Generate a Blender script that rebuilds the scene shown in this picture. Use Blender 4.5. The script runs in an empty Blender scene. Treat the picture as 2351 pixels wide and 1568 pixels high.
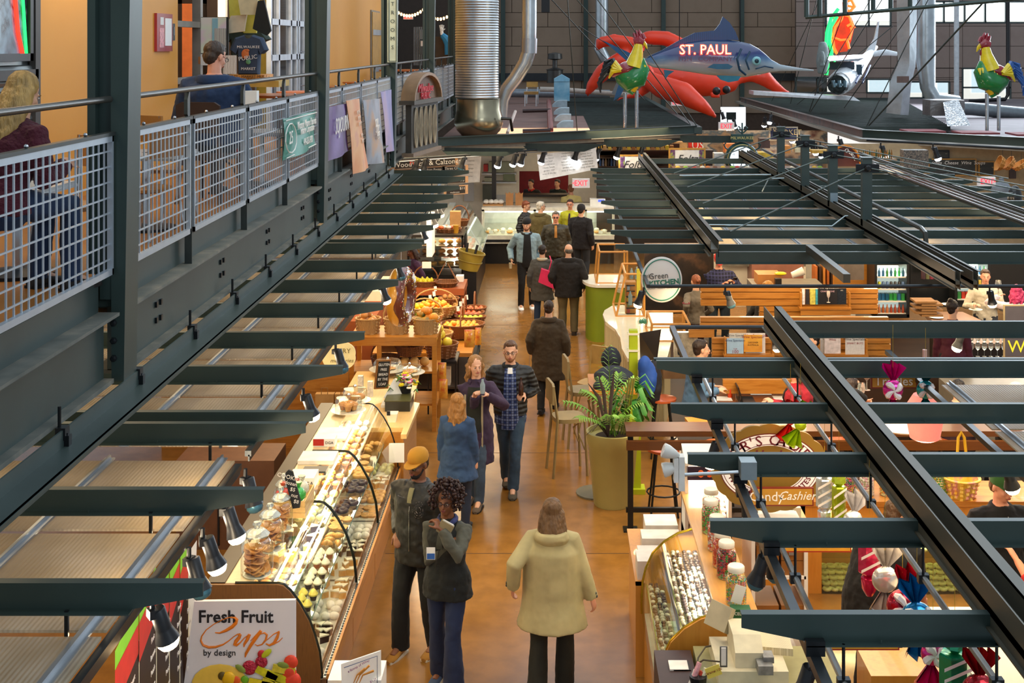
import bpy,math,random
from mathutils import Vector,Matrix,Euler
BO=bpy.data.objects
from math import sin,cos,pi,radians as R
for o in list(BO):BO.remove(o)
S=bpy.context.scene;COL=S.collection;CLK=COL.objects.link;RU=random.uniform
random.seed(7)
# ---------------- camera, world, exposure
F=2900.0;CX=1263.0;CY=102.0;HC=5.4
cd=bpy.data.cameras.new('camera');cam=BO.new('camera',cd);CLK(cam)
cam.location=(0,0,HC);cam.rotation_euler=(pi/2,0,0)
cd.sensor_width=36;cd.lens=F/2351*36;cd.shift_x=(1175.5-CX)/2351;cd.shift_y=-(784-CY)/2351
cd.clip_end=300;S.camera=cam
W=bpy.data.worlds.new('daylight');S.world=W;W.use_nodes=True
bg=W.node_tree.nodes['Background'];bg.inputs[0].default_value=(.72,.86,1,1);bg.inputs[1].default_value=.45
S.view_settings.view_transform='Standard';S.view_settings.look='None';S.view_settings.gamma=1
S.view_settings.use_curve_mapping=False;S.view_settings.exposure=0.35
def light(kind,name,loc,energy,col,size=.1,rot=None,target=None,spot=70,size_y=None,blend=.6):
 l=bpy.data.lights.new(name,kind);l.energy=energy;l.color=col
 if kind=='AREA':
  l.shape='RECTANGLE';l.size=size;l.size_y=size_y or size
 else:l.shadow_soft_size=size
 if kind=='SPOT':l.spot_size=R(spot);l.spot_blend=blend
 o=BO.new(name,l);CLK(o);o.location=loc
 if target is not None:o.rotation_euler=(Vector(target)-Vector(loc)).to_track_quat('-Z','Y').to_euler()
 elif rot:o.rotation_euler=rot
 return o
WARM=(1,.76,.44);WARM2=(1,.80,.55);COOL=(.80,.90,1)
light('AREA','overhead_day_fill',(6,22,13),1500,COOL,14,rot=(0,0,0),size_y=34)  # added cool area light overhead; no roof opening is modelled
light('AREA','rear_day_fill',(9,-3,9),430,COOL,8,target=(4,15,2),size_y=4)  # added fill from behind the camera for the front faces of beams
light('AREA','tall_window_daylight',(16,44,8),1600,COOL,12,target=(6,30,4),size_y=8)
for(x,y,z,e,sx,sy)in[(-3.0,11.5,2.75,150,1.2,6),(-3.2,19,2.75,170,1.2,6),(-2.2,27,3.0,200,2.5,5),(-1.9,20.6,2.7,130,1.2,3),(2.4,9.6,2.35,75,1.2,4),(4.5,8.0,2.4,90,3,4),(2.4,14.6,2.4,150,2,2),(5.2,13.2,2.4,200,3,3),(5,20,2.3,230,5,5),(3.2,26,2.4,230,3,5),(8.5,22,2.4,260,3,8),(.5,31.5,3.3,260,5,2),(4,36,3,300,8,6),(11,34,3,300,6,8)]:
 light('AREA','canopy_fill',(x,y,z),e*.52,WARM,sx,rot=(0,0,0),size_y=sy)  # added warm fill areas under the canopies, not separate fixtures
for(x,y)in[(3.4,18),(5.4,18.5),(3.4,21),(5.6,21.5),(2.6,24),(5.2,24.5),(3.5,27.5),(6.5,27),(7.5,20),(2.0,20.0)]:light('POINT','panel_gap_fill',(x,y,2.25),26,WARM2,.25)  # added points under the panels brighten the gaps between rafters
for(x,y,e)in[(-.4,9,210),(-.4,13,230),(-.5,17.5,230),(-.3,22,240),(-.2,27,260)]:
 light('SPOT','aisle_downlight',(x,y,8.2),e*1.7,WARM,.25,target=(x+.1,y,0),spot=75,blend=.9)
light('AREA','mezzanine_wall_wash',(-4.2,6.8,6.6),55,WARM2,1.5,target=(-4.6,9,5.2),size_y=1)
light('AREA','mezzanine_wall_wash',(-4.0,16.5,6.6),70,WARM2,1.2,target=(-4.3,20,5.4),size_y=2)
light('AREA','mezzanine_office_light',(-4.5,11,6.5),45,WARM2,1.5,rot=(0,0,0))
light('AREA','mezzanine_under_fill',(-3.6,10,3.75),62,(1,.80,.52),1.4,rot=(0,0,0),size_y=12)  # added areas under the slab brighten the left canopy panels
light('AREA','mezzanine_under_fill',(-3.4,19.5,3.75),36,(1,.80,.52),1.2,rot=(0,0,0),size_y=6)
# ---------------- geometry from picture measurements
def P(px,py,Y):return Vector(((px-CX)*Y/F,Y,HC-(py-CY)*Y/F))
def FY(py,z=0):return F*(HC-z)/(py-CY)
def G(px,py,z=0):return P(px,py,FY(py,z))
V=Vector;MTr=Matrix.Translation;MRo=Matrix.Rotation
class MB:
 def __init__(s):s.v=[];s.f=[];s.m=[];s.cm=0
 def mat(s,i):s.cm=i;return s
 def add(s,vs,fs,M=None):
  b=len(s.v)
  s.v+=[tuple(M@V(p))if M else tuple(p)for p in vs]
  s.f+=[tuple(b+i for i in f)for f in fs];s.m+=[s.cm]*len(fs);return s
 def box(s,a,b,M=None):
  (x0,y0,z0),(x1,y1,z1)=a,b
  if x0>x1:x0,x1=x1,x0
  if y0>y1:y0,y1=y1,y0
  if z0>z1:z0,z1=z1,z0
  return s.add([(x0,y0,z0),(x1,y0,z0),(x1,y1,z0),(x0,y1,z0),(x0,y0,z1),(x1,y0,z1),(x1,y1,z1),(x0,y1,z1)],[(0,3,2,1),(4,5,6,7),(0,1,5,4),(1,2,6,5),(2,3,7,6),(3,0,4,7)],M)
 def cb(s,c,d,M=None):return s.box([c[i]-d[i]/2 for i in range(3)],[c[i]+d[i]/2 for i in range(3)],M)
 def rings(s,rs,cap=True,closed=False,M=None):
  n=len(rs[0]);vs=[p for r in rs for p in r];fs=[];k=len(rs)
  for i in range(k if closed else k-1):
   j=(i+1)%k
   for a in range(n):fs.append((i*n+a,i*n+(a+1)%n,j*n+(a+1)%n,j*n+a))
  if cap and not closed:fs+=[tuple(range(n-1,-1,-1)),tuple((k-1)*n+a for a in range(n))]
  return s.add(vs,fs,M)
 def tu(s,pts,r,n=8,cap=True,flat=None,closed=False,M=None,rot0=0):
  pts=[V(p)for p in pts];k=len(pts);rr=r if isinstance(r,(list,tuple))else[r]*k
  rs=[];up=None
  for i,p in enumerate(pts):
   if closed:t=(pts[(i+1)%k]-pts[i-1]).normalized()
   else:t=(pts[min(i+1,k-1)]-pts[max(i-1,0)]).normalized()
   if up is None:
    up=V((0,0,1))if abs(t.z)<.9 else V((0,1,0))
   up=(up-t*up.dot(t))
   up=up.normalized()if up.length>1e-6 else t.orthogonal().normalized()
   sd=t.cross(up)
   a,b=(rr[i],rr[i])if not isinstance(rr[i],(tuple,list))else rr[i]
   rs.append([p+sd*a*cos(2*pi*q/n+rot0)+up*b*sin(2*pi*q/n+rot0)for q in range(n)])
  return s.rings(rs,cap,closed,M)
 def la(s,prof,n=16,M=None,cap=True):
  return s.rings([[(r*cos(2*pi*q/n),r*sin(2*pi*q/n),z)for q in range(n)]for r,z in prof],cap,False,M)
 def ell(s,c,r,n=10,m=7,M=None):
  rs=[]
  for i in range(m):
   t=pi*(i+.02+.96*0)/(m-1)if 0<i<m-1 else(0.02 if i==0 else pi-.02)
   rs.append([(c[0]+r[0]*sin(t)*cos(2*pi*q/n),c[1]+r[1]*sin(t)*sin(2*pi*q/n),c[2]-r[2]*cos(t))for q in range(n)])
  return s.rings(rs,True,False,M)
 def prism(s,out,axis,a,b,M=None):
  def mk(p,t):return(t,p[0],p[1])if axis=='x' else((p[0],t,p[1])if axis=='y' else(p[0],p[1],t))
  n=len(out);vs=[mk(p,a)for p in out]+[mk(p,b)for p in out]
  fs=[tuple(range(n-1,-1,-1)),tuple(range(n,2*n))]+[(i,(i+1)%n,n+(i+1)%n,n+i)for i in range(n)]
  return s.add(vs,fs,M)
 def B(s,name,mats,parent=None,smooth=False,local=False,ang=40,label=None):
  me=bpy.data.meshes.new(name)
  off=V((0,0,0));q=parent
  while q is not None and not local:off+=q.location;q=q.parent
  me.from_pydata([(a-off.x,b-off.y,c-off.z)for a,b,c in s.v],[],s.f)
  if not isinstance(mats,(list,tuple)):mats=[mats]
  for m in mats:me.materials.append(m)
  if len(mats)>1:me.polygons.foreach_set('material_index',[min(i,len(mats)-1)for i in s.m])
  if smooth:
   me.polygons.foreach_set('use_smooth',[True]*len(me.polygons))
   if ang<180:
    try:me.set_sharp_from_angle(angle=R(ang))
    except Exception:pass
  o=BO.new(name,me);CLK(o);o.parent=parent
  if label:o['label']=label
  return o
def tag(o,label,cat,group=None,kind=None):
 o['label']=label
 if cat:o['category']=cat
 if group:o['group']=group
 if kind:o['kind']=kind
 return o
def T(name,label,cat,loc=(0,0,0),group=None,rz=0):
 o=BO.new(name,None);CLK(o);o.location=loc;o.rotation_euler=(0,0,rz)
 o.empty_display_size=.1
 return tag(o,label,cat,group)
def solo(name,mb,mats,label,cat,group=None,smooth=False,ang=40):
 xs=[p[0]for p in mb.v];ys=[p[1]for p in mb.v];zs=[p[2]for p in mb.v]
 c=V(((min(xs)+max(xs))/2,(min(ys)+max(ys))/2,min(zs)))
 mb.v=[(a-c.x,b-c.y,d-c.z)for a,b,d in mb.v]
 o=mb.B(name,mats,None,smooth,ang=ang);o.location=c;return tag(o,label,cat,group)
def struct(name,mb,mats,label=None,smooth=False):
 o=mb.B(name,mats,None,smooth);o['kind']='structure'
 if label:o['label']=label;o['category']='building'
 return o
def dup(root,loc,rz=None,label=None,group=None,sc=None):
 def cp(o,par):
  c=o.copy();CLK(c);c.parent=par
  for ch in o.children:cp(ch,c)
  return c
 kids=list(root.children);c=root.copy();CLK(c);c.location=loc
 if rz is not None:c.rotation_euler=(0,0,rz)if not isinstance(rz,tuple)else rz
 for ch in kids:cp(ch,c)
 if label:c['label']=label
 if group:c['group']=group
 if sc:c.scale=(sc,)*3 if not isinstance(sc,tuple)else sc
 return c
class Proto:
 "first placement moves the original, later ones copy it"
 def __init__(s,o):s.o=o;s.n=0
 def put(s,loc,rz=0,label=None,group=None,sc=None):
  s.n+=1
  if s.n==1:
   o=s.o;o.location=loc;o.rotation_euler=(0,0,rz)if not isinstance(rz,tuple)else rz
   if label:o['label']=label
   if group:o['group']=group
   if sc:o.scale=(sc,)*3 if not isinstance(sc,tuple)else sc
   return o
  return dup(s.o,loc,rz,label,group,sc if sc else(1,1,1))
ORD='first second third fourth fifth sixth seventh eighth ninth tenth eleventh twelfth thirteenth fourteenth fifteenth sixteenth seventeenth eighteenth'.split()
# ---------------- materials
def hx(h):
 h=h.lstrip('#');c=[int(h[i:i+2],16)/255 for i in(0,2,4)]
 return tuple(((x+.055)/1.055)**2.4 if x>.04045 else x/12.92 for x in c)+(1,)
MC={}
def mat(col,rough=.5,metal=0,var=.12,scale=8,bump=0,bscale=40,trans=0,emit=0,alpha=1,coat=0,name=None,ior=1.45,sub=0,stretch=None,sheen=0):
 key=(col,rough,metal,var,scale,bump,bscale,trans,emit,alpha,coat,sub,stretch,sheen)
 if key in MC:return MC[key]
 m=bpy.data.materials.new(name or 'surface_'+str(len(MC)));MC[key]=m;m.use_nodes=True;nt=m.node_tree;N=nt.nodes;L=nt.links
 b=N['Principled BSDF'];c=hx(col)
 b.inputs['Roughness'].default_value=rough;b.inputs['Metallic'].default_value=metal;b.inputs['IOR'].default_value=ior
 b.inputs['Transmission Weight'].default_value=trans;b.inputs['Alpha'].default_value=alpha;b.inputs['Coat Weight'].default_value=coat
 if sheen:b.inputs['Sheen Weight'].default_value=sheen
 if sub:b.inputs['Subsurface Weight'].default_value=sub;b.inputs['Subsurface Radius'].default_value=(.02,.008,.004)
 if emit:b.inputs['Emission Color'].default_value=c;b.inputs['Emission Strength'].default_value=emit
 tc=N.new('ShaderNodeTexCoord');mp=N.new('ShaderNodeMapping');L.new(tc.outputs['Object'],mp.inputs[0])
 if stretch:mp.inputs['Scale'].default_value=stretch
 no=N.new('ShaderNodeTexNoise');no.inputs['Scale'].default_value=scale;no.inputs['Detail'].default_value=4;L.new(mp.outputs[0],no.inputs[0])
 rp=N.new('ShaderNodeValToRGB');L.new(no.outputs[0],rp.inputs[0])
 rp.color_ramp.elements[0].position=.3;rp.color_ramp.elements[1].position=.7
 rp.color_ramp.elements[0].color=tuple(max(0,x*(1-var))for x in c[:3])+(1,);rp.color_ramp.elements[1].color=tuple(min(1,x*(1+var))for x in c[:3])+(1,)
 L.new(rp.outputs[0],b.inputs['Base Color'])
 if bump:
  n2=N.new('ShaderNodeTexNoise');n2.inputs['Scale'].default_value=bscale;L.new(mp.outputs[0],n2.inputs[0])
  bp=N.new('ShaderNodeBump');bp.inputs['Strength'].default_value=bump;bp.inputs['Distance'].default_value=.02;L.new(n2.outputs[0],bp.inputs['Height']);L.new(bp.outputs[0],b.inputs['Normal'])
 return m
def texmat(name,stops,scale=5,stretch=(1,1,1),rough=.5,metal=0,bump=0,kind='noise',coat=0,detail=5,dist=0,bdist=.01,trans=0,alpha=1,rot=(0,0,0),emit=0):
 "ramped noise / wave / brick / voronoi / checker material"
 if name in MC:return MC[name]
 m=bpy.data.materials.new(name);MC[name]=m;m.use_nodes=True;nt=m.node_tree;N=nt.nodes;L=nt.links;b=N['Principled BSDF']
 b.inputs['Roughness'].default_value=rough;b.inputs['Metallic'].default_value=metal;b.inputs['Coat Weight'].default_value=coat
 b.inputs['Transmission Weight'].default_value=trans;b.inputs['Alpha'].default_value=alpha
 tc=N.new('ShaderNodeTexCoord');mp=N.new('ShaderNodeMapping');L.new(tc.outputs['Object'],mp.inputs[0]);mp.inputs['Scale'].default_value=stretch;mp.inputs['Rotation'].default_value=rot
 if kind=='noise':t=N.new('ShaderNodeTexNoise');t.inputs['Scale'].default_value=scale;t.inputs['Detail'].default_value=detail;t.inputs['Distortion'].default_value=dist;out=t.outputs[0]
 elif kind=='wave':t=N.new('ShaderNodeTexWave');t.inputs['Scale'].default_value=scale;t.inputs['Distortion'].default_value=dist;t.inputs['Detail'].default_value=detail;out=t.outputs[1]
 elif kind=='voro':t=N.new('ShaderNodeTexVoronoi');t.inputs['Scale'].default_value=scale;out=t.outputs[0]
 elif kind=='cell':
  t=N.new('ShaderNodeTexVoronoi');t.inputs['Scale'].default_value=scale;sp=N.new('ShaderNodeSeparateColor');L.new(t.outputs[1],sp.inputs[0]);out=sp.outputs[0]
 elif kind=='brick':
  t=N.new('ShaderNodeTexBrick');t.inputs['Scale'].default_value=scale;t.inputs['Mortar Size'].default_value=dist;out=t.outputs[1]
 L.new(mp.outputs[0],t.inputs[0])
 rp=N.new('ShaderNodeValToRGB');L.new(out,rp.inputs[0]);e=rp.color_ramp.elements
 while len(e)>1:e.remove(e[-1])
 for i,(p,c)in enumerate(stops):
  q=e[0]if i==0 else e.new(p)
  q.position=p;q.color=hx(c)
 if kind=='cell':rp.color_ramp.interpolation='CONSTANT'
 L.new(rp.outputs[0],b.inputs['Base Color'])
 if emit:L.new(rp.outputs[0],b.inputs['Emission Color']);b.inputs['Emission Strength'].default_value=emit
 if bump:
  bp=N.new('ShaderNodeBump');bp.inputs['Strength'].default_value=bump;bp.inputs['Distance'].default_value=bdist;L.new(out,bp.inputs['Height']);L.new(bp.outputs[0],b.inputs['Normal'])
 return m
STEEL=mat('#34433f',.42,.25,.10,3,name='dark green painted steel');STEEL2=mat('#3d4a47',.45,.2,.12,2.5,name='grey green painted steel')
BLACK=mat('#1b1b1d',.4,.1,.1,name='black');BLACKM=mat('#26282a',.35,.6,name='black metal')
CHROME=mat('#c9cbce',.18,1,.05,name='chrome');ALU=mat('#aeb2b6',.38,.85,.1,3,name='aluminium');GALV=mat('#b9bfc2',.33,.9,.18,2.5,bump=.25,bscale=6,name='galvanised duct')
WHITE=mat('#ece8df',.5,0,.04,name='white');CREAM=mat('#e6dcc2',.6,0,.06,name='cream')
OAK=texmat('oak',[(0,'#9c5f1e'),(.5,'#b87a2c'),(1,'#8a4e16')],3,(1.2,1.2,9),.38,kind='noise',coat=.2)
OAKX=texmat('oak_x',[(0,'#9a5a1d'),(.45,'#bb7c30'),(.6,'#a8681f'),(1,'#844a15')],3.5,(.7,5,9),.38,dist=.6,coat=.2)
OAKY=texmat('oak_y',[(0,'#9a5a1d'),(.45,'#bb7c30'),(.6,'#a8681f'),(1,'#844a15')],3.5,(5,.7,9),.38,dist=.6,coat=.2)
DKOAK=texmat('dark_oak',[(0,'#3a1f0b'),(.5,'#5c3413'),(1,'#2c1707')],3,(.9,8,10),.35,dist=.8,coat=.2)
MAPLE=texmat('maple',[(0,'#d9a860'),(.5,'#e6bd78'),(1,'#cf9a50')],4,(6,.8,6),.35,coat=.3)
WALNUT=texmat('walnut_laminate',[(0,'#5d3a17'),(.5,'#7a5024'),(1,'#4b2d10')],6,(14,14,1.2),.4)
GLASS=bpy.data.materials.new('thin_glass');GLASS.use_nodes=True
def mkglass(m,tint=(.93,.97,.95),ref=.08):
 nt=m.node_tree;N=nt.nodes;N.clear();o=N.new('ShaderNodeOutputMaterial');mx=N.new('ShaderNodeMixShader');t=N.new('ShaderNodeBsdfTransparent');g=N.new('ShaderNodeBsdfGlossy')
 lw=N.new('ShaderNodeLayerWeight');lw.inputs[0].default_value=.35;mt=N.new('ShaderNodeMath');mt.operation='MULTIPLY_ADD';mt.inputs[1].default_value=.5;mt.inputs[2].default_value=ref
 t.inputs[0].default_value=tint+(1,);g.inputs['Roughness'].default_value=.04;L=nt.links
 L.new(lw.outputs[1],mt.inputs[0]);L.new(mt.outputs[0],mx.inputs[0]);L.new(t.outputs[0],mx.inputs[1]);L.new(g.outputs[0],mx.inputs[2]);L.new(mx.outputs[0],o.inputs[0])
mkglass(GLASS,(.95,.98,.96),.04)
GGLASS=bpy.data.materials.new('greenish_glass');GGLASS.use_nodes=True;mkglass(GGLASS,(.90,.97,.90),.04)
def E(col,s,name=None):return mat(col,.5,emit=s,var=0,name=name)
BULB=E('#ffd9a0',30,'lit warm bulb');BULBC=E('#eaf4ff',30,'lit white bulb')
def text(s,size,mt,M,parent,name='lettering',align='CENTER',ext=.002,shear=0,sx=1,bold=0,spacing=1,label=None):
 c=bpy.data.curves.new(name,'FONT');c.body=s;c.size=size;c.align_x=align;c.align_y='CENTER';c.extrude=ext;c.shear=shear;c.offset=bold;c.space_character=spacing;c.resolution_u=2
 o=BO.new(name,c);CLK(o)
 me=o.to_mesh().copy();o.to_mesh_clear();BO.remove(o)
 me.transform(M@Matrix.Diagonal((sx,1,1,1)))
 off=V((0,0,0));q=parent
 while q is not None:off+=q.location;q=q.parent
 me.transform(MTr(-off))
 me.materials.clear();me.materials.append(mt)
 o=BO.new(name,me);CLK(o);o.parent=parent
 if label:o['label']=label
 return o
def face(loc,nx=0,yaw=0,roll=0,tilt=0):
 "matrix for lettering that reads facing -Y at loc (yaw turns about z; tilt about x)"
 return MTr(V(loc))@MRo(yaw,4,'Z')@MRo(pi/2+tilt,4,'X')@MRo(roll,4,'Z')
# ---------------- floor, walls
fm=bpy.data.materials.new('stained_concrete');fm.use_nodes=True
nt=fm.node_tree;N=nt.nodes;L=nt.links;b=N['Principled BSDF'];tc=N.new('ShaderNodeTexCoord')
def NZ(sc,det=5,dist=0):
 n=N.new('ShaderNodeTexNoise');n.inputs['Scale'].default_value=sc;n.inputs['Detail'].default_value=det;n.inputs['Distortion'].default_value=dist;L.new(tc.outputs['Object'],n.inputs[0]);return n
def RP(src,st):
 r=N.new('ShaderNodeValToRGB');L.new(src,r.inputs[0]);e=r.color_ramp.elements
 while len(e)>1:e.remove(e[-1])
 for i,(p,c)in enumerate(st):
  q=e[0]if i==0 else e.new(p);q.position=p;q.color=hx(c)
 return r
r1=RP(NZ(.55,6,.4).outputs[0],[(.3,'#80551f'),(.5,'#8f6128'),(.7,'#9d6e35')])
r2=RP(NZ(5,8).outputs[0],[(.35,'#b8b0a4'),(.6,'#ffffff')])
mx=N.new('ShaderNodeMix');mx.data_type='RGBA';mx.blend_type='MULTIPLY';mx.inputs[0].default_value=.35;L.new(r1.outputs[0],mx.inputs[6]);L.new(r2.outputs[0],mx.inputs[7]);L.new(mx.outputs[2],b.inputs['Base Color'])
r3=RP(NZ(1.3,5).outputs[0],[(.3,'#6a6a6a'),(.7,'#8f8f8f')]);L.new(r3.outputs[0],b.inputs['Roughness'])
JOINT=mat('#4c2f15',.7)
fl=MB().box((-12,2,-.1),(24,75,0));fo=struct('floor',fl,fm)
jb=MB()
for y in(9.95,13.4,16.7,20.3,24.3,28):jb.box((-1.75,y-.006,0),(1.6,y+.006,.0015))
for x in(-.35,):jb.box((x-.005,20,0),(x+.005,31,.0015))
struct('trim_1',jb,JOINT)
BW=56.0;WXX=(1893-CX)*BW/F
PAN=texmat('wall_panel',[(0,'#86705c'),(.5,'#907a66'),(1,'#7c6753')],1.5,(1,1,1),.7)
wb=MB();rows=[HC-(y-CY)*BW/F for y in(260,150,106,62,29,-8,-50)]
for i in range(len(rows)-1):
 x=-11-(i%2)*1.5
 while x<WXX:
  x1=min(x+3.1,WXX)
  wb.box((x+.012,BW,rows[i]+.012),(x1-.012,BW+.15,rows[i+1]-.012));x+=3.1
wb.mat(1).box((-12,BW+.1,0),(WXX,BW+.3,9))
struct('wall_back',wb,[PAN,mat('#4f4036',.8)])
WX=WXX
GLOW=mat('#eef5fa',.5,emit=3.2,var=.03,scale=2,name='bright overcast sky outside')
def wallwin(name,x0,x1,y,z0,z1,wins,m,zr):
 b=MB()
 xs=sorted({x0,x1}|{w[0]for w in wins}|{w[1]for w in wins});zs=sorted({z0,z1}|{w[2]for w in wins}|{w[3]for w in wins}|set(zr))
 for i in range(len(xs)-1):
  for j in range(len(zs)-1):
   cx=(xs[i]+xs[i+1])/2;cz=(zs[j]+zs[j+1])/2
   if any(w[0]<cx<w[1]and w[2]<cz<w[3]for w in wins):continue
   b.box((xs[i]+.01,y,zs[j]+.01),(xs[i+1]-.01,y+.2,zs[j+1]-.01))
   b.mat(1).box((xs[i],y+.05,zs[j]),(xs[i+1],y+.18,zs[j+1])).mat(0)
 struct(name,b,[m,mat('#4f4036',.8)])
 for k,w in enumerate(wins):
  g=MB().box((w[0],y+.1,w[2]),(w[1],y+.11,w[3]));f=MB()
  n=max(1,round((w[1]-w[0])/.9));nz=max(1,round((w[3]-w[2])/1.0))
  for i in range(n+1):xx=w[0]+(w[1]-w[0])*i/n;f.box((xx-.035,y-.02,w[2]),(xx+.035,y+.1,w[3]))
  for i in range(nz+1):zz=w[2]+(w[3]-w[2])*i/nz;f.box((w[0],y-.02,zz-.035),(w[1],y+.1,zz+.035))
  o=f.B('window_%d'%wallwin.n,mat('#4a5352',.5,.3));o['kind']='structure';p=g.B('pane',GLASS,o);wallwin.n+=1
wallwin.n=1
PAN2=texmat('wall_panel_pale',[(0,'#8d7a72'),(.5,'#99857b'),(1,'#857068')],1.5,(1,1,1),.65)
def wx(px,Y):return(px-CX)*Y/F
def wz(py,Y):return HC-(py-CY)*Y/F
Y2=54.0
wallwin('wall_right',wx(1890,Y2),wx(2700,Y2),Y2,2.5,7.6,[(wx(1895,Y2),wx(2045,Y2),wz(60,Y2),7.4),(wx(2120,Y2),wx(2690,Y2),wz(52,Y2),wz(4,Y2)),(wx(1990,Y2),wx(2045,Y2),wz(213,Y2),wz(182,Y2)),(wx(2060,Y2),wx(2180,Y2),wz(225,Y2),wz(188,Y2)),(wx(2210,Y2),wx(2320,Y2),wz(245,Y2),wz(157,Y2)),(wx(1795,Y2)+.6,wx(1880,Y2)+.9,wz(213,Y2),wz(178,Y2))],PAN2,[wz(106,Y2),wz(156,Y2)])
sk=MB().box((-14,Y2+16,-2),(40,Y2+16.2,14));struct('wall_outside_haze',sk,GLOW,'bright overcast daylight haze seen through the far windows')
ob=MB().box((12,Y2+9,0),(36,Y2+12,6.6))
for i in range(14):
 for j in range(3):ob.mat(1).box((12.5+i*1.7,Y2+8.95,1+j*2.0),(13.7+i*1.7,Y2+9.02,2.3+j*2.0))
struct('wall_street',ob,[mat('#d9d4d0',.7,emit=1.0),mat('#b8c8d4',.3,emit=1.1)],'pale office block across the street behind the windows')  # facade and panes emit, so outdoor daylight is put into their colour
for i,px in enumerate((1155,1345,1523,1703,1893)):
 Y=BW-.15;a=MB().box((wx(px-5,Y),Y-.1,2.2),(wx(px+5,Y),Y+.1,8.2));o=struct('trim_%d'%(10+i),a,STEEL)
a=MB().box((wx(1050,BW-.2),BW-.2,wz(185,BW)),(WX,BW-.02,wz(168,BW)));struct('trim_16',a,mat('#22262a',.5))
# ---------------- mezzanine
mz=MB().box((-9,3,3.8),(-2.62,34,4.04));struct('floor_mezzanine',mz,[texmat('mezz_floor',[(.3,'#b0701e'),(.7,'#96591a')],2,(1,1,1),.45)],'orange brown mezzanine floor behind the mesh railing')
cb=MB()
def seg(y0,y1):
 b=MB()
 b.box((-2.60,y0,5.4-1.345),(-2.55,y1,5.4-1.525))
 b.mat(1).box((-2.66,y0,5.4-1.53),(-2.43,y1,5.4-1.512))
 b.mat(0).box((-2.57,y0,5.4-1.89),(-2.52,y1,5.4-1.53))
 b.mat(1).box((-2.66,y0,5.4-1.91),(-2.462,y1,5.4-1.885));return b
DUSTY=texmat('dusty_steel',[(.3,'#4a4f49'),(.55,'#5f6058'),(.7,'#767265')],6,(1,1,1),.7)
ys=[3.0,7.17,13.5,19.6,26.0,34]
mzb=T('mezzanine_beam','grey green steel girder carrying the mezzanine edge above the left stalls','beam',(-2.5,3,3.5))
for i in range(5):
 seg(ys[i]+.16 if i else 3.0,ys[i+1]-.04).B('beam_section',[STEEL2,DUSTY],mzb)
for i in range(14):
 y=8.05+i*1.575
 for dy in(0,.09):
  MB().box((-2.52,y+dy,5.4-1.678),(-2.505,y+dy+.03,5.4-1.642)).box((-2.52,y+dy,5.4-1.778),(-2.505,y+dy+.03,5.4-1.742)).B('bolt_pair',BLACKM,mzb)
CP=[7.17,13.5,19.6,26.0,32.4]
for i,y in enumerate(CP):
 b=MB()
 X0t,X1t,X0b,X1b=-2.60,-2.355,-2.49,-2.42
 zt,zb=7.6,3.49
 b.add([(X0t+.1,y,zt),(X1t,y,zt),(X1b,y,zb),(X0b,y,zb),(X0t+.1,y+.22,zt),(X1t,y+.22,zt),(X1b,y+.22,zb),(X0b,y+.22,zb)],[(0,3,2,1),(4,5,6,7),(0,1,5,4),(1,2,6,5),(2,3,7,6),(3,0,4,7)])
 b.box((-2.62,y-.02,4.1),(-2.575,y+.24,zt));b.box((-2.60,y+.05,3.9),(-2.45,y+.17,zt));b.box((-2.56,y+.01,3.95),(-2.44,y+.2,4.6))
 t=T('steel_column','%s dark green tapered steel column along the mezzanine railing, counted from the near end'%ORD[i],'column',(-2.5,y,3.49),'mezzanine columns')
 b.B('shaft',STEEL,t)
 bb=MB()
 for k in range(3):
  zz=5.4-1.58-.1*k
  M=MTr((-2.475,y,zz))@MRo(pi/2,4,'X');bb.la([(.014,-.012),(.014,.0),(.019,.0),(.019,.02),(.010,.022),(.010,.03)],6,M)
 bb.B('bolt',BLACKM,t)
st=T('hanging_strut','long blue green steel angle hung just below the mezzanine girder','beam',(-2.4,3,3.3))
b=MB().box((-2.42,3,3.405),(-2.41,19.5,3.49));b.box((-2.42,3,3.395),(-2.27,19.5,3.407));b.box((-2.29,3,3.38),(-2.275,19.5,3.407));b.B('angle',STEEL2,st)
for i in range(14):
 y=4.0+i*1.14;b=MB().tu([(-2.44,y,3.6),(-2.44,y,3.40)],.009,6);b.box((-2.45,y-.03,3.44),(-2.40,y+.03,3.50));b.box((-2.41,y-.02,3.40),(-2.385,y+.02,3.46));b.tu([(-2.40,y,3.39),(-2.40,y,3.47)],.006,5)
 b.B('clamp',BLACKM,st)
RAILP=[3.98,5.6]+[7.17+1.5825*k for k in range(1,4)]+[13.5+1.525*k for k in range(1,4)]+[19.6+1.6*k for k in range(1,4)]+[26+1.6*k for k in range(1,4)]
hr=T('handrail','dark tubular steel handrail running along the top of the mezzanine','railing',(-2.5,3,5.09))
for i in range(5):
 y0=3.2 if i==0 else CP[i-1]+.2;y1=CP[i]
 MB().tu([(-2.5,y0,5.09),(-2.5,y1,5.09)],.019,10).B('rail_tube',mat('#4b4a45',.35,.5),hr,True)
for y in RAILP:
 b=MB().prism([(y-.04,5.4-1.52),(y+.0,5.4-1.52),(y+.0,5.08),(y-.015,5.08),(y-.06,5.02),(y-.06,4.92),(y-.04,4.90)],'x',-2.52,-2.495);b.box((-2.52,y-.045,3.88),(-2.47,y-.035,4.9));b.B('post',mat('#3a3f3d',.45,.4),hr)
MESHM=mat('#aab4bd',.4,.5,.06,name='grey mesh');
allp=sorted(RAILP+CP+[4.0-1.58]);pi_=0
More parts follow.
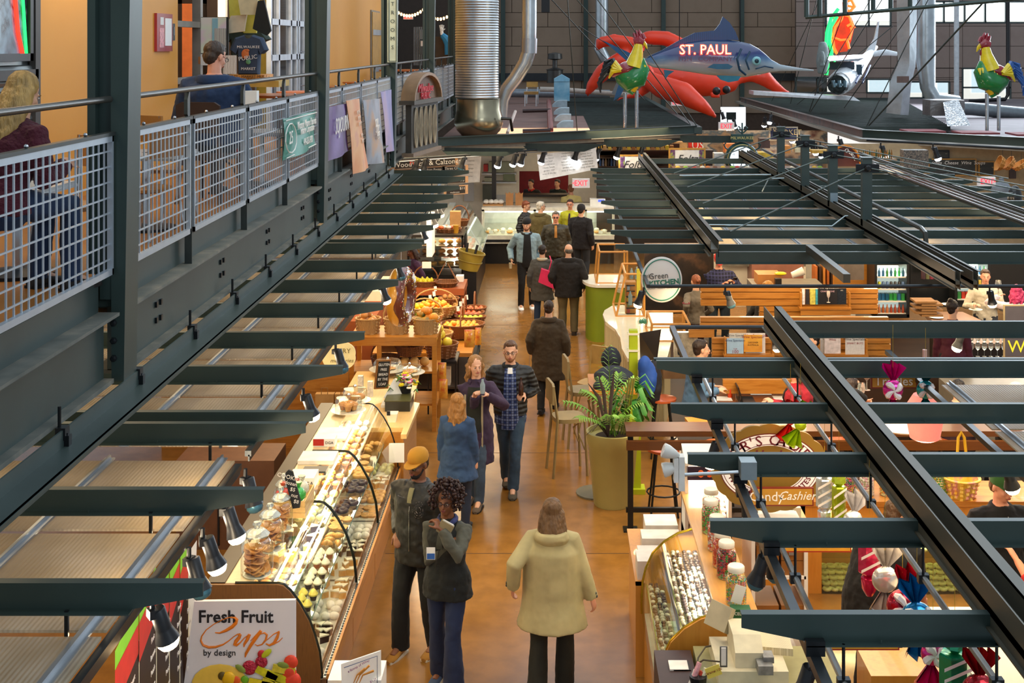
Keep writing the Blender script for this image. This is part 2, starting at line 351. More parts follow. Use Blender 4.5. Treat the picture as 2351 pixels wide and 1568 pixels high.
for i in range(len(allp)-1):
 y0,y1=allp[i],allp[i+1]
 if y1-y0<.8 or y0<3.9:continue
 a=y0+(.25 if y0 in CP else.02);e=y1-(.02 if y1 in CP else.06)
 t=T('railing_panel','%s grey wire mesh railing panel, counted from the near left end'%(ORD[pi_]if pi_<18 else 'far'),'railing panel',(-2.49,(a+e)/2,4.1),'mesh railing panels');pi_+=1
 z0,z1=5.4-1.30,5.4-.515
 f=MB();w=.022
 f.box((-2.5,a,z0),(-2.47,e,z0+w+.012)).box((-2.5,a,z1-w-.012),(-2.47,e,z1)).box((-2.5,a,z0),(-2.47,a+w,z1)).box((-2.5,e-w,z0),(-2.47,e,z1))
 f.B('frame',MESHM,t)
 m=MB();n=int((e-a)/.082);
 rr=.0042 if y0<12 else.005
 for k in range(1,n):y=a+(e-a)*k/n;m.box((-2.495-rr,y-rr,z0),(-2.495+rr,y+rr,z1))
 for k in range(1,9):z=z0+(z1-z0)*k/9;m.box((-2.487-rr,a,z-rr),(-2.487+rr,e,z+rr))
 m.B('wire_grid',MESHM,t)
 c=MB().box((-2.51,a-.05,z1),(-2.465,e+.05,z1+.02));
 for k in range(2):c.mat(1).ell((-2.49,a+(e-a)*(.25+.5*k),z1+.03),(.012,.012,.012),6,5)
 c.B('cap_rail',[mat('#3a3f3d',.45,.4),CHROME],t)
# ---------------- steel canopies over the stalls
def rafter(Y,x0,x1,z,par,tl=0,tr=0,h=.105,mt=STEEL):
 o=[]
 hh=h*.48
 if tl:o+=[(x0,z),(x0,z-hh),(x0+.3,z-h)]
 else:o+=[(x0,z),(x0,z-h)]
 if tr:o+=[(x1-.3,z-h),(x1,z-hh),(x1,z)]
 else:o+=[(x1,z-h),(x1,z)]
 b=MB().prism(o,'y',Y,Y+.008)
 a=x0+(.3 if tl else 0);e=x1-(.3 if tr else 0)
 b.box((a,Y-.05,z-h-.006),(e,Y+.008,z-h));b.box((x0,Y,z),(x1,Y+.05,z+.006))
 x=a+.35
 while x<e:b.box((x,Y-.03,z-h),(x+.006,Y-.026,z-h+.018));x+=.62
 return b.B('rafter',mt,par)
PM=bpy.data.materials.new('polycarbonate');PM.use_nodes=True;nt=PM.node_tree;N=nt.nodes;L=nt.links;b=N['Principled BSDF'];tc=N.new('ShaderNodeTexCoord')
w=N.new('ShaderNodeTexWave');w.inputs['Scale'].default_value=14;w.bands_direction='X';L.new(tc.outputs['Object'],w.inputs[0])
n=N.new('ShaderNodeTexNoise');n.inputs['Scale'].default_value=2.2;n.inputs['Detail'].default_value=6;L.new(tc.outputs['Object'],n.inputs[0])
r=N.new('ShaderNodeValToRGB');L.new(n.outputs[0],r.inputs[0]);r.color_ramp.elements[0].color=hx('#a0957f');r.color_ramp.elements[1].color=hx('#cfc5b2');r.color_ramp.elements[0].position=.35;r.color_ramp.elements[1].position=.65
L.new(r.outputs[0],b.inputs['Base Color']);b.inputs['Roughness'].default_value=.4
tr=N.new('ShaderNodeBsdfTranslucent');tr.inputs[0].default_value=hx('#d8c8a8');mx=N.new('ShaderNodeMixShader');mx.inputs[0].default_value=.5;L.new(b.outputs[0],mx.inputs[1]);L.new(tr.outputs[0],mx.inputs[2]);L.new(mx.outputs[0],N['Material Output'].inputs[0])
bp=N.new('ShaderNodeBump');bp.inputs['Strength'].default_value=.5;bp.inputs['Distance'].default_value=.008;L.new(w.outputs[1],bp.inputs['Height']);L.new(bp.outputs[0],b.inputs['Normal'])
def panels(x0,x1,ys,z,par,bars):
 for i in range(len(ys)-1):
  b=MB().box((x0,ys[i]+.03,z),(x1,ys[i+1]-.03,z+.012))
  o=b.B('roof_panel',PM,par)
 b=MB()
 for x in bars:b.box((x-.03,ys[0],z+.012),(x+.03,ys[-1],z+.022));b.box((x-.006,ys[0],z+.02),(x+.006,ys[-1],z+.04))
 b.B('glazing_bar',ALU,par)
RYL=[4.26,5.379,6.507,7.64,7.88,9.0,10.06,11.19,12.3,13.41,14.58,14.86,16.0,17.1,18.2,19.3,20.5,21.9,23.0]
ZL=HC-2.3
for k,(a,e)in enumerate([(0,4),(4,11),(11,19)]):
 t=T('stall_canopy','%s steel rafter canopy with clouded roof panels over the left hand stalls'%('nearest','middle','farthest')[k],'canopy',(-3,RYL[a],ZL),'canopies along the left side of the aisle')
 for y in RYL[a:e]:rafter(y,-5.2,-.643*2.3,ZL,t,0,1)
 ys=list(RYL[a:e]);
 if k==0:ys=[3.2]+ys
 panels(-4.9,-1.9,ys,ZL-.22,t,[-4.3,-3.45,-2.66,-1.98])
 for y in RYL[a:e]:
  for x in(-2.05,-2.9,-3.8):MB().box((x-.008,y-.03,ZL-.21),(x+.008,y-.015,ZL-.1)).B('hanger',BLACKM,t)
 b=MB().box((-1.905,ys[0],ZL-.27),(-1.865,ys[-1],ZL-.235));b.box((-1.885,ys[0],ZL-.30),(-1.875,ys[-1],ZL-.26));b.B('track_rail',mat('#34383a',.3,.6),t)
ZR=HC-2.7
def uchan(x,y0,y1,par,z=ZR,w=.17):
 b=MB().box((x,y0,z-.06),(x+.008,y1,z+.15)).box((x,y0,z-.0),(x+w*.65,y1,z+.04)).box((x+w*.65-.008,y0,z-.06),(x+w*.65,y1,z+.15)).box((x+w*.65-.008,y0,z+.142),(x+w,y1,z+.15)).box((x-.02,y0,z-.06),(x,y1,z-.05))
 return b.B('longitudinal_channel',mat('#504d40',.5,.2,.12,2),par)
RYR=[4.9,5.97,7.14,8.3,9.46,10.75]
tA=T('stall_canopy','near steel rafter canopy with long channel beam over the candy stall on the right','canopy',(3,6,ZR),None)
for y in RYR:rafter(y,.905,8.5,ZR,tA,1,0,.12)
rafter(12.37,2.33,9,ZR-.02,tA,0,0,.14);rafter(10.83,.89,8.5,ZR,tA,1,0,.03)
uchan(2.08,4.6,12.3,tA)
panels(3.32,8.0,[3.9]+RYR,ZR-.2,tA,[3.4,4.2,5.0,5.9,6.8])
b=MB().box((3.18,4.5,ZR-.24),(3.23,12.0,ZR-.2));b.B('track_rail',mat('#34383a',.3,.6),tA)
b=MB().box((1.22,4.6,ZR-.22),(1.27,12.9,ZR-.17)).box((1.235,4.6,ZR-.25),(1.255,12.9,ZR-.2));b.tu([(1.24,12.95,ZR-.2),(9,12.95,ZR-.2)],.022,8);b.B('track_rail',mat('#34383a',.3,.6),tA)
b=MB();
for x,z in((1.38,-.3),(2.1,-.3)):b.tu([(x,4.6,ZR+z),(x,11.4,ZR+z)],.018,8)
b.B('conduit_pipe',mat('#8d8a84',.3,.9),tA)
for y in RYR:
 for x in(1.38,2.1):b=MB();b.tu([(x,y-.03,ZR-.12),(x,y-.03,ZR-.3)],.008,6);b.box((x-.03,y-.05,ZR-.33),(x+.03,y-.01,ZR-.28));b.B('pipe_clamp',BLACKM,tA)
 MB().box((1.2,y-.05,ZR-.17),(1.29,y-.01,ZR-.1)).B('rail_bracket',BLACKM,tA)
t=T('emergency_light','white twin head emergency light on a conduit at the rafter tip right of the planter','light',P(1575,1090,8.2))
b=MB().box(P(1556,1118,8.22),P(1572,1050,8.14));b.box(P(1545,1100,8.2),P(1558,1054,8.13));b.B('housing',mat('#d9d7cf',.5),t)
for yy,a in((1045,.7),(1085,-.5)):
 M=MTr(P(1533,yy-8,8.16))@MRo(-pi/2+a*.5,4,'Y');h=MB().la([(.010,-.08),(.028,-.05),(.045,0),(.048,.03)],12,M);o=h.B('lamp_head',mat('#d3d0c6',.4),t,True)
 MB().la([(.043,.028),(.041,.034)],12,M).B('lens',mat('#f0efe8',.2,var=.3,scale=60,bump=.4),o)
MB().tu([P(1572,1090,8.2),P(1695,1084,8.2)],.012,8).B('conduit',GALV,t,True)
MB().box(P(1695,1088,8.28),P(1738,1062,8.16)).B('junction_box',mat('#8b989c',.4,.5),t)
tB=T('stall_canopy','wide steel rafter canopy with four short posts over the middle stalls on the right','canopy',(3,17,ZR),None)
RYM=[17.0,18.3,19.43,20.63,21.77,22.92,24.02,25.1,26.2,27.47]
for y in RYM:rafter(y,.325*2.7,8.4,ZR,tB,1,1,.10)
rafter(29.8,2.27,9,ZR,tB);rafter(16.4,2.15,9,ZR,tB,0,0,.14)
uchan(2.08,16.4,29.8,tB)
uchan(4.55,14.2,30.5,tB,w=.1);uchan(4.75,14.2,30.5,tB,w=.1);uchan(6.9,13,31,tB,z=ZR+.12,w=.12)
b=MB().box((3.32,14.3,ZR-.0),(3.40,16.4,ZR+.1));b.B('cantilever_end',mat('#4a4a40',.4,.35,.12,2),tB)
panels(2.7,6.4,RYM,ZR-.2,tB,[2.75,3.6,4.4,5.2,6.3])
b=MB().box((1.15,15.05,ZR-.2),(1.19,28,ZR-.16));b.tu([(1.17,15.1,ZR-.19),(9,15.1,ZR-.19)],.022,8);b.B('track_rail',mat('#34383a',.3,.6),tB)
b=MB()
for dx in(0,.12,.25):b.tu([(6.6+dx,12.5,ZR+.22),(6.6+dx,31,ZR+.22)],.02,6)
b.tu([(5.05,30,ZR+.2),(5.05,17.2,ZR+.2),(5.05,17.0,ZR+.16),(5.05,16.95,ZR-.05)],.035,8)
b.B('roof_pipe',mat('#4a4a44',.35,.6),tB,True)
b=MB();b.tu([P(1560,403,25.6),P(1770,401,25.6)],.018,6);b.tu([P(1600,516,19.3),P(1910,519,19.3),P(1940,496,19.3),P(2000,495,19.3),P(2020,508,19.3)],.014,6);b.tu([P(1750,440,23.5),P(1765,410,23.5),P(1800,409,23.5)],.014,6)
b.B('conduit_pipe',mat('#9aa5a5',.25,.9),tB,True)
for k,(px,Y)in enumerate([(1978,18.45),(1902,20.65),(1838,22.9),(1785,25.3)]):
 t=T('canopy_post','%s short square green post on the middle canopy, counted from the nearest'%ORD[k],'post',(4.62,Y,ZR),'posts on the middle canopy')
 b=MB().box((4.55,Y-.06,ZR+.05),(4.69,Y+.06,HC-1.66)).box((4.53,Y-.08,HC-1.66),(4.71,Y+.08,HC-1.645));b.B('shaft',STEEL2,t)
 b=MB().box((4.45,Y-.07,HC-1.86),(4.79,Y-.06,HC-1.74));M=MTr((4.62,Y-.07,HC-1.80))@MRo(pi/2,4,'X');b.la([(.05,0),(.05,.04),(.03,.06)],8,M);b.B('rod_plate',BLACKM,t)
 if k==1:MB().box((4.56,Y-.1,HC-2.6),(4.68,Y-.06,HC-2.42)).B('switch_box',mat('#8fa0a8',.4,.3),t)
 r=MB()
 r.tu([(4.6,Y-.07,HC-1.8),(2.4,Y+(-1.6 if k==0 else-.8),ZR+.2)],.011,6);r.tu([(4.64,Y-.07,HC-1.8),(8.2,Y-1.2-.5*k,ZR+.3)],.011,6)
 solo('tension_rod',r,mat('#5a625c',.35,.7),'%s pair of thin rods slanting from a short canopy post, counted from nearest'%ORD[k],'rod','canopy tension rods')
# ---------------- track lamps
def mklamp(lit,wm=True):
 t=T('track_lamp','black track lamp','lamp')
 b=MB().tu([(0,0,0),(0,0,-.07)],.012,8);b.box((-.02,-.03,-.09),(.02,.03,-.05));b.B('bracket',BLACK,t,local=True)
 Mx=MTr((.045,0,-.13))@MRo(R(-18),4,'Y')
 b=MB().la([(.034,.08),(.038,.075),(.038,-.02),(.04,-.03),(.055,-.075),(.058,-.085),(.05,-.085),(.045,-.06)],14,Mx,cap=True);b.B('lamp_can',BLACK,t,True,local=True)
 b=MB().la([(.05,-.083),(.052,-.10),(.04,-.122),(.015,-.132)],12,Mx);b.B('bulb',(BULB if wm else BULBC)if lit else mat('#4a7686',.2,.4),t,True,local=True)
 return t
LW,LC,LO=Proto(mklamp(1)),Proto(mklamp(1,False)),Proto(mklamp(0))
ll=[(340,1,.6),(425,0,-.3),(457,1,.3),(506,1,0),(556,0,-.5),(690,1,.3),(765,0,-.4),(868,1,.3),(905,0,-.3),(962,1,.2),(985,1,0),(1000,1,.3)]
for i,(px,lit,rz)in enumerate(ll):
 Y=1.88*F/(CX-px);lab='%s black track lamp from the near end under the left canopy edge, %s'%(ORD[i],'lit' if lit else 'unlit')
 (LW if lit else LO).put((-1.86,Y,ZL-.29),rz,lab,'lamps on the left canopy track')
 light('POINT','added_lamp_spill',(-1.98,Y,ZL-.42),9 if lit else 3,WARM2,.06)  # added point brightens the panel edge, weaker beside unlit lamps
 if lit and i in(0,2,3,5,7,9):light('SPOT','track_lamp_beam',(-1.80,Y,ZL-.52),32,WARM2,.04,target=(-2.1+.3*(i%2),Y+.4,0),spot=95)
rl=[(1860,1),(1745,0),(1768,0),(1690,0),(1645,1),(1556,1)]
for i,(px,lit)in enumerate(rl):
 Y=1.24*F/(px-CX)+(.2 if i==2 else 0);(LW if lit else LO).put((1.26,Y,ZR-.22),0 if i%2 else 2.6,'%s track lamp from the near end on the dark rail above the candy case, %s'%(ORD[i],'lit' if lit else 'unlit'),'lamps on the right canopy track')
 if lit:light('SPOT','track_lamp_beam',(1.2,Y,ZR-.4),28,WARM2,.04,target=(1.0,Y+.3,0),spot=95)
for i,(px,Y,lit,rz)in enumerate([(1478,15.1,1,2.8),(1665,15.1,0,0),(2272,15.1,1,.8),(1770,12.95,1,.2),(2214,12.95,1,2.9)]):
 (LW if lit else LO).put((wx(px,Y),Y,ZR-.2),rz,'%s lamp from the left on the %s crosswise rail above the wine bar, %s'%(ORD[i if i<3 else i-3],'farther' if Y>14 else 'nearer','lit' if lit else 'unlit'),'lamps on crosswise rails')
 if lit:light('SPOT','track_lamp_beam',(wx(px,Y),Y-.05,ZR-.38),22,WARM2,.04,target=(wx(px,Y)+.2,Y+.4,0),spot=95)
LW.put((3.2,8.9,ZR-.22),.4,'lit track lamp on the right hand rail over the white counter beside the cap wearer','lamps on the right canopy track')
# ---------------- far roof decks
ZD=HC-2.1
DECK=mat('#39423f',.6,.1,.2,4)
t=T('roof_deck','dark slatted roof deck over the pizza stall with a slanting front beam','roof',(0,30,ZD))
def slabpoly(pts,z0,z1):return MB().prism(pts,'z',z0,z1)
slabpoly([(-2.5,28.3),(3.76,32.5),(4.0,52),(-2.5,52)],ZD-.28,ZD-.2).B('deck_soffit',mat('#8b8274',.6),t)
slabpoly([(-2.5,28.3),(1.0,30.6),(1.0,52),(-2.5,52)],ZD-.2,ZD-.05).B('deck_board',texmat('deck_board',[(.3,'#6b4d44'),(.7,'#805d51')],1.2,(1,1,1),.7),t)
b=MB();d=V((3.76+2.5,32.5-28.3,0)).normalized();nn=V((-d.y,d.x,0))
b.box((0,0,-.19),(7.55,.012,.0),MTr((-2.5,28.25,ZD+.02))@MRo(math.atan2(d.y,d.x),4,'Z'))
b.box((0,-.07,-.2),(7.55,.012,-.19),MTr((-2.5,28.25,ZD+.02))@MRo(math.atan2(d.y,d.x),4,'Z'))
b.box((0,-.07,-.01),(7.55,.08,.0),MTr((-2.5,28.25,ZD+.02))@MRo(math.atan2(d.y,d.x),4,'Z'))
b.box((3.7,32.4,ZD-.2),(3.9,52,ZD-.02));b.B('edge_beam',STEEL2,t)
y=33
k=0
while y<51:
 b=MB().box((1.0 if y<38 else.6,y,-.0),(3.75,y+.03,.12),MTr((0,0,ZD-.14)));b.B('slat',DECK,t);y+=.42
for x0 in(-1.5,.3,2.2,4.2):
 b=MB().prism([(0,0),(2.0,0),(1.5,-.18),(.2,-.18)],'y',0,.01,MTr((x0-1,29.4+x0*.67,ZD-.22))@MRo(-.1,4,'Z'));b.B('under_bracket',mat('#2c3836',.5,.3),t)
t2=T('roof_deck','right hand dark slatted roof deck with an angled rust streaked edge beam','roof',(9,30,ZD))
b=MB();pts=[(7.55,50),(7.65,30.9),(10.8,28.1),(16,26.5)]
for i in range(3):
 a,e=V(pts[i]),V(pts[i+1]);dd=(e-a);L_=dd.length;M=MTr((a.x,a.y,ZD+.02))@MRo(math.atan2(dd.y,dd.x),4,'Z')
 b.mat(0 if i else 1).box((0,-.01,-.2),(L_,.01,0),M).box((0,-.08,-.01),(L_,.08,0),M)
b.B('edge_beam',[STEEL,texmat('rusty_steel',[(.3,'#4a4440'),(.5,'#6b5249'),(.7,'#3c403d')],2,(1,1,1),.6)],t2)
slabpoly([(7.6,31),(10.8,28.2),(16,26.6),(22,27),(22,52),(7.6,52)],ZD-.3,ZD-.22).B('deck_soffit',mat('#8b8274',.6),t2)
y=32.5
while y<50:
 b=MB().box((7.7,y,0),(10.2+.2*(y-32),y+.03,.12),MTr((0,0,ZD-.12)));b.B('slat',DECK,t2);y+=.42
slabpoly([(10.4,29.5),(16,27.5),(22,28),(22,51),(13.0,51),(10.4,33)],ZD-.2,ZD-.1).B('deck_board',mat('#75696d',.7,0,.2,1.5),t2)
b=MB()
for i in range(4):b.box((8.6+i*1.1,30.3-i*.55,ZD-.02),(9.5+i*1.1,31.1-i*.55,ZD+.02))
b.B('walkway_mat',mat('#8a3a3e',.7,bump=.5,bscale=60),t2)
t=T('lamp_rail','dark slanting lamp rail in front of the pizza stall','rail',(0,29,HC-2.45))
MB().tu([P(905,366,27.0),P(1160,350,29.0),P(1400,330,31),P(1620,318,33.2)],.022,8).B('rail',mat('#34383a',.3,.6),t,True)
MB().tu([P(905,372,27.2),P(1280,346,30)],.012,6).B('conduit',ALU,t)
pl=[(962,359,0),(981,357,0),(1068,353,1),(1152,349,0),(1187,346,0),(1205,345,0),(1252,342,0),(1328,337,0),(1350,335,1),(1378,334,0),(1425,331,2),(1478,330,1)]
for i,(px,py,u)in enumerate(pl):
 Y=27+(px-905)*.0083;p=P(px,py,Y)
 (LO if u==1 else LC).put(p,2.7,'%s small black lamp from the left on the rail of the pizza stall'%ORD[i],'pizza stall lamps',sc=1.5)
for i in range(12):
 px=1775+i*13.5+(i>8)*6;py=277+i*6.2;Y=40-i*.85;LC.put(P(px,py,Y),1,'bare bright lamp of the long string under the right hand roof deck','string of lamps under the right deck',sc=1.7)
for i,(px,py,Y)in enumerate([(2022,337,29),(2142,340,28),(1925,322,30)]):LC.put(P(px,py-10,Y),0,'%s bright lamp on the rail left of the green baskets'%ORD[i],'lamps below the right deck front',sc=1.5)
MB_=MB().tu([P(1990,322,29.5),P(2140,330,28.5),P(2351,342,27.5)],.025,8);solo('lamp_rail',MB_,BLACKM,'dark lamp rail under the right roof deck front','rail',smooth=True)
# ---------------- mezzanine interior
OW=texmat('orange_plaster',[(.3,'#d9922f'),(.7,'#e09c3a')],.8,(1,1,1),.6)
MX=-4.2
def Ym(px,X=MX):return X*F/(px-CX)
w=MB().box((MX-.12,10.3,4.04),(MX,14.25,8.2));struct('wall_left',w,OW,'orange plaster wall of the mezzanine behind the first column')
w=MB().box((MX-.12,22.7,4.04),(MX,33,8.2));w.box((MX-.12,18.3,6.9),(MX,22.7,8.2));struct('wall_corridor',w,OW,'yellow orange mezzanine wall with narrow door behind the restroom sign')
w=MB().box((MX-.12,3,4.04),(MX-.04,10.3,8.2))
for i in range(40):w.tu([(MX-.03,7.5,4.1+i*.1),(MX-.03,10.26,4.1+i*.1)],.036,8)
struct('wall_corrugated',w,mat('#8d9291',.3,.8,.2,3),'corrugated metal wall left of the orange plaster')
b=MB().box((MX-.02,10.24,4.04),(MX+.03,10.34,8.2));b.box((MX-.02,8,5.12),(MX+.03,10.3,5.2));struct('trim_2',b,mat('#4a4744',.5,.4))
t=T('wall_mirror','black framed shiny picture with red and green neon reflections on corrugated wall','picture',(MX+.05,9.6,5.2))
y0,y1,z0,z1=8.6,10.1,wz(140,10.0),7.4
b=MB().box((MX+.02,y0,z0),(MX+.07,y1,z0+.06)).box((MX+.02,y1-.06,z0),(MX+.07,y1,z1)).box((MX+.02,y0,z1-.06),(MX+.07,y1,z1)).box((MX+.02,y0,z0),(MX+.07,y0+.06,z1));b.B('frame',BLACK,t)
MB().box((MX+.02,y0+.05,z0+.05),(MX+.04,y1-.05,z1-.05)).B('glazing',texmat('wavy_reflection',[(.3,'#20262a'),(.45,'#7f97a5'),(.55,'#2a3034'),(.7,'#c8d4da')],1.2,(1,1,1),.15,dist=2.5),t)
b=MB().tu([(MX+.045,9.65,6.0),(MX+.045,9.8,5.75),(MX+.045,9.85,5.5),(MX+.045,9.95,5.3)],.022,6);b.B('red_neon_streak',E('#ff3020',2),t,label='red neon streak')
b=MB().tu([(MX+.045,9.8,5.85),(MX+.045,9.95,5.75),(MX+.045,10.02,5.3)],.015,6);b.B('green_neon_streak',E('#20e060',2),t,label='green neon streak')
def board(name,label,cat,x,y0,y1,z0,z1,m,parts=(),th=.03,mp=None):
 t=T(name,label,cat,(x,(y0+y1)/2,z0));MB().box((x,y0,z0),(x+th,y1,z1)).B('panel',m,t)
 for nm,a,b_,c,d,mm in parts:
  MB().box((x+th,y0+(y1-y0)*a,z0+(z1-z0)*c),(x+th+.004,y0+(y1-y0)*b_,z0+(z1-z0)*d)).B(nm,mm,t)
 return t
PW=mat('#e9e4dc',.6);TXT=texmat('printed_lines',[(0,'#efece6'),(.5,'#e8e4dc'),(.56,'#8a8680'),(1,'#8a8680')],18,(1,.15,1),.6,kind='wave',dist=1.5)
board('wall_plaque','red and brown plaque with printed sheets on the orange wall','sign',MX,Ym(390)-.55,Ym(390),wz(118,13.6),wz(31,13.6),mat('#a02a32',.35,coat=.4),[('photo_strip',.15,.42,.1,.62,mat('#d8898c',.4,var=.4,scale=30)),('small_print',.2,.4,.7,.9,PW),('clipping',.5,.92,.15,.88,TXT)])
board('intercom','slim black intercom beside the red plaque','switch',MX,Ym(398)-.1,Ym(398),wz(93,14),wz(54,14),BLACK,[('button',.3,.7,.3,.8,mat('#6b6f72',.3))],.02)
w=MB().box((-7.0,14.2,4.04),(-6.9,19,8.2));w.box((-7,18.9,4.04),(MX,19,8.2));struct('wall_office',w,mat('#8a7420',.6),'yellow back wall of the mezzanine office')
b=MB()
for px in(463,520):y=Ym(px);b.box((MX-.1,y-.05,4.04),(MX,y+.05,8.2))
for z in(5.6,4.95):b.box((MX-.08,14.25,z),(MX,Ym(463),z+.07))
struct('window_20',b,mat('#8b8378',.5,.3))
MB_=MB().box((-5.42,18.6,4.04),(-5.12,18.7,6.0));struct('door_3',MB_,mat('#c96a35',.5))
b=MB().box((-5.12,18.6,4.04),(-5.05,18.75,6.1)).box((-5.52,18.6,4.04),(-5.42,18.75,6.1)).box((-5.52,18.6,6.0),(-5.05,18.75,6.12)).box((-5.0,18.4,4.04),(-4.3,18.5,8.2)).box((-4.6,18.9,4.04),(-4.4,23.5,8.2)).box((-7.4,13.9,4.04),(-4.3,14.1,8.2));struct('trim_3',b,mat('#2e1d12',.5))
for k,(y,z)in enumerate([(16.2,6.3),(17.2,6.35),(16.6,5.5)]):
 tag(MB().box((-6.88,y,z),(-6.84,y+.35,z+.5)).B('framed_notice',[mat('#3a2c22',.5)]),'dark framed notice on the yellow office wall, %s'%('near the desk','beside the door','lowest of the three')[k],'picture','office notices')
YD=15.2
def fb(px0,py0,px1,py1,Y,th=.02):a=P(px0,py1,Y);c=P(px1,py0,Y);return MB().box((a.x,Y,a.z),(c.x,Y+th,c.z))
t=T('city_map','pale city map poster with blue lake on dark board above the seated man','map',P(486,150,YD));fb(443,39,524,150,YD,.03).B('backing_board',mat('#20211f',.6),t);
q=fb(452,40,519,122,YD-.01,.01).B('map_sheet',texmat('map_print',[(.35,'#e8ddd0'),(.48,'#dfe3c8'),(.55,'#e6cfd2'),(.62,'#cfc3dc'),(.7,'#9cc3cf')],2.6,(1,1,1),.5,detail=2),t);
fb(487,42,500,108,YD-.016,.004).B('lake',mat('#8fbcc6',.5),t,label='blue lake');fb(492,65,519,120,YD-.02,.004).B('legend',texmat('legend_print',[(.5,'#ece6da'),(.56,'#5b5b58')],26,(1,1,.3),.6,kind='wave',dist=1),t)
t=T('poster','small white poster with a little figure below the map','poster',P(480,150,YD));fb(452,124,500,150,YD-.02,.01).B('sheet',PW,t);fb(455,130,460,147,YD-.03,.005).B('figure',mat('#b0713e',.6),t)
solo('notice_sheet',fb(513,127,542,170,14.2,.01),TXT,'white printed notice sheet held beside the head of the seated man','notice')
t=T('shop_counter','wooden shop counter front with black lettering under the display shirts','counter',P(560,170,15.0))
fb(520,172,606,186,14.8,.5).B('counter_board',mat('#d8903c',.5,var=.2,scale=4),t);fb(505,186,640,200,14.8,.6).B('shelf_edge',mat('#c9a24a',.5),t)
text('T-SHIRTS - MARKET MUGS - ',.045,BLACK,face(P(566,176,14.78)),t,ext=.001);text('APRONS - COOKBOOKS - TOTES',.045,BLACK,face(P(566,183,14.78)),t,ext=.001)
def shirt(name,label,cx,cy,wpx,hpx,Y,m,neck,band=None):
 s=Y/F;c=P(cx,cy,Y);w,h=wpx*s/2,hpx*s/2
 o=[(-w*.55,-h),(w*.55,-h),(w*.6,h*.35),(w*.75,h*.05),(w*1.0,h*.25),(w*.72,h*.85),(w*.22,h),(w*.1,h*.88),(-w*.1,h*.88),(-w*.22,h),(-w*.72,h*.85),(-w,h*.25),(-w*.75,h*.05),(-w*.6,h*.35)]
 t=T(name,label,'shirt',(c.x,Y,c.z-h));n=len(o)
 b=MB();rs=[[(c.x+x*k,Y+d,c.z+z*(.5+.5*k))for x,z in o]for k,d in((.85,-.06),(1,-.02),(1,.04),(.85,.07))];b.rings(rs);b.B('body',m,t,True)
 M=MTr((c.x,Y-.03,c.z+h*.9))@Matrix.Diagonal((1,.5,1,1));MB().la([(w*.24,-.02),(w*.26,0),(w*.22,.02),(w*.18,.0)],12,M).B('collar',neck,t,True)
 return t,c,w,h
shirt('display_shirt','dark grey green shirt with orange neck pinned behind the blue shirt',564,98,118,62,15.9,mat('#3c4740',.8,bump=.3,bscale=12),mat('#c77f2a',.8))
t,c,w_,h_=shirt('display_shirt','navy tee with rooster print and market lettering hanging over the counter',572,126,88,92,15.0,mat('#38455a',.8,bump=.3,bscale=12),mat('#4a4a3a',.8))
text('MILWAUKEE',.045,PW,face(P(570,108,14.9)),t,spacing=1.1);text('PUBLIC',.07,PW,face(P(569,133,14.9),roll=.15),t);text('MARKET',.045,PW,face(P(570,158,14.9)),t)
b=MB().ell(P(563,124,14.92),(.045,.01,.06),8,6).ell(P(567,116,14.92),(.03,.01,.02),8,5);b.B('bird_print',mat('#d2733a',.7),t,True)
b=MB().ell(P(570,142,14.92),(.03,.01,.03),8,6);b.B('bird_print_legs',mat('#6aa67a',.7),t,True)
for nm,lab,pts,m,dd in[('tote_bag','cream tote bag with line drawing hanging highest above the shirts',[(545,-10),(592,-12),(590,34),(552,34)],mat('#e3d2a6',.8),0),('tote_bag','cream cotton bag with market bird print hanging left of the shirts',[(530,36),(566,34),(560,72),(512,78)],mat('#e2cfae',.8),.05),('tote_bag','black shopping bag with white lettering hanging right of the shirts',[(592,2),(606,0),(622,70),(612,82),(580,66)],mat('#22241f',.7),-.05),('pennant','yellow cloth hanging behind the tote bags',[(524,-20),(595,-20),(588,76),(560,76),(527,40)],mat('#d9cd5a',.8),.2)]:
 Y=15.3+dd;o=[(P(x,y,Y).x,P(x,y,Y).z)for x,y in pts];b=MB().prism(o,'y',Y,Y+.05);solo(nm,b,m,lab,'bag')
t=T('door_4','white framed glazed double door of the mezzanine behind the railing','door',(MX,20.5,4.04));t['kind']='structure'
ya,yb=Ym(616),Ym(727);b=MB();DWM=mat('#c3c8cf',.4,.3)
ym=(ya+yb)/2
for y in(ya,ya+.55,ym-.5,ym-.05,ym+.15,ym+.6,ym+1.0,yb):b.box((MX-.02,y-.045,4.04),(MX+.05,y+.045,7.2))
for z in(4.04,wz(134,20.5)-.02,wz(60,20.5),6.9):b.box((MX-.02,ya,z),(MX+.05,yb,z+.09))
b.B('door_frame',DWM,t);MB().box((MX-.0,ya,4.1),(MX+.01,yb,7)).B('door_glass',[mat('#33404a',.08,.3,.5,3)],t)
MB().tu([(MX+.05,ym+.25,4.72),(MX+.14,ym+.25,4.72),(MX+.14,ym+.25,5.28),(MX+.05,ym+.25,5.28)],.018,8).B('pull_handle',CHROME,t,True)
t=T('door_5','narrow grey door with steel plates in the yellow corridor wall','door',(MX,30,4.04));t['kind']='structure'
ya,yb=Ym(851),Ym(869);MB().box((MX,ya-.08,4.04),(MX+.03,yb+.08,wz(24,30))).B('frame',mat('#7a7468',.5),t);MB().box((MX+.02,ya,4.04),(MX+.05,yb,wz(28,30))).B('leaf',mat('#b98a3a',.5),t)
b=MB().box((MX+.05,ya,5.62),(MX+.07,yb,5.75)).box((MX+.05,ya,4.75),(MX+.07,yb,4.87));b.B('steel_plate',ALU,t)
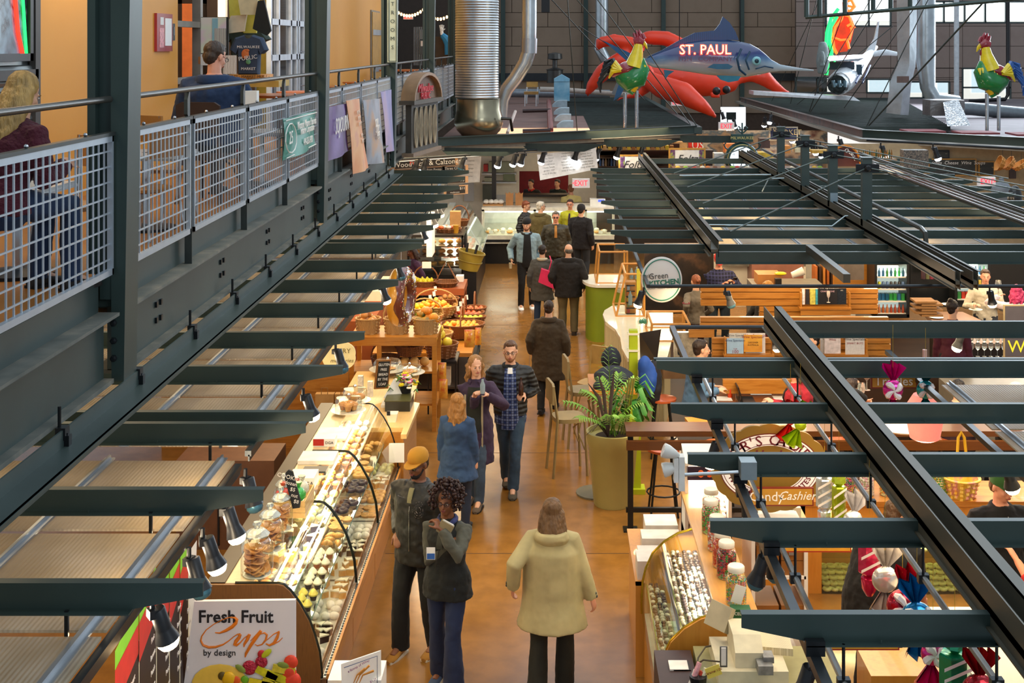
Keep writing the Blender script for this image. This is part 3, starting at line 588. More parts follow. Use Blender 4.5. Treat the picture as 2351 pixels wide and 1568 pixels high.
b=MB().box(P(890,143,19.5),P(912,-60,19.46));t=T('restroom_sign','tall pale sign with vertical restroom lettering on the third column','sign',P(901,143,19.5));b.B('panel',mat('#c9cfb4',.5),t)
b=MB()
for x0,x1 in((892,893),(909,910)):b.box(P(x0,141,19.45),P(x1,-60,19.44))
b.box(P(892,141,19.45),P(910,140,19.44));b.B('border',mat('#2f3b35',.5),t)
for i,ch in enumerate('RESTROOMS'):text(ch,.085,mat('#27332e',.5),face(P(901,109-19.9*(8-i),19.44)),t,ext=.001)
t=T('arched_market_sign','heavy brown arched sign box with red lettering hanging out from the railing','sign',P(960,350,20.5))
M=MTr(P(938,352,20.6))@MRo(R(79),4,'Z')
def sg(o,a,b_):return MB().prism(o,'y',a,b_,M)
W0=1.55;Hh=1.13
b=MB().prism([(0,0),(W0,0),(W0,Hh*.72),(0,Hh*.72)],'y',-.05,.05,M);b.B('box',mat('#3f3b34',.6),t)
arc=[(W0/2-W0/2*cos(pi*i/14),Hh*.74+.42*sin(pi*i/14))for i in range(15)]
MB().prism(arc,'y',-.04,.04,M).B('arch_panel',mat('#6b4c33',.6),t)
b=MB();b.tu([M@V((x,0,z))for x,z in[(W0/2-(W0/2+.03)*cos(pi*i/14),Hh*.74+.46*sin(pi*i/14))for i in range(15)]],(.10,),6)if 0 else b.rings([[M@V((x,y,z))for x,y,z in[(W0/2-(W0/2+d)*cos(pi*i/14),yy,Hh*.74+(.42+d)*sin(pi*i/14))for d,yy in((0,-.12),(.05,-.12),(.05,.12),(0,.12))]]for i in range(15)])
b.B('arch_band',mat('#8a6a4a',.5),t,True);MB().box((-.1,-.13,Hh*.70),(W0+.08,.13,Hh*.76),M).B('cornice',mat('#4a443b',.6),t)
for i in range(5):
 x=.2+i*.27;r=MB()
 r.tu([M@V((x+.09*cos(2*pi*q/14),-.07,Hh*.36+.33*sin(2*pi*q/14)))for q in range(14)],.014,5,closed=True);r.tu([M@V((x,-.07,.1)),M@V((x,-.07,.7))],.012,5);r.B('oval_grille',mat('#a89a80',.5),t,True)
MB().box((-.05,-.1,-.06),(W0+.05,.1,0),M).B('sill',mat('#7d6a57',.6),t)
text('Milwaukee',.2,mat('#c03038',.4),M@MTr((W0/2,-.06,Hh*.92))@MRo(pi/2,4,'X'),t,ext=.01,shear=.2);text('PUBLIC',.17,mat('#c03038',.4),M@MTr((W0/2,-.06,Hh*.8))@MRo(pi/2,4,'X'),t,ext=.01)
def banner(label,pts,Y0,Y1,m,parts=(),X=-2.44,sag=.03):
 a=[(Y0+(Y1-Y0)*u,)for u in range(2)]
 def pp(px,py,dx=0):Y=(X)*F/(px-CX);return V((X+dx,Y,HC-(py-CY)*Y/F))
 tl,tr,br,bl=[pp(*p)for p in pts]
 t=T('banner',label,'banner',((tl+br)/2).to_tuple());n=12;g=[]
 for i in range(n+1):
  for j in range(n+1):
   u,v=i/n,j/n;p=(tl*(1-u)+tr*u)*(1-v)+(bl*(1-u)+br*u)*v;g.append(p+V((sag*sin(pi*u)*(.4+v)+.012*sin(9*u+4*v),0,0)))
 b=MB();b.add(g,[(i*(n+1)+j,(i+1)*(n+1)+j,(i+1)*(n+1)+j+1,i*(n+1)+j+1)for i in range(n)for j in range(n)]);b.add([p-V((.004,0,0))for p in g],[(i*(n+1)+j,i*(n+1)+j+1,(i+1)*(n+1)+j+1,(i+1)*(n+1)+j)for i in range(n)for j in range(n)])
 b.B('cloth',m,t,True)
 def at(u,v):p=(tl*(1-u)+tr*u)*(1-v)+(bl*(1-u)+br*u)*v;return p+V((sag*sin(pi*u)*(.4+v)+.02,0,0))
 return t,at
def side(p,roll=0):return MTr(p)@MRo(pi/2,4,'Z')@MRo(pi/2,4,'X')@MRo(roll,4,'Z')
t,at=banner('teal banner with white lettering tied to the mesh left of the second column',[(650,273),(724,254),(722,334),(651,369)],0,0,mat('#1c7d6c',.45))
for i,s_ in enumerate(["Wisconsin Women's Business","Initiative Corporation"]):text(s_,.105,PW,side(at(.6,.25+.16*i)),t,sx=.75)
text('414-263-5450',.1,PW,side(at(.6,.72)),t,sx=.8);text('25',.17,PW,side(at(.13,.5)),t)
b=MB().tu([at(.13+.13*cos(a*.5),.5+.36*sin(a*.5))for a in range(13)],.006,5,closed=True);b.B('ring',PW,t)
for v in(.05,.95):MB().tu([at(.02,v),at(.98,v)],.005,4).B('stripe',PW,t)
t,at=banner('purple banner with white script hanging right of the second column',[(750,246),(797,237),(799,346),(748,372)],0,0,texmat('purple_fade',[(.3,'#3c2149'),(.7,'#6b4c92')],1.6,(1,1,1),.5))
text('SOJOURN',.26,PW,side(at(.55,.4)),t,shear=.25,sx=.8)
t,at=banner('peach coloured roll of banner standing in front of the mesh',[(795,231),(824,226),(845,385),(812,400)],0,0,texmat('peach_print',[(.35,'#d98a5a'),(.6,'#e7b07c'),(.75,'#c77a86')],1.8,(1,1,1),.5),X=-2.40)
for i,v in enumerate((.18,.26,.34,.5,.58)):text(('MOTHER','MONTH','OF MAY','WED','THURS')[i],.075,mat('#f0d8c0',.6),side(at(.6,v)),t,sx=.8)
t,at=banner('crumpled grey blue banner with white words on the railing',[(833,230),(872,226),(882,370),(843,378)],0,0,texmat('greyblue_print',[(.3,'#5b5148'),(.5,'#8b93a0'),(.62,'#b08a66'),(.75,'#2f7fb0')],1.5,(1,1,1),.4),X=-2.41,sag=.07)
for i,s_ in enumerate(['YOUR','STORY','HERE']):text(s_,.14,PW,side(at(.4,.36+.1*i)),t,sx=.8)
t,at=banner('lilac skyline banner hanging nearest the restroom sign column',[(874,211),(898,205),(906,342),(888,350)],0,0,texmat('skyline_print',[(.3,'#5f6f96'),(.5,'#9a90c0'),(.65,'#b8a0b8')],1.2,(1,1,.6),.5))
def cafe_table(lab,px,py,Y,w=.7):
 p=P(px,py,Y);t=T('cafe_table',lab,'table',(p.x,Y,4.04));
 b=MB().box((p.x-w/2,Y-w/2,p.z-.03),(p.x+w/2,Y+w/2,p.z));b.B('table_top',mat('#b9bcbd',.3,.3),t);MB().box((p.x-w/2-.01,Y-w/2-.01,p.z-.035),(p.x+w/2+.01,Y+w/2+.01,p.z-.02)).B('metal_edge',ALU,t)
 MB().tu([(p.x,Y,4.04),(p.x,Y,p.z)],.03,8).B('leg',CHROME,t,True);MB().la([(.22,0),(.22,.02),(.05,.04)],14,MTr((p.x,Y,4.04))).B('base',BLACKM,t)
 return t
cafe_table('grey topped table at the far left beside the blonde woman',40,425,7.45,.5);cafe_table('grey cafe table behind the mesh left of the seated man',335,350,9.3,.6);cafe_table('small table in front of the seated man',600,300,12.2,.6)
def wood_chair(lab,px,py,Y,rz,grp):
 p=P(px,py,Y);z=p.z-4.04;t=T('wooden_chair',lab,'chair',(p.x,Y,4.04),grp,rz)
 WC=mat('#9a6428',.4,coat=.2)
 MB().la([(.17,z-.03),(.2,z-.02),(.2,z),(.15,z+.01)],16).B('seat',WC,t,True,local=True)
 b=MB();o=[(-.2,z+.22),(.2,z+.22),(.19,z+.42),(-.19,z+.42)];b.prism(o,'y',-.21,-.19);b.B('backrest',WC,t,local=True)
 for sx in(-1,1):
  MB().tu([(sx*.17,-.2,z+.42),(sx*.16,-.17,z),(sx*.19,-.2,0)],.012,8).B('leg',CHROME,t,True,local=True);MB().tu([(sx*.15,.15,z),(sx*.18,.18,0)],.012,8).B('leg',CHROME,t,True,local=True)
 return t
wood_chair('wooden cafe chair with chrome legs just left of the first column',165,470,7.9,2.6,'mezzanine cafe chairs');wood_chair('brown chair with chrome legs right of the first column',330,430,8.9,1.2,'mezzanine cafe chairs')
wood_chair('cafe chair farther along, seen through the second mesh panel',375,385,9.9,-.5,'mezzanine cafe chairs')
for i,(px,py,Y,w)in enumerate([(640,217,15.8,.9),(700,210,18,.8),(790,198,22,.9),(840,188,24.5,.9),(930,160,29,1.2)]):
 p=P(px,py,Y);x=p.x;t=T('cafe_table','%s round orange brown cafe table from the second column onward behind the railing'%ORD[i],'table',(x,Y,4.04),'orange mezzanine tables')
 MB().la([(w*.48,-.03),(w*.5,-.02),(w*.5,0),(w*.45,.003)],24,MTr((x,Y,p.z))).B('table_top',mat('#b5622a',.35),t,True);MB().tu([(x,Y,4.04),(x,Y,p.z-.02)],.03,8).B('leg',CHROME,t)
t=T('fire_extinguisher','red fire extinguisher seen through the mesh behind the seated man','extinguisher',P(537,355,11.8));p=P(537,355,11.8)
MB().la([(.06,0),(.065,.02),(.065,.3),(.05,.36),(.02,.38)],14,MTr(p)).B('cylinder',mat('#b01820',.3),t,True);MB().box((p.x-.02,p.y-.06,p.z+.37),(p.x+.05,p.y+.02,p.z+.42)).B('valve',BLACK,t)
MB().box((p.x-.045,p.y-.068,p.z+.12),(p.x+.045,p.y-.06,p.z+.27)).B('label_plate',PW,t)
for j,(x0,y0,x1,y1,sag)in enumerate([(915,25,978,12,16),(998,38,1033,30,6)]):
 Y=33;t=T('string_lights','string of warm bulbs %s'%('left of the fourth column','between the last two columns')[j],'lights',P((x0+x1)/2,y0,Y))
 pts=[P(x0+(x1-x0)*k/10,y0+(y1-y0)*k/10+sag*4*(k/10)*(1-k/10)*.8,Y)for k in range(11)]
 MB().tu(pts,.015,5).B('cable',BLACK,t)
 for k in range(0 if j else 0,11,1+j):MB().ell(pts[k]-V((0,0,.05)),(.03,.03,.045),8,6).B('bulb',E('#ffc27a',7),t,True)
t=T('exit_sign','small red exit sign under the bulb string at the mezzanine end','sign',P(937,42,33.5));p=P(937,42,33.5);MB().box((p.x-.13,p.y,p.z-.03),(p.x+.13,p.y+.05,p.z+.1)).B('housing',mat('#d8c0b8',.5),t);text('EXIT',.11,E('#ff2030',3),face((p.x,p.y-.01,p.z+.035)),t)
w=MB().box((-9,36,4),(-2.3,36.2,9));struct('wall_mezzanine_end',w,mat('#2d2620',.8),'dark end wall of the mezzanine')
t=T('electrical_panel','grey electrical cabinets and vertical conduits at the end of the mezzanine','cabinet',P(965,140,33))
b=MB()
for k in range(6):b.tu([P(951+k*4,62,33.2),P(951+k*4,150,33.2)],.015,6)
b.B('conduit',mat('#7a8085',.4,.7),t);fb(963,68,977,90,33,.2).B('meter_box',mat('#6c757a',.4,.4),t);fb(963,92,977,125,33,.2).B('switch_box',mat('#4d5559',.4,.4),t);fb(966,94,972,106,32.98,.02).B('warning_plate',PW,t)
t=T('painted_cutout','painted cutout of a waving arm in a blue sleeve between the last columns','decoration',P(1018,140,34))
fb(1000,84,1033,150,34.1,.05).B('backing',mat('#4a3a26',.7),t)
b=MB().ell(P(1014,68,34),(.05,.03,.07),8,6)
for k in range(4):b.tu([P(1011+k*2.2,66,34),P(1009.5+k*3.2,56+abs(k-1.5)*1.2,34)],.014,5)
b.tu([P(1017,70,34),P(1022,66,34)],.014,5).tu([P(1014,72,34),P(1015,80,34)],.045,8);b.B('hand',mat('#e8e4d8',.6),t,True)
MB().tu([P(1015,80,34),P(1023,88,34),P(1031,100,34),P(1033,125,34)],[.07,.1,.13,.14],8).B('sleeve',mat('#2c7fa8',.6),t,True)
# ---------------- things standing on and hanging over the far roof decks
def pxt(mb,pts,Y,n=10,dy=1.0,M=None):
 "tube through picture points (px,py,rpx[,dY]) at depth Y"
 q=[P(a[0],a[1],Y+(a[3]if len(a)>3 else 0))for a in pts];rr=[(a[2]*Y/F*dy,a[2]*Y/F)for a in pts]
 return mb.tu(q,rr,n)
def remesh(o,vs,sm=4,disp=0,dsz=.12):
 m=o.modifiers.new('r','REMESH');m.mode='VOXEL';m.voxel_size=vs;m.use_smooth_shade=True
 if sm:m=o.modifiers.new('s','SMOOTH');m.iterations=sm;m.factor=.6
 if disp:
  k='clouds%g'%dsz;tx=bpy.data.textures.get(k)or bpy.data.textures.new(k,'CLOUDS');tx.noise_scale=dsz
  m=o.modifiers.new('d','DISPLACE');m.texture=tx;m.strength=disp;m.mid_level=.5
 return o
Yd=29.6
t=T('spiral_duct','huge corrugated silver duct standing beside the last mezzanine column','duct',P(1097,300,Yd))
prof=[];r0=50*Yd/F;z=P(0,225,Yd).z;zt=7.8
while z<zt:prof+=[(r0*.985,z),(r0*1.01,z+.03)];z+=.06
b=MB().la(prof,28,MTr((wx(1095,Yd),Yd,0)));b.B('corrugated_shaft',GALV,t,True,ang=25)
z1=P(0,227,Yd).z;z0=P(0,305,Yd).z;b=MB().la([(r0*.7,z0-.1),(r0*1.0,z0+.06),(r0*1.13,z0+.22),(r0*1.1,z0+.35),(r0*1.09,z0+.4),(r0*1.0,z0+.55),(r0*1.0,z1)],24,MTr((wx(1099,Yd),Yd,0)));b.B('elbow_base',mat('#a39a80',.25,.9,.15,2),t,True)
t=T('curved_duct','slim silver duct bending behind the corrugated one','duct',P(1150,270,31))
b=MB();pxt(b,[(1215,-60,17),(1215,60,17),(1214,115,17),(1205,145,17),(1183,180,16),(1163,205,16),(1153,230,15),(1150,275,14)],31,14);b.B('pipe',GALV,t,True)
b=MB();pxt(b,[(1215,88,18.5),(1214,122,18.5)],31,14);b.B('joint_collar',ALU,t,True)
t=T('vertical_duct','silver duct hanging in front of the brown wall left of the red inflatable','duct',P(1383,140,52))
b=MB();pxt(b,[(1382,-60,15),(1382,85,15),(1376,110,14),(1392,140,13)],52,14);b.B('pipe',GALV,t,True)
for i,(lab,pts)in enumerate([('tall shiny folded duct dropping to the right hand roof deck',[(2082,-60,24),(2082,120,22),(2082,150,20),(2068,190,24),(2060,262,26)]),('second tall silver duct right of the folded one, bending onto the deck',[(2125,-60,23),(2125,130,23),(2130,200,18),(2145,232,22),(2200,240,20)])]):
 t=T('square_duct',lab,'duct',P(pts[-1][0],pts[-1][1],36+i));b=MB();pxt(b,pts,36+i,4 if i==0 else 10);b.B('duct_body',GALV,t,True);
 if i==0:fb(2060,175,2087,190,34.8,.05).B('tag_plate',mat('#6b554e',.6),t)
t=T('horizontal_duct','long grey duct lying along the right roof deck','duct',P(2280,260,38));b=MB();pxt(b,[(2140,248,15),(2230,250,15),(2420,268,15)],38,12);b.B('pipe',mat('#7b8388',.35,.6),t,True)
b=MB();pxt(b,[(2204,258,8,-8),(2215,235,12,-8),(2180,228,15,-8),(2150,232,14,-8),(2141,250,12,-8)],40,5);t=T('foil_wrapped_box','square duct box wrapped in crumpled silver foil on the right roof deck','duct',P(2180,290,31.5));fb(2136,230,2215,266,33,.7).B('box',mat('#8f8a88',.35,.8,.2,3,bump=.6,bscale=9),t)
b=MB();b.add([P(*q)for q in[(2165,235,32.9),(2200,228,32.9),(2228,288,31.6),(2175,290,31.6),(2165,235,33.2),(2200,228,33.2),(2228,288,32),(2175,290,32)]],[(0,1,2,3),(7,6,5,4),(0,4,5,1),(1,5,6,2),(2,6,7,3),(3,7,4,0)]);b.B('foil',mat('#c4c6c8',.15,1,.1,5,bump=1,bscale=14),t)
t=T('white_pole','slim white pole in front of the pale wing wall','pole',P(2195,228,50));b=MB();pxt(b,[(2196,-40,6),(2196,232,6)],50,10);b.B('pole',mat('#d8dde0',.35),t,True)
t=T('black_drain_pipe','black drain pipe bending to the left near the right rooster','pipe',P(2310,230,45));b=MB();pxt(b,[(2314,-40,4.5),(2314,218,4.5),(2308,228,4.5),(2225,232,4)],48,8);b.B('pipe',BLACK,t,True)
for i,(px,py,Y,w)in enumerate([(1297,285,31,38),(1292,270,33,38),(1289,255,35.5,36),(1285,238,38,34)]):
 b=MB();s=Y/F;c=P(px,py,Y);o=[(-w/2*s,-7*s),(w/2*s,-7*s),(w/2*s,8*s)]+[(-w/2*s+w*s*.5*(1-cos(a*pi/12))if 0 else w/2*s-w*s*a/6,8*s-(0 if a<3 else(a-3)**2*1.2*s))for a in range(1,7)]
 b.prism(o,'y',-.25,.25,MTr(c));solo('roof_vent',b,mat('#9fb3bd',.35,.4),'%s pale blue hooded vent from the front of the left roof deck'%ORD[i],'vent','row of pale blue vents')
t=T('painted_box','tall light blue box with a pitched lid and picture panels among the vents','box',P(1290,225,40));fb(1272,186,1308,232,40,.5).B('cabinet',texmat('sky_picture',[(.4,'#5d9ab8'),(.6,'#9cc4d4')],1.5,(1,1,1),.5),t)
a=P(1272,187,40);c=P(1308,187,40);MB().prism([(a.x,a.z),(c.x,c.z),(c.x,c.z+.08),((a.x+c.x)/2,a.z+.22),(a.x,a.z+.08)],'y',39.98,40.5).B('lid',mat('#7fb3cc',.5),t)
b=MB();
for i in range(5):pxt(b,[(1262,298-i*14,4),(1262,284-i*14,4)],31+i*2.2,8)
b=MB().tu([P(1264,300,30.6),P(1262,262,34),P(1260,232,40)],.07,8);t=T('red_pipe','rusty red sprinkler pipe with branches lying on the left roof deck','pipe',P(1262,295,31));b.B('main_pipe',mat('#7d3a30',.5,.3),t,True)
for y,Y in((300,30.6),(254,35)):MB().tu([P(1200,y+1,Y),P(1264,y-1,Y)],.05,8).B('branch_pipe',mat('#3c2c2a',.5,.3),t,True)
t=T('bent_handrail_pipe','white and black bent pipe on the left deck beside the big duct','pipe',P(1180,300,30.5));MB().tu([P(1150,272,29.2),P(1172,273,29.2),P(1176,300,29.4)],.035,8).B('pipe',BLACKM,t,True);MB().tu([P(1165,305,29.6),P(1183,256,32)],.04,8).B('pale_rail',mat('#cdb9ac',.5),t,True)
t=T('wooden_chair','light wood chair with metal legs left on the roof deck beside the bent duct','chair',P(1217,240,40))
fb(1209,188,1235,200,40.2,.05).B('backrest',mat('#b58a45',.5),t);fb(1203,211,1236,217,39.7,.5).B('seat',mat('#9a7038',.5),t)
for px,Y in((1206,39.8),(1232,39.8),(1210,40.2),(1235,40.2)):MB().tu([P(px,200 if Y>40 else 214,Y),P(px,244 if Y<40 else 238,Y)],.025,6).B('leg',CHROME,t)
b=MB();pxt(b,[(1270,208,7),(1276,150,6)],52,8);
t=T('chimney_cap','steel vent drum with small cap at the back of the left deck','vent',P(1276,190,50));b=MB();c=P(1274,190,50);b.la([(.32,0),(.32,.5),(.38,.52),(.1,.6),(.1,.9),(.3,.95),(.28,1.15),(.05,1.2)],14,MTr(c));b.B('drum',mat('#4c4a47',.4,.7),t,True)
t=T('floor_pipes','long pale pipe crossing the back of the left roof deck','pipe',P(1300,215,46));MB().tu([P(1050,212,46),P(1400,216,46)],.16,10).B('pipe',mat('#7f858c',.4,.5),t,True);MB().tu([P(1240,205,44),P(1290,206,44),P(1470,220,44)],.09,10).B('pale_pipe',mat('#b9aea2',.5),t,True)
def exits(lab,px,py,w,Y,arrow=None,sc=1):
 s=Y/F;c=P(px,py,Y);h=w*.52;t=T('exit_sign',lab,'sign',(c.x,Y,c.z-h/2*s));fb(px-w/2,py-h/2,px+w/2,py+h/2,Y,.08).B('housing',mat('#cfc9c6',.5,emit=.25),t);text('EXIT',h*.85*s,E('#ff2038',1.3),face((c.x,Y-.005,c.z)),t,sx=.85)
 if arrow:text(arrow,h*.5*s,E('#ff2038',1.3),face((c.x+(w*.43*s)*(1 if arrow=='>' else-1),Y-.005,c.z)),t)
exits('red letter exit sign under the red claw tip',1668,290,36,36);exits('pale exit sign half hidden behind rods under the inflatable',1554,236,26,42)
exits('lit red exit sign with left arrow above the deli case',1334,421,40,26.5,'<');exits('lit red exit sign with right arrow at the right wall',2266,417,40,23,'>')
# ---- red inflatable crab-lobster
RED=mat('#e63c1a',.45,0,.08,1.5,bump=.25,bscale=3,sub=.0,coat=.1);t=T('inflatable_lobster','giant orange red inflatable lobster lying across the far roof decks','inflatable',P(1580,215,42))
b=MB();YL=42
pxt(b,[(1346,222,4),(1356,200,13),(1385,165,20),(1420,140,20),(1448,128,18)],YL,14)
pxt(b,[(1370,118,3),(1376,98,14),(1410,92,15),(1450,98,14),(1480,112,16)],YL,14,1)
pxt(b,[(1462,88,8),(1490,86,17),(1530,88,18),(1575,110,18)],YL+1,14)
pxt(b,[(1440,150,22),(1500,170,32),(1560,178,40),(1620,188,34),(1665,192,27),(1692,193,14)],YL,16,1.1)
pxt(b,[(1470,172,16,-1.5),(1520,200,26,-2),(1570,215,26,-2.5),(1615,245,15,-3),(1646,270,4,-3)],YL,14)
pxt(b,[(1480,150,14,-1),(1500,190,14,-1.5),(1470,215,10,-1.5),(1412,230,3,-1)],YL,12)
pxt(b,[(1690,185,10),(1722,172,16),(1755,178,20),(1775,196,14),(1800,212,9),(1818,214,3)],YL,12)
for x in(1630,1645):pxt(b,[(x,212,7),(x+8,225,4),(x+14,226,3)],YL-1,8)
remesh(b.B('body',RED,t,True),.09,3)
b=MB()
for x,y in((1645,209),(1668,206)):b.ell(P(x,y,YL-2.2),(.13,.13,.13),10,8)
b.B('eyes',BLACK,t,True)
MB().tu([P(1412,218,YL-2),P(1425,190,YL-2)],.12,4).B('ladder_strip',mat('#6f6d6c',.5),t)
# ---- marlin sign
YM=33.5;t=T('marlin_sign','big blue and silver marlin with red neon lettering hanging over the roof deck','sign',P(1660,185,YM))
def spine(pts,m=16):
 return pts
fishm=bpy.data.materials.new('fish_paint');fishm.use_nodes=True;nt=fishm.node_tree;N=nt.nodes;L=nt.links;b_=N['Principled BSDF'];b_.inputs['Roughness'].default_value=.25;b_.inputs['Coat Weight'].default_value=.5
tc=N.new('ShaderNodeTexCoord');sp=N.new('ShaderNodeSeparateXYZ');L.new(tc.outputs['Generated'],sp.inputs[0]);no=N.new('ShaderNodeTexNoise');no.inputs['Scale'].default_value=3;L.new(tc.outputs['Object'],no.inputs[0])
ma=N.new('ShaderNodeMath');ma.operation='MULTIPLY_ADD';ma.inputs[1].default_value=.12;L.new(no.outputs[0],ma.inputs[0]);L.new(sp.outputs[2],ma.inputs[2])
rp=N.new('ShaderNodeValToRGB');L.new(ma.outputs[0],rp.inputs[0]);e=rp.color_ramp.elements;e[0].position=.1;e[0].color=hx('#b9bcb8');e[1].position=1;e[1].color=hx('#0c2f5a')
for p_,c_ in((.4,'#8fa0ac'),(.55,'#4a6d90'),(.68,'#1c2c66'),(.85,'#1a2a5c')):q=e.new(p_);q.color=hx(c_)
L.new(rp.outputs[0],b_.inputs['Base Color'])
prof=[(1478,140,4),(1500,141,14),(1540,136,24),(1580,131,34),(1620,131,40),(1660,133,42),(1690,136,42),(1715,139,39),(1735,143,32),(1752,148,24),(1768,152,15),(1790,156,8),(1830,159,4),(1868,162,1.5)]
b=MB();pxt(b,prof,YM,20,.55);b.B('body',fishm,t,True,ang=180)
s=YM/F
def flat(pts,y0,y1,m,nm):
 o=[(P(x,y,YM).x,P(x,y,YM).z)for x,y in pts];MB().prism(o,'y',y0,y1).B(nm,m,t)
FB=texmat('fin_blue',[(.2,'#0c2c5c'),(.5,'#15508a'),(.8,'#0a2348')],6,(1,1,.2),.3,kind='wave',dist=1)
flat([(1482,132),(1520,115),(1560,92),(1595,75),(1640,70),(1652,55),(1659,38),(1675,52),(1688,72),(1696,92),(1650,92),(1600,96),(1550,108),(1520,125)],YM-.03,YM+.03,FB,'dorsal_fin')
flat([(1524,160),(1548,163),(1535,172),(1527,183)],YM-.03,YM+.03,mat('#1c5f7a',.3),'anal_fin');flat([(1640,172),(1696,174),(1690,184),(1668,188),(1650,182)],YM-.4,YM-.34,mat('#1c6f86',.3),'pelvic_fin')
flat([(1618,154),(1632,146),(1665,146),(1676,152),(1668,158),(1640,158)],YM-.56,YM-.5,mat('#1d5570',.3),'pectoral_fin')
flat([(1484,140),(1440,118),(1384,92),(1400,105),(1440,140),(1420,200),(1410,232),(1425,222),(1450,175),(1478,150)],YM+.25,YM+.32,mat('#1d4f7a',.35),'tail_fin')
c=P(1737,140,YM-.38);MB().ell(c,(.12,.04,.12),14,8).B('eye',mat('#7fb6bd',.2),t,True);MB().ell(c-V((0,.035,0)),(.06,.03,.06),12,6).B('pupil',mat('#14303c',.1),t,True)
b=MB().tu([P(1702,112,YM-.47),P(1692,135,YM-.53),P(1698,160,YM-.47),P(1712,172,YM-.36)],.03,6);b.tu([P(1722,118,YM-.40),P(1712,138,YM-.46),P(1720,160,YM-.40)],.025,6);b.tu([P(1735,158,YM-.32),P(1755,152,YM-.25),P(1775,156,YM-.14)],.02,6);b.B('gill_line',mat('#123a55',.3),t,True)
text('ST. PAUL',.36,E('#ff3a20',6),face(P(1619,115,YM-.55)),t,'neon_lettering',bold=.012,sx=.95);text('ST. PAUL',.36,E('#ffb090',7),face(P(1619,115,YM-.565)),t,'neon_core',bold=-.008,sx=.95)
text('FISH   COMPANY',.17,mat('#6b3a4a',.4),face(P(1620,136,YM-.56)),t,sx=1.1)
MB().tu([P(1560,100,YM),P(1560,-60,YM)],.012,5).B('hanging_wire',BLACKM,t);MB().tu([P(1700,100,YM),P(1700,-60,YM)],.012,5).B('hanging_wire',BLACKM,t)
# ---- roosters
def rooster(lab,px,Y,sg,by):
 t=T('rooster_statue',lab,'statue',P(px,by,Y))
 def A(pts,n=10,dy=.8):b=MB();pxt(b,[(px+sg*a[0],by-a[1],a[2])+tuple(a[3:])for a in pts],Y,n,dy);return b
 G_,YL_,RD,BLU=mat('#1f7a3c',.2,coat=.5,var=.2,scale=4),mat('#e0c81c',.2,coat=.5,bump=.4,bscale=10),mat('#8a1f2a',.25,coat=.5,bump=.3,bscale=8),mat('#1d4f94',.25,coat=.4,bump=.4,bscale=10)
 A([(-38,126,8),(-25,122,22),(-8,112,31),(8,118,31),(18,138,25),(15,158,15)],14).B('body',G_,t,True)
 A([(2,83,8),(8,100,16),(14,122,17)],12).B('breast',mat('#e8b81c',.25,coat=.5),t,True)
 A([(5,78,5),(-6,88,9),(-14,102,14)],10).B('thigh',G_,t,True)
 A([(-46,118,4),(-34,128,13),(-12,135,17),(8,142,12)],12,1.35).B('wing',RD,t,True)
 b=A([(5,140,27),(10,158,22),(14,176,16),(16,192,12)],14)
 for k in range(7):
  a=-16+k*6.5;pxt(b,[(px+sg*(6+a),by-142,5,-.12),(px+sg*(4+a),by-128-((k%2)*4),1,-.2)],Y,6)
 b.B('neck_hackle',YL_,t,True)
 A([(6,195,10),(17,198,15),(27,194,9)],12).B('head',RD,t,True)
 A([(25,197,6),(32,190,4),(36,181,1)],8).B('beak',mat('#e6c51a',.25,coat=.4),t,True)
 b=MB()
 for dx,h in((6,12),(12,18),(19,19),(26,10)):pxt(b,[(px+sg*(dx+4),by-204,4.5),(px+sg*dx,by-208-h*.6,3.5),(px+sg*(dx-2),by-206-h,1.5)],Y,6)
 pxt(b,[(px+sg*22,by-188,4),(px+sg*24,by-176,5),(px+sg*23,by-168,2)],Y,8);b.B('comb',RD,t,True)
 b=MB()
 for k in range(6):pxt(b,[(px+sg*-30,by-128,6,.1*k-.2),(px+sg*(-44-k*3),by-(155-k*6),7),(px+sg*(-60-k*3),by-(152-k*10),5),(px+sg*(-66-k*1),by-(120-k*8),1.5)],Y,6)
 b.B('tail',BLU if sg<0 else mat('#1c2226',.3,coat=.3),t,True)
 b=MB()
 for k in range(4):pxt(b,[(px+sg*-24,by-132,5,-.25),(px+sg*(-38-k*2),by-(150-k*7),6,-.2),(px+sg*(-46-k*2),by-(140-k*9),2,-.15)],Y,6)
 b.B('tail_covert',YL_,t,True)
 for dx,y2 in((-15,80),(12,85)):b=MB();pxt(b,[(px+sg*dx,by-y2,4.5),(px+sg*dx,by,4)],Y,10);b.B('leg',CHROME,t,True)
rooster('painted rooster on two steel poles standing in front of the red inflatable',1450,31.5,1,293);rooster('painted rooster with blue tail on two steel poles at the far right',2278,29.5,-1,300)
# ---- neon figure, stone face, airplane
Yn=45;t=T('neon_sign','tall orange and green neon sign figure on the wing wall window','sign',P(1935,170,Yn))
OG=E('#ff5a20',2.2);GRN=E('#18e050',3)
fig=MB();fig.prism([(P(x,y,Yn).x,P(x,y,Yn).z)for x,y in[(1915,35),(1932,30),(1955,40),(1962,60),(1955,92),(1945,118),(1915,122),(1905,95),(1912,70)]],'y',Yn,Yn+.15);fig.B('backing',mat('#b03a18',.5,emit=.5),t)
def ntube(pts,m,nm,r=.05):MB().tu([P(x,y,Yn-.1)for x,y in pts],r,6).B(nm,m,t)
ntube([(1932,45),(1918,62),(1912,85),(1930,92),(1950,90),(1958,62),(1950,38),(1936,34),(1932,45)],OG,'orange_tube');ntube([(1945,60),(1958,52),(1962,62),(1952,66)],OG,'orange_tube');ntube([(1912,88),(1915,110),(1922,124)],OG,'orange_tube');ntube([(1945,92),(1950,112)],OG,'orange_tube')
ntube([(1938,5),(1955,0),(1962,15),(1952,26),(1938,22),(1938,5)],OG,'orange_tube',.07);ntube([(1940,12),(1958,16)],OG,'orange_tube')
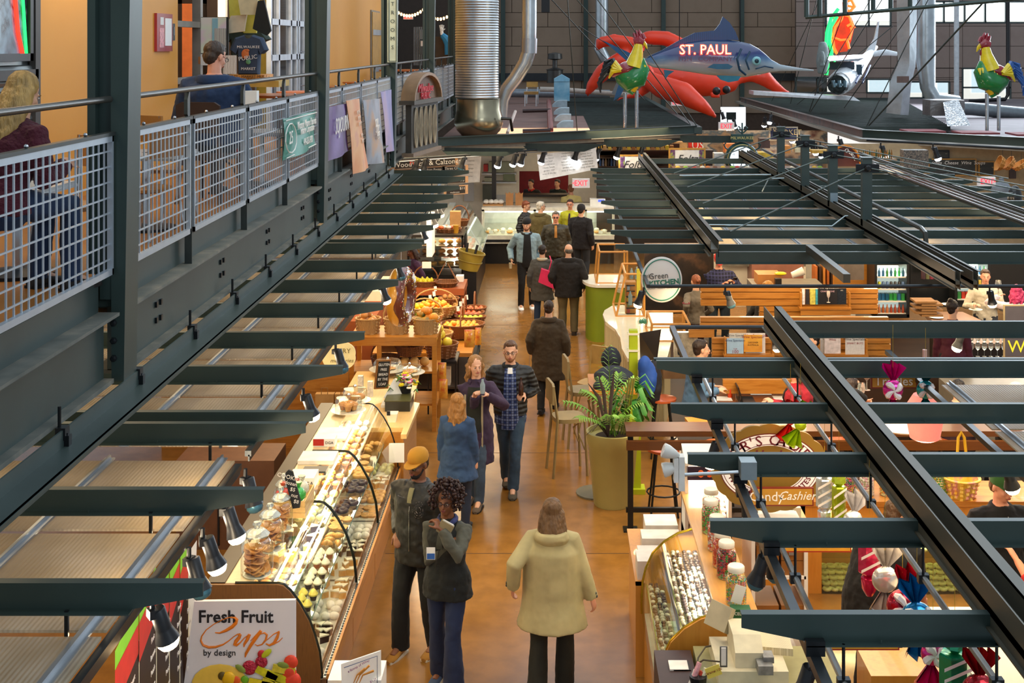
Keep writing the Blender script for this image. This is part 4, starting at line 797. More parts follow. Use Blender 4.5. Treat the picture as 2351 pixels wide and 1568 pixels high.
ntube([(1925,20),(1908,42),(1899,75),(1897,110),(1900,150),(1897,172)],GRN,'green_tube',.07);ntube([(1922,38),(1908,62),(1905,95),(1910,120),(1903,140)],GRN,'green_tube',.06);ntube([(1908,122),(1916,140),(1910,155)],GRN,'green_tube')
b=MB();pxt(b,[(1887,170,10),(1889,140,16),(1890,110,12),(1888,96,8)],44,12);c=P(1888,132,43.6);b.ell(c,(.1,.14,.25),8,6);b.ell(P(1889,150,43.6),(.14,.1,.05),8,6);o=solo('stone_head',b,mat('#7f8a88',.7,bump=.3,bscale=5),'grey long faced stone head statue beside the neon sign','statue',smooth=True);remesh(o,.05,2)
Ya=40;t=T('airplane','small white propeller airplane without cowling parked on the right roof deck','airplane',P(1950,220,Ya));AW=mat('#d5dade',.25,coat=.4)
b=MB();pxt(b,[(1926,192,25,-3),(1940,180,27,-2),(1958,165,22,-.5),(1980,142,14,1.5),(2000,120,8,4),(2012,108,4,5)],Ya,14);b.B('fuselage',AW,t,True)
b=MB();pxt(b,[(1924,193,23,-3.3),(1922,194,20,-3.6)],Ya,12);b.B('engine',mat('#2a3233',.4,.7,.6,12,bump=1,bscale=8),t,True)
for k in range(5):b=MB();pxt(b,[(1912+k*7,185+(k%2)*12,4,-3.9),(1916+k*6,200-(k%2)*8,4,-3.9)],Ya,6);b.B('engine_tube',mat('#6f8790',.3,.8),t,True)
b=MB();q=[(1730,209,-1),(1960,222,-3),(1975,232,-3.2),(1730,218,-1)];b.add([P(x,y,Ya+d)for x,y,d in q]+[P(x,y,Ya+d)+V((0,.9,.0))for x,y,d in q],[(0,1,2,3),(7,6,5,4),(0,4,5,1),(1,5,6,2),(2,6,7,3),(3,7,4,0)]);b.B('wing',AW,t)
b=MB();q=[(1900,136,-3),(1985,133,-1.5),(1970,141,-1.6),(1905,140,-3.2)];b.add([P(x,y,Ya+d)for x,y,d in q]+[P(x,y-8,Ya+d+1.2)for x,y,d in q],[(0,1,2,3),(7,6,5,4),(0,4,5,1),(1,5,6,2),(2,6,7,3),(3,7,4,0)]);b.B('cabin_roof_wing',AW,t)
b=MB();pxt(b,[(2005,124,7,4),(2032,120,8,4),(2060,124,5,4)],Ya,8,.4);b.B('tailplane',AW,t,True)
o=[(P(x,y,Ya+4).x,P(x,y,Ya+4).z)for x,y in[(1985,122),(2006,90),(2015,50),(2018,48),(2014,88),(2008,115),(1998,124)]];MB().prism(o,'y',Ya+3.95,Ya+4.05).B('tail_fin',AW,t)
fb(1905,142,1962,160,Ya-2.2,.02).B('windscreen',mat('#3a3f45',.1),t);fb(1966,148,1979,172,Ya-1.9,.02).B('side_window',mat('#394a55',.1),t)
for x in(1975,1990):b=MB();b.tu([P(x-10,190,Ya-2.6),P(x+8,150,Ya-1)],.03,5);b.B('stripe',mat('#2c3f78',.4),t)
# ---- roof truss piece and tension rods
t=T('roof_truss','dark steel ladder truss crossing the top right of the hall','truss',P(2000,20,30));b=MB();
b.tu([P(1850,40,30),P(2060,22,29),P(2400,-8,27)],.05,6).tu([P(1850,-20,30),P(2100,-40,29)],.05,6);b.B('chord',STEEL,t)
for x,y in((1852,39),(1882,38),(1940,33),(2005,27),(2045,23),(2090,20)):MB().tu([P(x,y,29.5),P(x,y-60,29.5)],.06,6).B('strut',STEEL,t)
rods=[((1230,-40),(1480,230),33,38),((1300,-40),(1325,300),30,31),((1350,-30),(1585,285),31,33),((1290,-40),(1555,262),32,34),((1385,-40),(1600,290),31,32.4),((1330,60),(1470,150),40,44),((1900,-40),(1772,232),40,47),((1880,-20),(1815,238),40,45),((1960,-40),(1858,256),36,38),((2010,-20),(1890,180),36,40),((2050,-40),(1860,258),34,37),((2140,-40),(1938,248),33,36),((2150,-40),(1990,290),31,31.5),((2300,-40),(1995,288),28,31.2),((2050,60),(1830,240),40,44)]
for i,(a,c,Ya_,Yb_)in enumerate(rods):b=MB().tu([P(a[0],a[1],Ya_),P(c[0],c[1],Yb_)],.013 if i not in(13,)else.022,6);solo('tension_rod',b,mat('#3d4340',.4,.6),'one of the thin steel hanger rods slanting down to the %s roof deck'%('left' if i<6 else 'right'),'rod','%s deck hanger rods'%('left' if i<6 else 'right'),smooth=True)
b=MB().box(P(1243,28,45),P(1262,-60,45.4));solo('hanging_bracket',b,BLACK,'dark ribbed bracket hanging at the top of the brown wall','bracket')
# ---------------- prototypes of food
def lump(name,r,m,label,cat,n=10,k=7,M=None,seg=None):
 t=MB().ell((0,0,r[2]*.98),r,n,k);o=t.B(name,m,None,True,ang=180);tag(o,label,cat);return Proto(o)
PAST=texmat('baked_crust',[(.3,'#a9652a'),(.5,'#c98a44'),(.7,'#e0ae6a')],9,(1,1,1),.5);PAST2=texmat('golden_crust',[(.3,'#c98636'),(.6,'#e6b566')],10,(1,1,1),.45)
CREAMF=mat('#f0e6c8',.4,var=.05,sub=.1);CHOC=mat('#3b2014',.35,var=.2,scale=30)
def pdonut(m,nm,lab):
 b=MB().tu([(.036*cos(a*pi/6),.036*sin(a*pi/6),.02)for a in range(12)],.021,8,closed=True);o=b.B('donut',m,None,True,ang=180);return Proto(tag(o,lab,'donut'))
def pcup(fm,wm,lab):
 t=T('cupcake',lab,'cupcake');MB().la([(.022,0),(.032,.04)],12).B('wrapper',wm,t,local=True);MB().la([(.034,.038),(.038,.05),(.028,.064),(.024,.07),(.014,.083),(.003,.09)],12).B('frosting',fm,t,True,local=True);return Proto(t)
def pcroll():
 b=MB().tu([(-.05,0,.02),(-.03,.012,.028),(0,.016,.032),(.03,.012,.028),(.05,0,.02)],[.008,.02,.026,.02,.008],8);return Proto(tag(b.B('croissant',PAST2,None,True,ang=180),'x','pastry'))
def pslice(m1,m2,lab):
 t=T('cake_slice',lab,'cake');MB().prism([(-.035,0),(.035,-.03),(.035,.03)],'z',0,.05).B('sponge',m1,t,local=True);MB().prism([(-.036,0),(.037,-.032),(.037,.032)],'z',.05,.06).B('icing',m2,t,local=True);return Proto(t)
fd=dict(muf=Proto(tag(MB().la([(.024,0),(.034,.04),(.042,.048),(.036,.066),(.012,.076)],12).B('muffin',PAST,None,True),'x','muffin')),don=pdonut(PAST2,'d','x'),cho=pdonut(CHOC,'d','x'),cro=pcroll(),rol=lump('bread_roll',(.05,.04,.032),PAST,'x','bread'),pie=Proto(tag(MB().la([(.045,0),(.055,.022),(.04,.03),(.01,.033)],14).B('pastry',mat('#d9a05a',.5,var=.3,scale=30,bump=.4),None,True),'x','pastry')),cup=pcup(CREAMF,CHOC,'x'),cuy=pcup(mat('#d8c65a',.4),CHOC,'x'),cur=pcup(CREAMF,mat('#a3552a',.5),'x'),sli=pslice(PAST2,CREAMF,'x'),cfs=pslice(CHOC,CREAMF,'x'),coo=Proto(tag(MB().la([(.04,0),(.044,.006),(.035,.014),(.01,.016)],14).B('cookie',PAST,None,True),'x','cookie')),whi=Proto(tag(MB().ell((0,0,.028),(.045,.038,.03),10,7).B('powdered_bun',mat('#efe6d2',.6,var=.1,scale=20,bump=.3),None,True,ang=180),'x','pastry')),grn=Proto(tag(MB().ell((0,0,.028),(.045,.04,.032),10,7).B('iced_bun',mat('#cfc984',.5,var=.35,scale=25,bump=.3),None,True,ang=180),'x','pastry')))
NM=dict(muf='brown muffin',don='golden ring donut',cho='chocolate ring donut',cro='golden croissant',rol='brown bread roll',pie='round sugared pastry',cup='white frosted dark cupcake',cuy='yellow frosted dark cupcake',cur='cream topped cup in orange wrapper',sli='iced yellow cake slice',cfs='layered chocolate cake slice',coo='brown cookie',whi='powdered white bun',grn='pale green iced bun')
CHR2=mat('#b9bcba',.22,.95,.1,20)
PROF=[(-2.07,1.292),(-2.03,1.283),(-1.98,1.24),(-1.906,1.14),(-1.836,1.014),(-1.797,.904),(-1.76,.774),(-1.742,.60)]
for ci,(y0,y1)in enumerate([(9.63,11.35),(11.35,12.76),(12.76,14.45)]):
 lab=['nearest bakery display case with walnut end panel, curved glass and cupcakes','middle bakery display case full of rolls and layered pastries','farthest bakery display case next to the maple counter'][ci]
 t=T('bakery_case',lab,'display case',(-2.15,(y0+y1)/2,0),'bakery display cases')
 b=MB().box((-2.56,y0+.01,0),(-1.77,y1-.01,.52));b.B('base_cabinet',texmat('oak_base',[(0,'#a9651f'),(.5,'#b97a2c'),(1,'#94561a')],2,(5,.6,5),.4,coat=.2),t)
 b=MB().box((-2.56,y0,.52),(-1.69,y1,.56));b.mat(1).box((-1.705,y0,.5),(-1.685,y1,.60));b.B('ledge',[mat('#6a4a30',.35,coat=.3),OAKY],t)
 b=MB().box((-1.735,y0,.56),(-1.71,y1,.575));
 y=y0+.03
 b.mat(1)
 while y<y1-.03:b.box((-1.731,y,.575),(-1.714,y+.022,.578));y+=.045
 b.B('vent_grille',[CHR2,BLACK],t)
 b=MB().box((-2.60,y0,0),(-2.56,y1,1.29));b.B('rear_panel',mat('#2e241c',.4),t)
 b=MB().box((-2.62,y0,1.27),(-2.48,y1,1.30));b.mat(1).box((-2.48,y0+.01,1.275),(-2.27,y1-.01,1.29));b.B('top_shelf',[mat('#35291f',.35),mat('#cbb68c',.3,coat=.3)],t)
 if ci<1:
  o=[(-2.60,0),(-1.77,0),(-1.75,.56)]+[(x,z)for x,z in reversed(PROF)]+[(-2.60,1.292)]
  MB().prism(o,'y',y0-.03,y0-.002).B('end_panel',WALNUT,t)
 for yy in([y0,y1]if ci==0 else[y1]):
  MB().tu([(x,yy,z)for x,z in[(-2.40,1.295)]+PROF+[(-1.742,.57)]],.013 if yy!=y1 or ci<2 else.008,8).B('arch_frame',mat('#1d2219',.25,.3)if ci<2 else BLACKM,t,True)
 g=MB();PG=[(-2.27,1.29)]+PROF;n=len(PG);g.add([(x,y0+.01,z)for x,z in PG]+[(x,y1-.01,z)for x,z in PG],[(i,i+1,n+i+1,n+i)for i in range(n-1)]);g.B('curved_glass',GLASS,t,True)
 b=MB().box((-2.54,y0+.02,.575),(-1.78,y1-.02,.585));b.B('deck_tray',mat('#c9c2ae',.35),t)
 sh=[(1.06,-2.5,-2.03),(.83,-2.5,-1.9)]
 for z,a,c in sh:MB().box((a,y0+.02,z),(c,y1-.02,z+.008)).B('glass_shelf',GLASS,t);MB().tu([(c,y0+.02,z),(c,y1-.02,z)],.006,5).B('shelf_edge',mat('#8fa89a',.2,.5),t)
 MB().tu([(-2.12,y0+.05,1.255),(-2.12,y1-.05,1.255)],.012,8).B('case_lamp',E('#ffe6b8',5),t)
 light('AREA','case_light',(-2.13,(y0+y1)/2,1.24),11,(1,.86,.6),.12,rot=(0,R(-12),0),size_y=y1-y0-.2)
 kinds=[[['sli','coo','sli','cfs'],['grn','cuy','cup','cur'],['whi','cfs','whi','sli']],[['grn','grn','muf','coo'],['cro','pie','cho','don'],['sli','cfs','whi','sli']],[['muf','rol','rol','whi'],['cho','don','pie','cro'],['pie','don','sli','grn']]][ci]
 where=['near','middle','far'][ci]
 for r_,(z,xs)in enumerate([(1.068,(-2.40,-2.29,-2.18,-2.08)),(.838,(-2.25,-2.14,-2.03,-1.95)),(.585,(-2.08,-1.98,-1.88,-1.81))]):
  y=y0+.12;k=0
  while y<y1-.08:
   q=kinds[r_][(k//4)%4]
   if k%4!=3 or q in('rol','muf'):
    for j,x in enumerate(xs):
     if(j==3 and r_<2 and k%2)or random.random()<.07:continue
     fd[q].put((x+RU(-.008,.008),y+RU(-.01,.01),z),RU(0,6),'%s on the %s of the %s bakery case'%(NM[q],['top shelf','second shelf','bottom deck'][r_],where),'%s, %s bakery case %s'%(NM[q],where,['top shelf','second shelf','deck'][r_]),sc=1.05)
   y+=.105;k+=1
 for k in range(5):
  y=y0+.2+k*(y1-y0-.3)/4
  tag(MB().box((-.001,-.03,0),(.001,.03,.035)).B('price_tag',mat('#20242a',.5)),'small dark price tag on a clip in the %s bakery case'%where,'price tag','price tags, %s bakery case'%where).location=(-1.90,y,.846)
def jar(lab,x,y,z,r=.1,h=.24,fill=None,lid='glass',grp=None,cap=None):
 t=T('glass_jar',lab,'jar',(x,y,z),grp);M=MTr((x,y,z))
 MB().la([(r*.85,0),(r,.01),(r,h*.78),(r*.8,h*.9),(r*.7,h*.93),(r*.7,h)],18,M,cap=False).B('glass_body',GLASS,t,True)
 MB().la([(r*.86,0.001),(r*.86,.006)],18,M).B('base',mat('#cfd8d2',.1,.1),t)
 if lid=='glass':MB().la([(r*.74,h),(r*.8,h+.012),(r*.5,h+.045),(r*.18,h+.055),(r*.15,h+.065),(r*.28,h+.085),(r*.2,h+.105),(.002,h+.11)],16,M).B('lid',mat('#d8ded8',.05,.1,trans=.7,name='jar lid glass'),t,True)
 else:MB().la([(r*.78,h-.005),(r*.8,h-.002),(r*.8,h+.028),(r*.72,h+.036),(r*.3,h+.036)],20,M).B('lid',mat('#e6e0d0',.4),t,True)
 if fill:fill(t,M,r,h)
 return t
def cookies_fill(m,thick=.012):
 def f(t,M,r,h):
  b=MB();z=.012
  while z<h*.72:
   for q in range(3):
    a=RU(0,6);b.la([(r*.42,0),(r*.45,thick/2),(r*.4,thick)],9,M@MTr((cos(a)*r*.4,sin(a)*r*.4,z))@MRo(RU(-.5,.5),4,'X')@MRo(RU(-.5,.5),4,'Y'))
   z+=thick*1.3
  o=b.B('cookie_filling',m,t,True);o['kind']='stuff'
 return f
def candy_fill(cols,rs=.012,scl=None):
 def f(t,M,r,h):
  m=texmat('candy_'+cols[0].strip('#')+str(rs),[(i/len(cols),c)for i,c in enumerate(cols)],scl or 48,(1,1,1),.25,kind='cell',coat=.4)
  b=MB();z=.012
  while z<h*.8:
   n=int(2*pi*r*.88/(rs*2.1))
   for q in range(n):a=2*pi*q/n+z*37;b.ell(M@V((cos(a)*(r-rs-.003),sin(a)*(r-rs-.003),z)),(rs,rs,rs*.8),6,4)
   z+=rs*1.7
  for q in range(14):a=q*2.4;b.ell(M@V((cos(a)*r*.2*math.sqrt(q/3),sin(a)*r*.2*math.sqrt(q/3),z-rs)),(rs,rs,rs*.8),6,4)
  o=b.B('candy_filling',m,t,True);o['kind']='stuff'
 return f
for i,(px,py,r,h)in enumerate([(590,1318,.125,.30),(620,1262,.11,.27),(645,1215,.10,.25),(652,1178,.095,.24)]):
 p=G(px,py,1.29);jar('%s glass cookie jar from the near end on top of the bakery case'%ORD[i],p.x,p.y,1.292,r,h,cookies_fill(PAST),'glass','cookie jars')
p=G(590,1322,1.29);o=MB().box((-2.48,9.68,1.29),(-2.18,9.95,1.30));
t=T('wooden_crate','slatted wooden crate of candy bags standing on the bakery case','crate',(-2.27,11.0,1.29))
for k in range(3):MB().box((-2.40,10.93,1.30+k*.05),(-2.13,10.94,1.345+k*.05)).B('slat',MAPLE,t);MB().box((-2.13,10.93,1.30+k*.05),(-2.12,11.35,1.345+k*.05)).B('slat',MAPLE,t);MB().box((-2.40,10.93,1.30+k*.05),(-2.39,11.35,1.345+k*.05)).B('slat',MAPLE,t);MB().box((-2.40,11.34,1.30+k*.05),(-2.13,11.35,1.345+k*.05)).B('slat',MAPLE,t)
bagp=mat('#e8e2d4',.15,trans=.5,var=.2,name='clear bag')
cb_=[('#d44a30','red'),('#3fae4a','green'),('#e8e0d0','white'),('#d8d0b8','clear')]
for k in range(4):
 b=MB().ell((-2.33+.13*(k%2),11.03+.16*(k//2),1.47),(.07,.07,.07),8,6);b.tu([(-2.33+.13*(k%2),11.03+.16*(k//2),1.52),(-2.33+.13*(k%2),11.03+.16*(k//2),1.58)],[.01,.035],6);solo('candy_bag',b,mat(cb_[k][0],.2,coat=.6,bump=.6,bscale=20),'%s tied bag of candy in the wooden crate'%cb_[k][1],'candy bag','candy bags in the crate',True)
t=T('chalk_sign','black chalk price sign with clipped corners leaning beside the cookie jars','sign',P(672,1165,10.6))
Yc=10.75;o=[(P(x,y,Yc).x,P(x,y,Yc).z)for x,y in[(656,1085),(662,1079),(672,1083),(690,1150),(688,1166),(672,1168),(653,1095)]]
MB().prism(o,'y',Yc,Yc+.02).B('board',mat('#1d2024',.6),t)
for i,s_ in enumerate(['COOKIES','dozen','$5','nut','$8']):text(s_,.05-.006*(i>0),PW,face(P(664+i*4,1096+i*14,Yc-.004),roll=-.25),t,ext=.001)
def stackbox(name,lab,cat,x0,y0,x1,y1,z0,z1,m,red=None,grp=None):
 t=T(name,lab,cat,((x0+x1)/2,(y0+y1)/2,z0),grp);MB().box((x0,y0,z0),(x1,y1,z1)).B('box',m,t)
 if red:MB().box((x0-.001,y0-.002,z0+.01),((x0+x1)/2,y0,z1)).B('red_panel',mat('#b3261e',.5),t);text('DGA',(z1-z0)*.5,mat('#3a2a26',.5),face(((x0+x1)/2+(x1-x0)*.25,y0-.003,(z0+z1)/2)),t,ext=.001)
 return t
stackbox('bakery_box','white folded bakery box with red panel near the crate','box',-2.42,11.65,-2.18,11.9,1.292,1.40,WHITE,1)
stackbox('bakery_box','white bakery box with red panel on the paper stack','box',-2.42,12.9,-2.2,13.05,1.292,1.37,WHITE,1)
stackbox('paper_stack','thick stack of white bakery paper on the case top','paper',-2.47,12.35,-2.12,12.65,1.292,1.33,mat('#efe9dc',.6))
stackbox('paper_stack','loose white sheets behind the paper stack','paper',-2.45,13.1,-2.12,13.5,1.292,1.31,mat('#f2ecdf',.6))
stackbox('tray','dark tray on the case top in front of the paper stack','tray',-2.38,12.1,-2.15,12.25,1.292,1.31,mat('#2c3038',.3))
def dome(lab,px,py,z,r=.14,h=.15,what='muf'):
 p=G(px,py,z);M=MTr((p.x,p.y,z));t=T('cake_dome',lab,'cake stand',(p.x,p.y,z),'clear cake domes')
 MB().la([(r*1.25,.012),(r*1.3,.02),(r*1.2,.02),(r*.3,.012)],22,M).B('plate',mat('#d9d6c6',.15,coat=.6),t,True);MB().la([(r,.02),(r*1.0,h*.8),(r*.9,h),(r*.2,h+.012)],22,M,cap=False).B('dome_glass',GLASS,t,True)
 MB().la([(.012,h+.01),(.02,h+.03),(.012,h+.045),(.002,h+.05)],10,M).B('knob',CHROME,t,True)
 for q in range(4):a=q*1.6;fd[what].put((p.x+.06*cos(a),p.y+.06*sin(a),z+.022),a,'%s under %s'%(NM[what],lab[:60]),'baked goods under the domes',sc=1.2)
dome('clear cake dome on a parchment covered stand at the end of the case',800,945,1.31,.15,.16);dome('second cake dome just behind, with brown buns',815,922,1.33,.14,.15,'rol')
dome('wide low glass dome with metal rim full of scones beside the hutch',890,850,1.05,.19,.13,'coo');dome('glass dome of pale cookies left of the flowers',940,857,1.03,.16,.1,'coo')
# ---- maple counter
t=T('service_counter','maple topped oak service counter between bakery cases and produce hutch','counter',(-2.1,15.7,0))
b=MB();b.prism([(-1.62,14.25),(-1.60,15.5),(-1.68,15.55),(-1.76,17.0),(-2.6,17.0),(-2.6,14.5),(-1.685,14.5),(-1.685,14.25)],'z',.95,1.0);b.B('counter_top',MAPLE,t)
b=MB();b.prism([(-1.66,14.3),(-1.64,15.5),(-1.72,15.6),(-1.8,17.0),(-2.6,17.0),(-2.6,14.5),(-1.685,14.5),(-1.685,14.3)],'z',0,.95);b.B('cabinet_body',OAK,t)
fb(893,1018,928,1062,14.24,.01).B('white_end_plate',WHITE,t,label='white end plate')
def zc(px,py,z):return G(px,py,z)
p=zc(945,945,1.0);t=T('cash_box','black cash drawer on the maple counter with flowers on top','cash register',(p.x-.12,p.y,1.0));MB().box((p.x-.32,p.y,1.0),(p.x-.02,p.y+.45,1.12)).B('drawer',mat('#22231d',.35),t);MB().box((p.x-.33,p.y-.005,1.12),(p.x-.01,p.y+.46,1.13)).B('lid',mat('#4e4c28',.3),t)
p=P(890,905,15.4);t=T('sales_tablet','white point of sale tablet stand beside the flowers','register',(p.x,p.y,1.0));MB().box((p.x-.07,p.y-.1,1.0),(p.x+.1,p.y+.1,1.03)).B('base',WHITE,t);
MB().box((-.09,-.012,0),(.09,.012,.25),MTr((p.x+.03,p.y,1.05))@MRo(.5,4,'Y')@MRo(-.35,4,'X')).B('screen',mat('#d9d9d4',.3),t)
t=T('chalk_easel','wood framed black chalk sign on a small easel at the counter','sign',P(872,890,15.8));M=MTr(P(874,893,15.8))@MRo(R(38),4,'Z')@MRo(.12,4,'Y')
MB().box((-.09,0,0),(.11,.02,.36),M).B('frame',mat('#8a5a2a',.5),t);MB().box((-.07,-.006,.02),(.09,0,.34),M).B('slate',mat('#23221e',.6),t)
for i in range(5):text(['GLUTEN','FREE','BREAD','BY THE','LOAF'][i],.045,PW,M@MTr((.01,-.009,.30-i*.06))@MRo(pi/2,4,'X'),t,ext=.001)
p=zc(905,950,1.0);t=T('tip_box','small cream cardboard tip box with a chalk tag','box',(p.x+.03,14.75,1.0));b=MB();b.rings([[(p.x-.03,14.7,1.0),(p.x+.06,14.7,1.0),(p.x+.06,14.8,1.0),(p.x-.03,14.8,1.0)],[(p.x-.05,14.68,1.1),(p.x+.08,14.68,1.1),(p.x+.08,14.82,1.1),(p.x-.05,14.82,1.1)]]);b.B('box',CREAM,t);MB().box((p.x-.04,14.67,1.09),(p.x+.0,14.68,1.14)).B('chalk_tag',BLACK,t)
p=P(930,900,15.5);t=T('flower_arrangement','bouquet of yellow, white and pink flowers in a black pot on the counter','flowers',(p.x,p.y,1.13));MB().la([(.07,0),(.09,.1)],12,MTr((p.x,p.y,1.13))).B('pot',BLACK,t)
for k in range(64):
 a=RU(0,6.3);rr=RU(.02,.17);c=V((p.x+rr*cos(a),p.y+rr*sin(a)*.8,1.21+.17*(1-rr/.17)+RU(-.02,.03)));
 if k%3==2:MB().tu([c-V((0,0,.05)),c+V((.04*cos(a),.04*sin(a),-.01)),c+V((.08*cos(a),.08*sin(a),-.05))],[.004,(.022,.004),.003],6).B('leaf',mat('#3f6b24',.5),t,True)
 else:
  b=MB()
  for q in range(7):b.ell(c+V((.018*cos(q*.9),.018*sin(q*.9),0)),(.016,.016,.012),6,4)
  b.mat(1).ell(c+V((0,0,.01)),(.01,.01,.01),6,4);b.B('flower',[mat(['#e8d21c','#f0ead8','#e8d21c','#d96a9a'][k%4],.5),mat('#c9a520',.5)],t,True)
for k,(px,py,h)in enumerate([(828,905,.16),(850,910,.12)]):p=P(px,py,15.0);solo('candy_tube',MB().box((p.x-.03,p.y-.03,1.0 if 0 else p.z),(p.x+.03,p.y+.03,p.z+h+.06)),mat('#e6dfd2',.2,trans=.4,var=.3,scale=30),'clear tube of wrapped sweets standing on the case end, %s'%('taller one' if k==0 else 'shorter one'),'candy tube')
for k in range(2):
 px=745+k*45;p=P(px,905,16.2);t=T('paper_gift_bag','brown paper carrier bag with twisted handle behind the bakery case, %s'%('left' if k==0 else 'right'),'bag',p);MB().box((p.x-.12,p.y,p.z-.25),(p.x+.12,p.y+.1,p.z+.0)).B('bag',mat('#b98a4e',.7),t);MB().tu([(p.x-.04,p.y,p.z),(p.x-.04,p.y,p.z+.08),(p.x+.04,p.y,p.z+.08),(p.x+.04,p.y,p.z)],.005,5).B('handle',mat('#8a6536',.7),t)
t=T('scalloped_sign','cream scalloped bakery sign with script lettering hung behind the canopy edge','sign',P(780,820,13.2));Ys=13.2;c=P(778,817,Ys);o=[((.17+.012*abs(sin(a*6*pi/60*1.0)))*cos(2*pi*a/60)*1.0+c.x,(.155+.012*abs(sin(a*6*pi/60)))*sin(2*pi*a/60)+c.z)for a in range(60)]
MB().prism(o,'y',Ys,Ys+.02).B('panel',mat('#e9d59a',.5,emit=.05),t);text('KERY',.07,mat('#7a6a3a',.5),face((c.x+.04,Ys-.003,c.z+.05)),t,ext=.001);text('memories',.06,mat('#7a6a3a',.5),face((c.x+.03,Ys-.003,c.z-.05)),t,ext=.001,shear=.3)
# ---- brown fridge cabinets behind case
t=T('back_cabinet','brown two door cabinet behind the middle bakery case','cabinet',(-3.3,13.0,0));MB().box((-4.0,13.5,0),(-2.95,14.1,.95)).B('body',mat('#6f4a33',.5),t);MB().box((-3.55,13.48,.05),(-3.53,13.5,.93)).B('door_gap',BLACK,t);MB().tu([(-3.5,13.46,.35),(-3.5,13.46,.65)],.01,6).B('handle',CHROME,t)
w=MB().box((-5.2,16.9,0),(-2.7,17.0,1.4));solo('back_partition',w,OAKX,'oak partition panel behind the bakery counter','partition')
# ---- menu boards bottom-left + fruit cup sign
t=T('menu_banner','row of tall black menu boards with red and green headers at lower left','menu',P(350,1500,6.9));cols=[(262,318,1590,1470),(318,358,1480,1385),(358,388,1430,1370),(388,412,1395,1330),(412,432,1370,1300)]
def plane_x(px):return 7.0+(px-262)*.012
for i,(a,b_,t0,t1)in enumerate(cols):
 Ya,Yb=plane_x(a),plane_x(b_);q=[P(a+2,t0,Ya),P(b_,t1,Yb),P(b_,1640,Yb),P(a+2,1640,Ya)]
 bd=V((0,.02,0));MB().add(q+[v+bd for v in q],[(0,3,2,1),(4,5,6,7),(0,1,5,4),(1,2,6,5),(2,3,7,6),(3,0,4,7)]).B('board',mat('#2b1712',.5),t)
 q2=[P(a+2,t0-50,Ya-.02),P(b_,t1-38,Yb-.02),P(b_,t1+30,Yb-.02),P(a+2,t0+42,Ya-.02)];MB().add(q2,[(0,3,2,1)]).B('header_panel',mat('#c8281e',.5,emit=.1),t,label='red header panel')
 MB().add([P(a+2,t0-95,Ya-.01),P(b_,t1-85,Yb-.01),P(b_,t1-36,Yb-.01),P(a+2,t0-48,Ya-.01)],[(0,3,2,1)]).B('green_strip',mat('#7fc42a',.5,emit=.15),t,label='bright green strip')
 yaw=math.atan2(Yb-Ya,(q[1].x-q[0].x));
 for k,s_ in enumerate(['Yogurt','Fruit','Banana','Peach','Mango','Berry'][i%2:]):
  u=q[0]*.5+q[1]*.5;text(s_,.05,PW,MTr((u.x+.035,u.y-.01,u.z-.09-.1*k))@MRo(yaw,4,'Z')@MRo(pi/2,4,'X'),t,ext=.001)
 MB().tu([q[1],q[2]],.006,4).B('divider',mat('#e6dfc0',.4),t)
MB().add([P(432,1270,9.1),P(452,1240,9.3),P(440,1640,9.3),P(420,1640,9.1)],[(0,3,2,1)]).B('white_side_panel',WHITE,t)
t=T('fruit_cup_sign','large white Fresh Fruit Cups sign in front of the walnut case end','sign',P(550,1568,8.9));YS=8.9
q=[(446,1381),(678,1378),(678,1640),(412,1650)];q=[P(x,y,YS)for x,y in q];bd=V((0,.03,0));MB().add(q+[v+bd for v in q],[(0,3,2,1),(4,5,6,7),(0,1,5,4),(1,2,6,5),(2,3,7,6),(3,0,4,7)]).B('panel',mat('#dcd9dc',.4,var=.02),t)
text('Fresh Fruit',.122,mat('#232327',.5),face(P(541,1417,YS-.004)),t,bold=.0022,sx=.98);text('by design',.062,mat('#2b2b2e',.5),face(P(504,1499,YS-.004)),t)
ORS=mat('#d9781a',.5)
def scr(pts,w,nm='script_stroke'):
 n=len(pts);MB().tu([P(440+x/6.877,1340+y/6.877,YS-.004)for x,y in pts],[(a/6.877*YS/F,.0015)for a in w]if 0 else[(.0012+a/6.877*YS/F*.62,.0012+a/6.877*YS/F*.62)for a in w],6).B(nm,ORS,t,True)
scr([(370,772),(440,780),(540,740),(640,680),(700,620),(715,570),(680,535),(600,530),(480,570),(350,640),(230,730),(160,830),(145,900),(180,970),(270,1005),(380,1000),(500,960),(590,900),(660,840),(720,800),(770,800)],[6,16,34,44,44,36,24,10,8,8,10,14,18,22,26,24,16,10,8,10,26],'letter_c')
scr([(770,800),(750,850),(700,910),(680,960),(710,975),(760,940),(830,860),(910,800)],[30,40,44,40,26,12,8,10],'letter_u');scr([(915,800),(880,880),(830,960),(825,1000)],[34,38,26,8],'letter_u_stem')
scr([(930,900),(1000,830),(1090,740)],[6,10,24],'letter_p');scr([(1095,745),(1020,850),(930,980),(860,1100),(845,1160)],[40,44,40,34,12],'letter_p_stem');scr([(1010,900),(1080,800),(1150,775),(1190,810),(1170,890),(1110,960),(1040,980),(1000,960)],[6,8,14,24,24,14,10,6],'letter_p_bowl')
scr([(1190,890),(1290,800),(1385,752)],[5,8,12],'letter_s');scr([(1380,765),(1350,850),(1300,940),(1230,975),(1170,945)],[20,36,34,24,10],'letter_s_body');scr([(1290,960),(1380,910),(1435,855)],[10,8,5],'letter_s_tail')
fc=P(505,1572,YS-.01);MB().ell(fc,(.20,.004,.145),26,10).B('yellow_disc',mat('#e0bc4a',.5),t,True)
def frt(px,py,r,m,nm,fl=.25):MB().ell(P(px,py,YS-.02),(r,r*fl,r),12,8).B(nm,m,t,True)
RASP=mat('#a8223a',.4,bump=1,bscale=60,var=.3,scale=60);
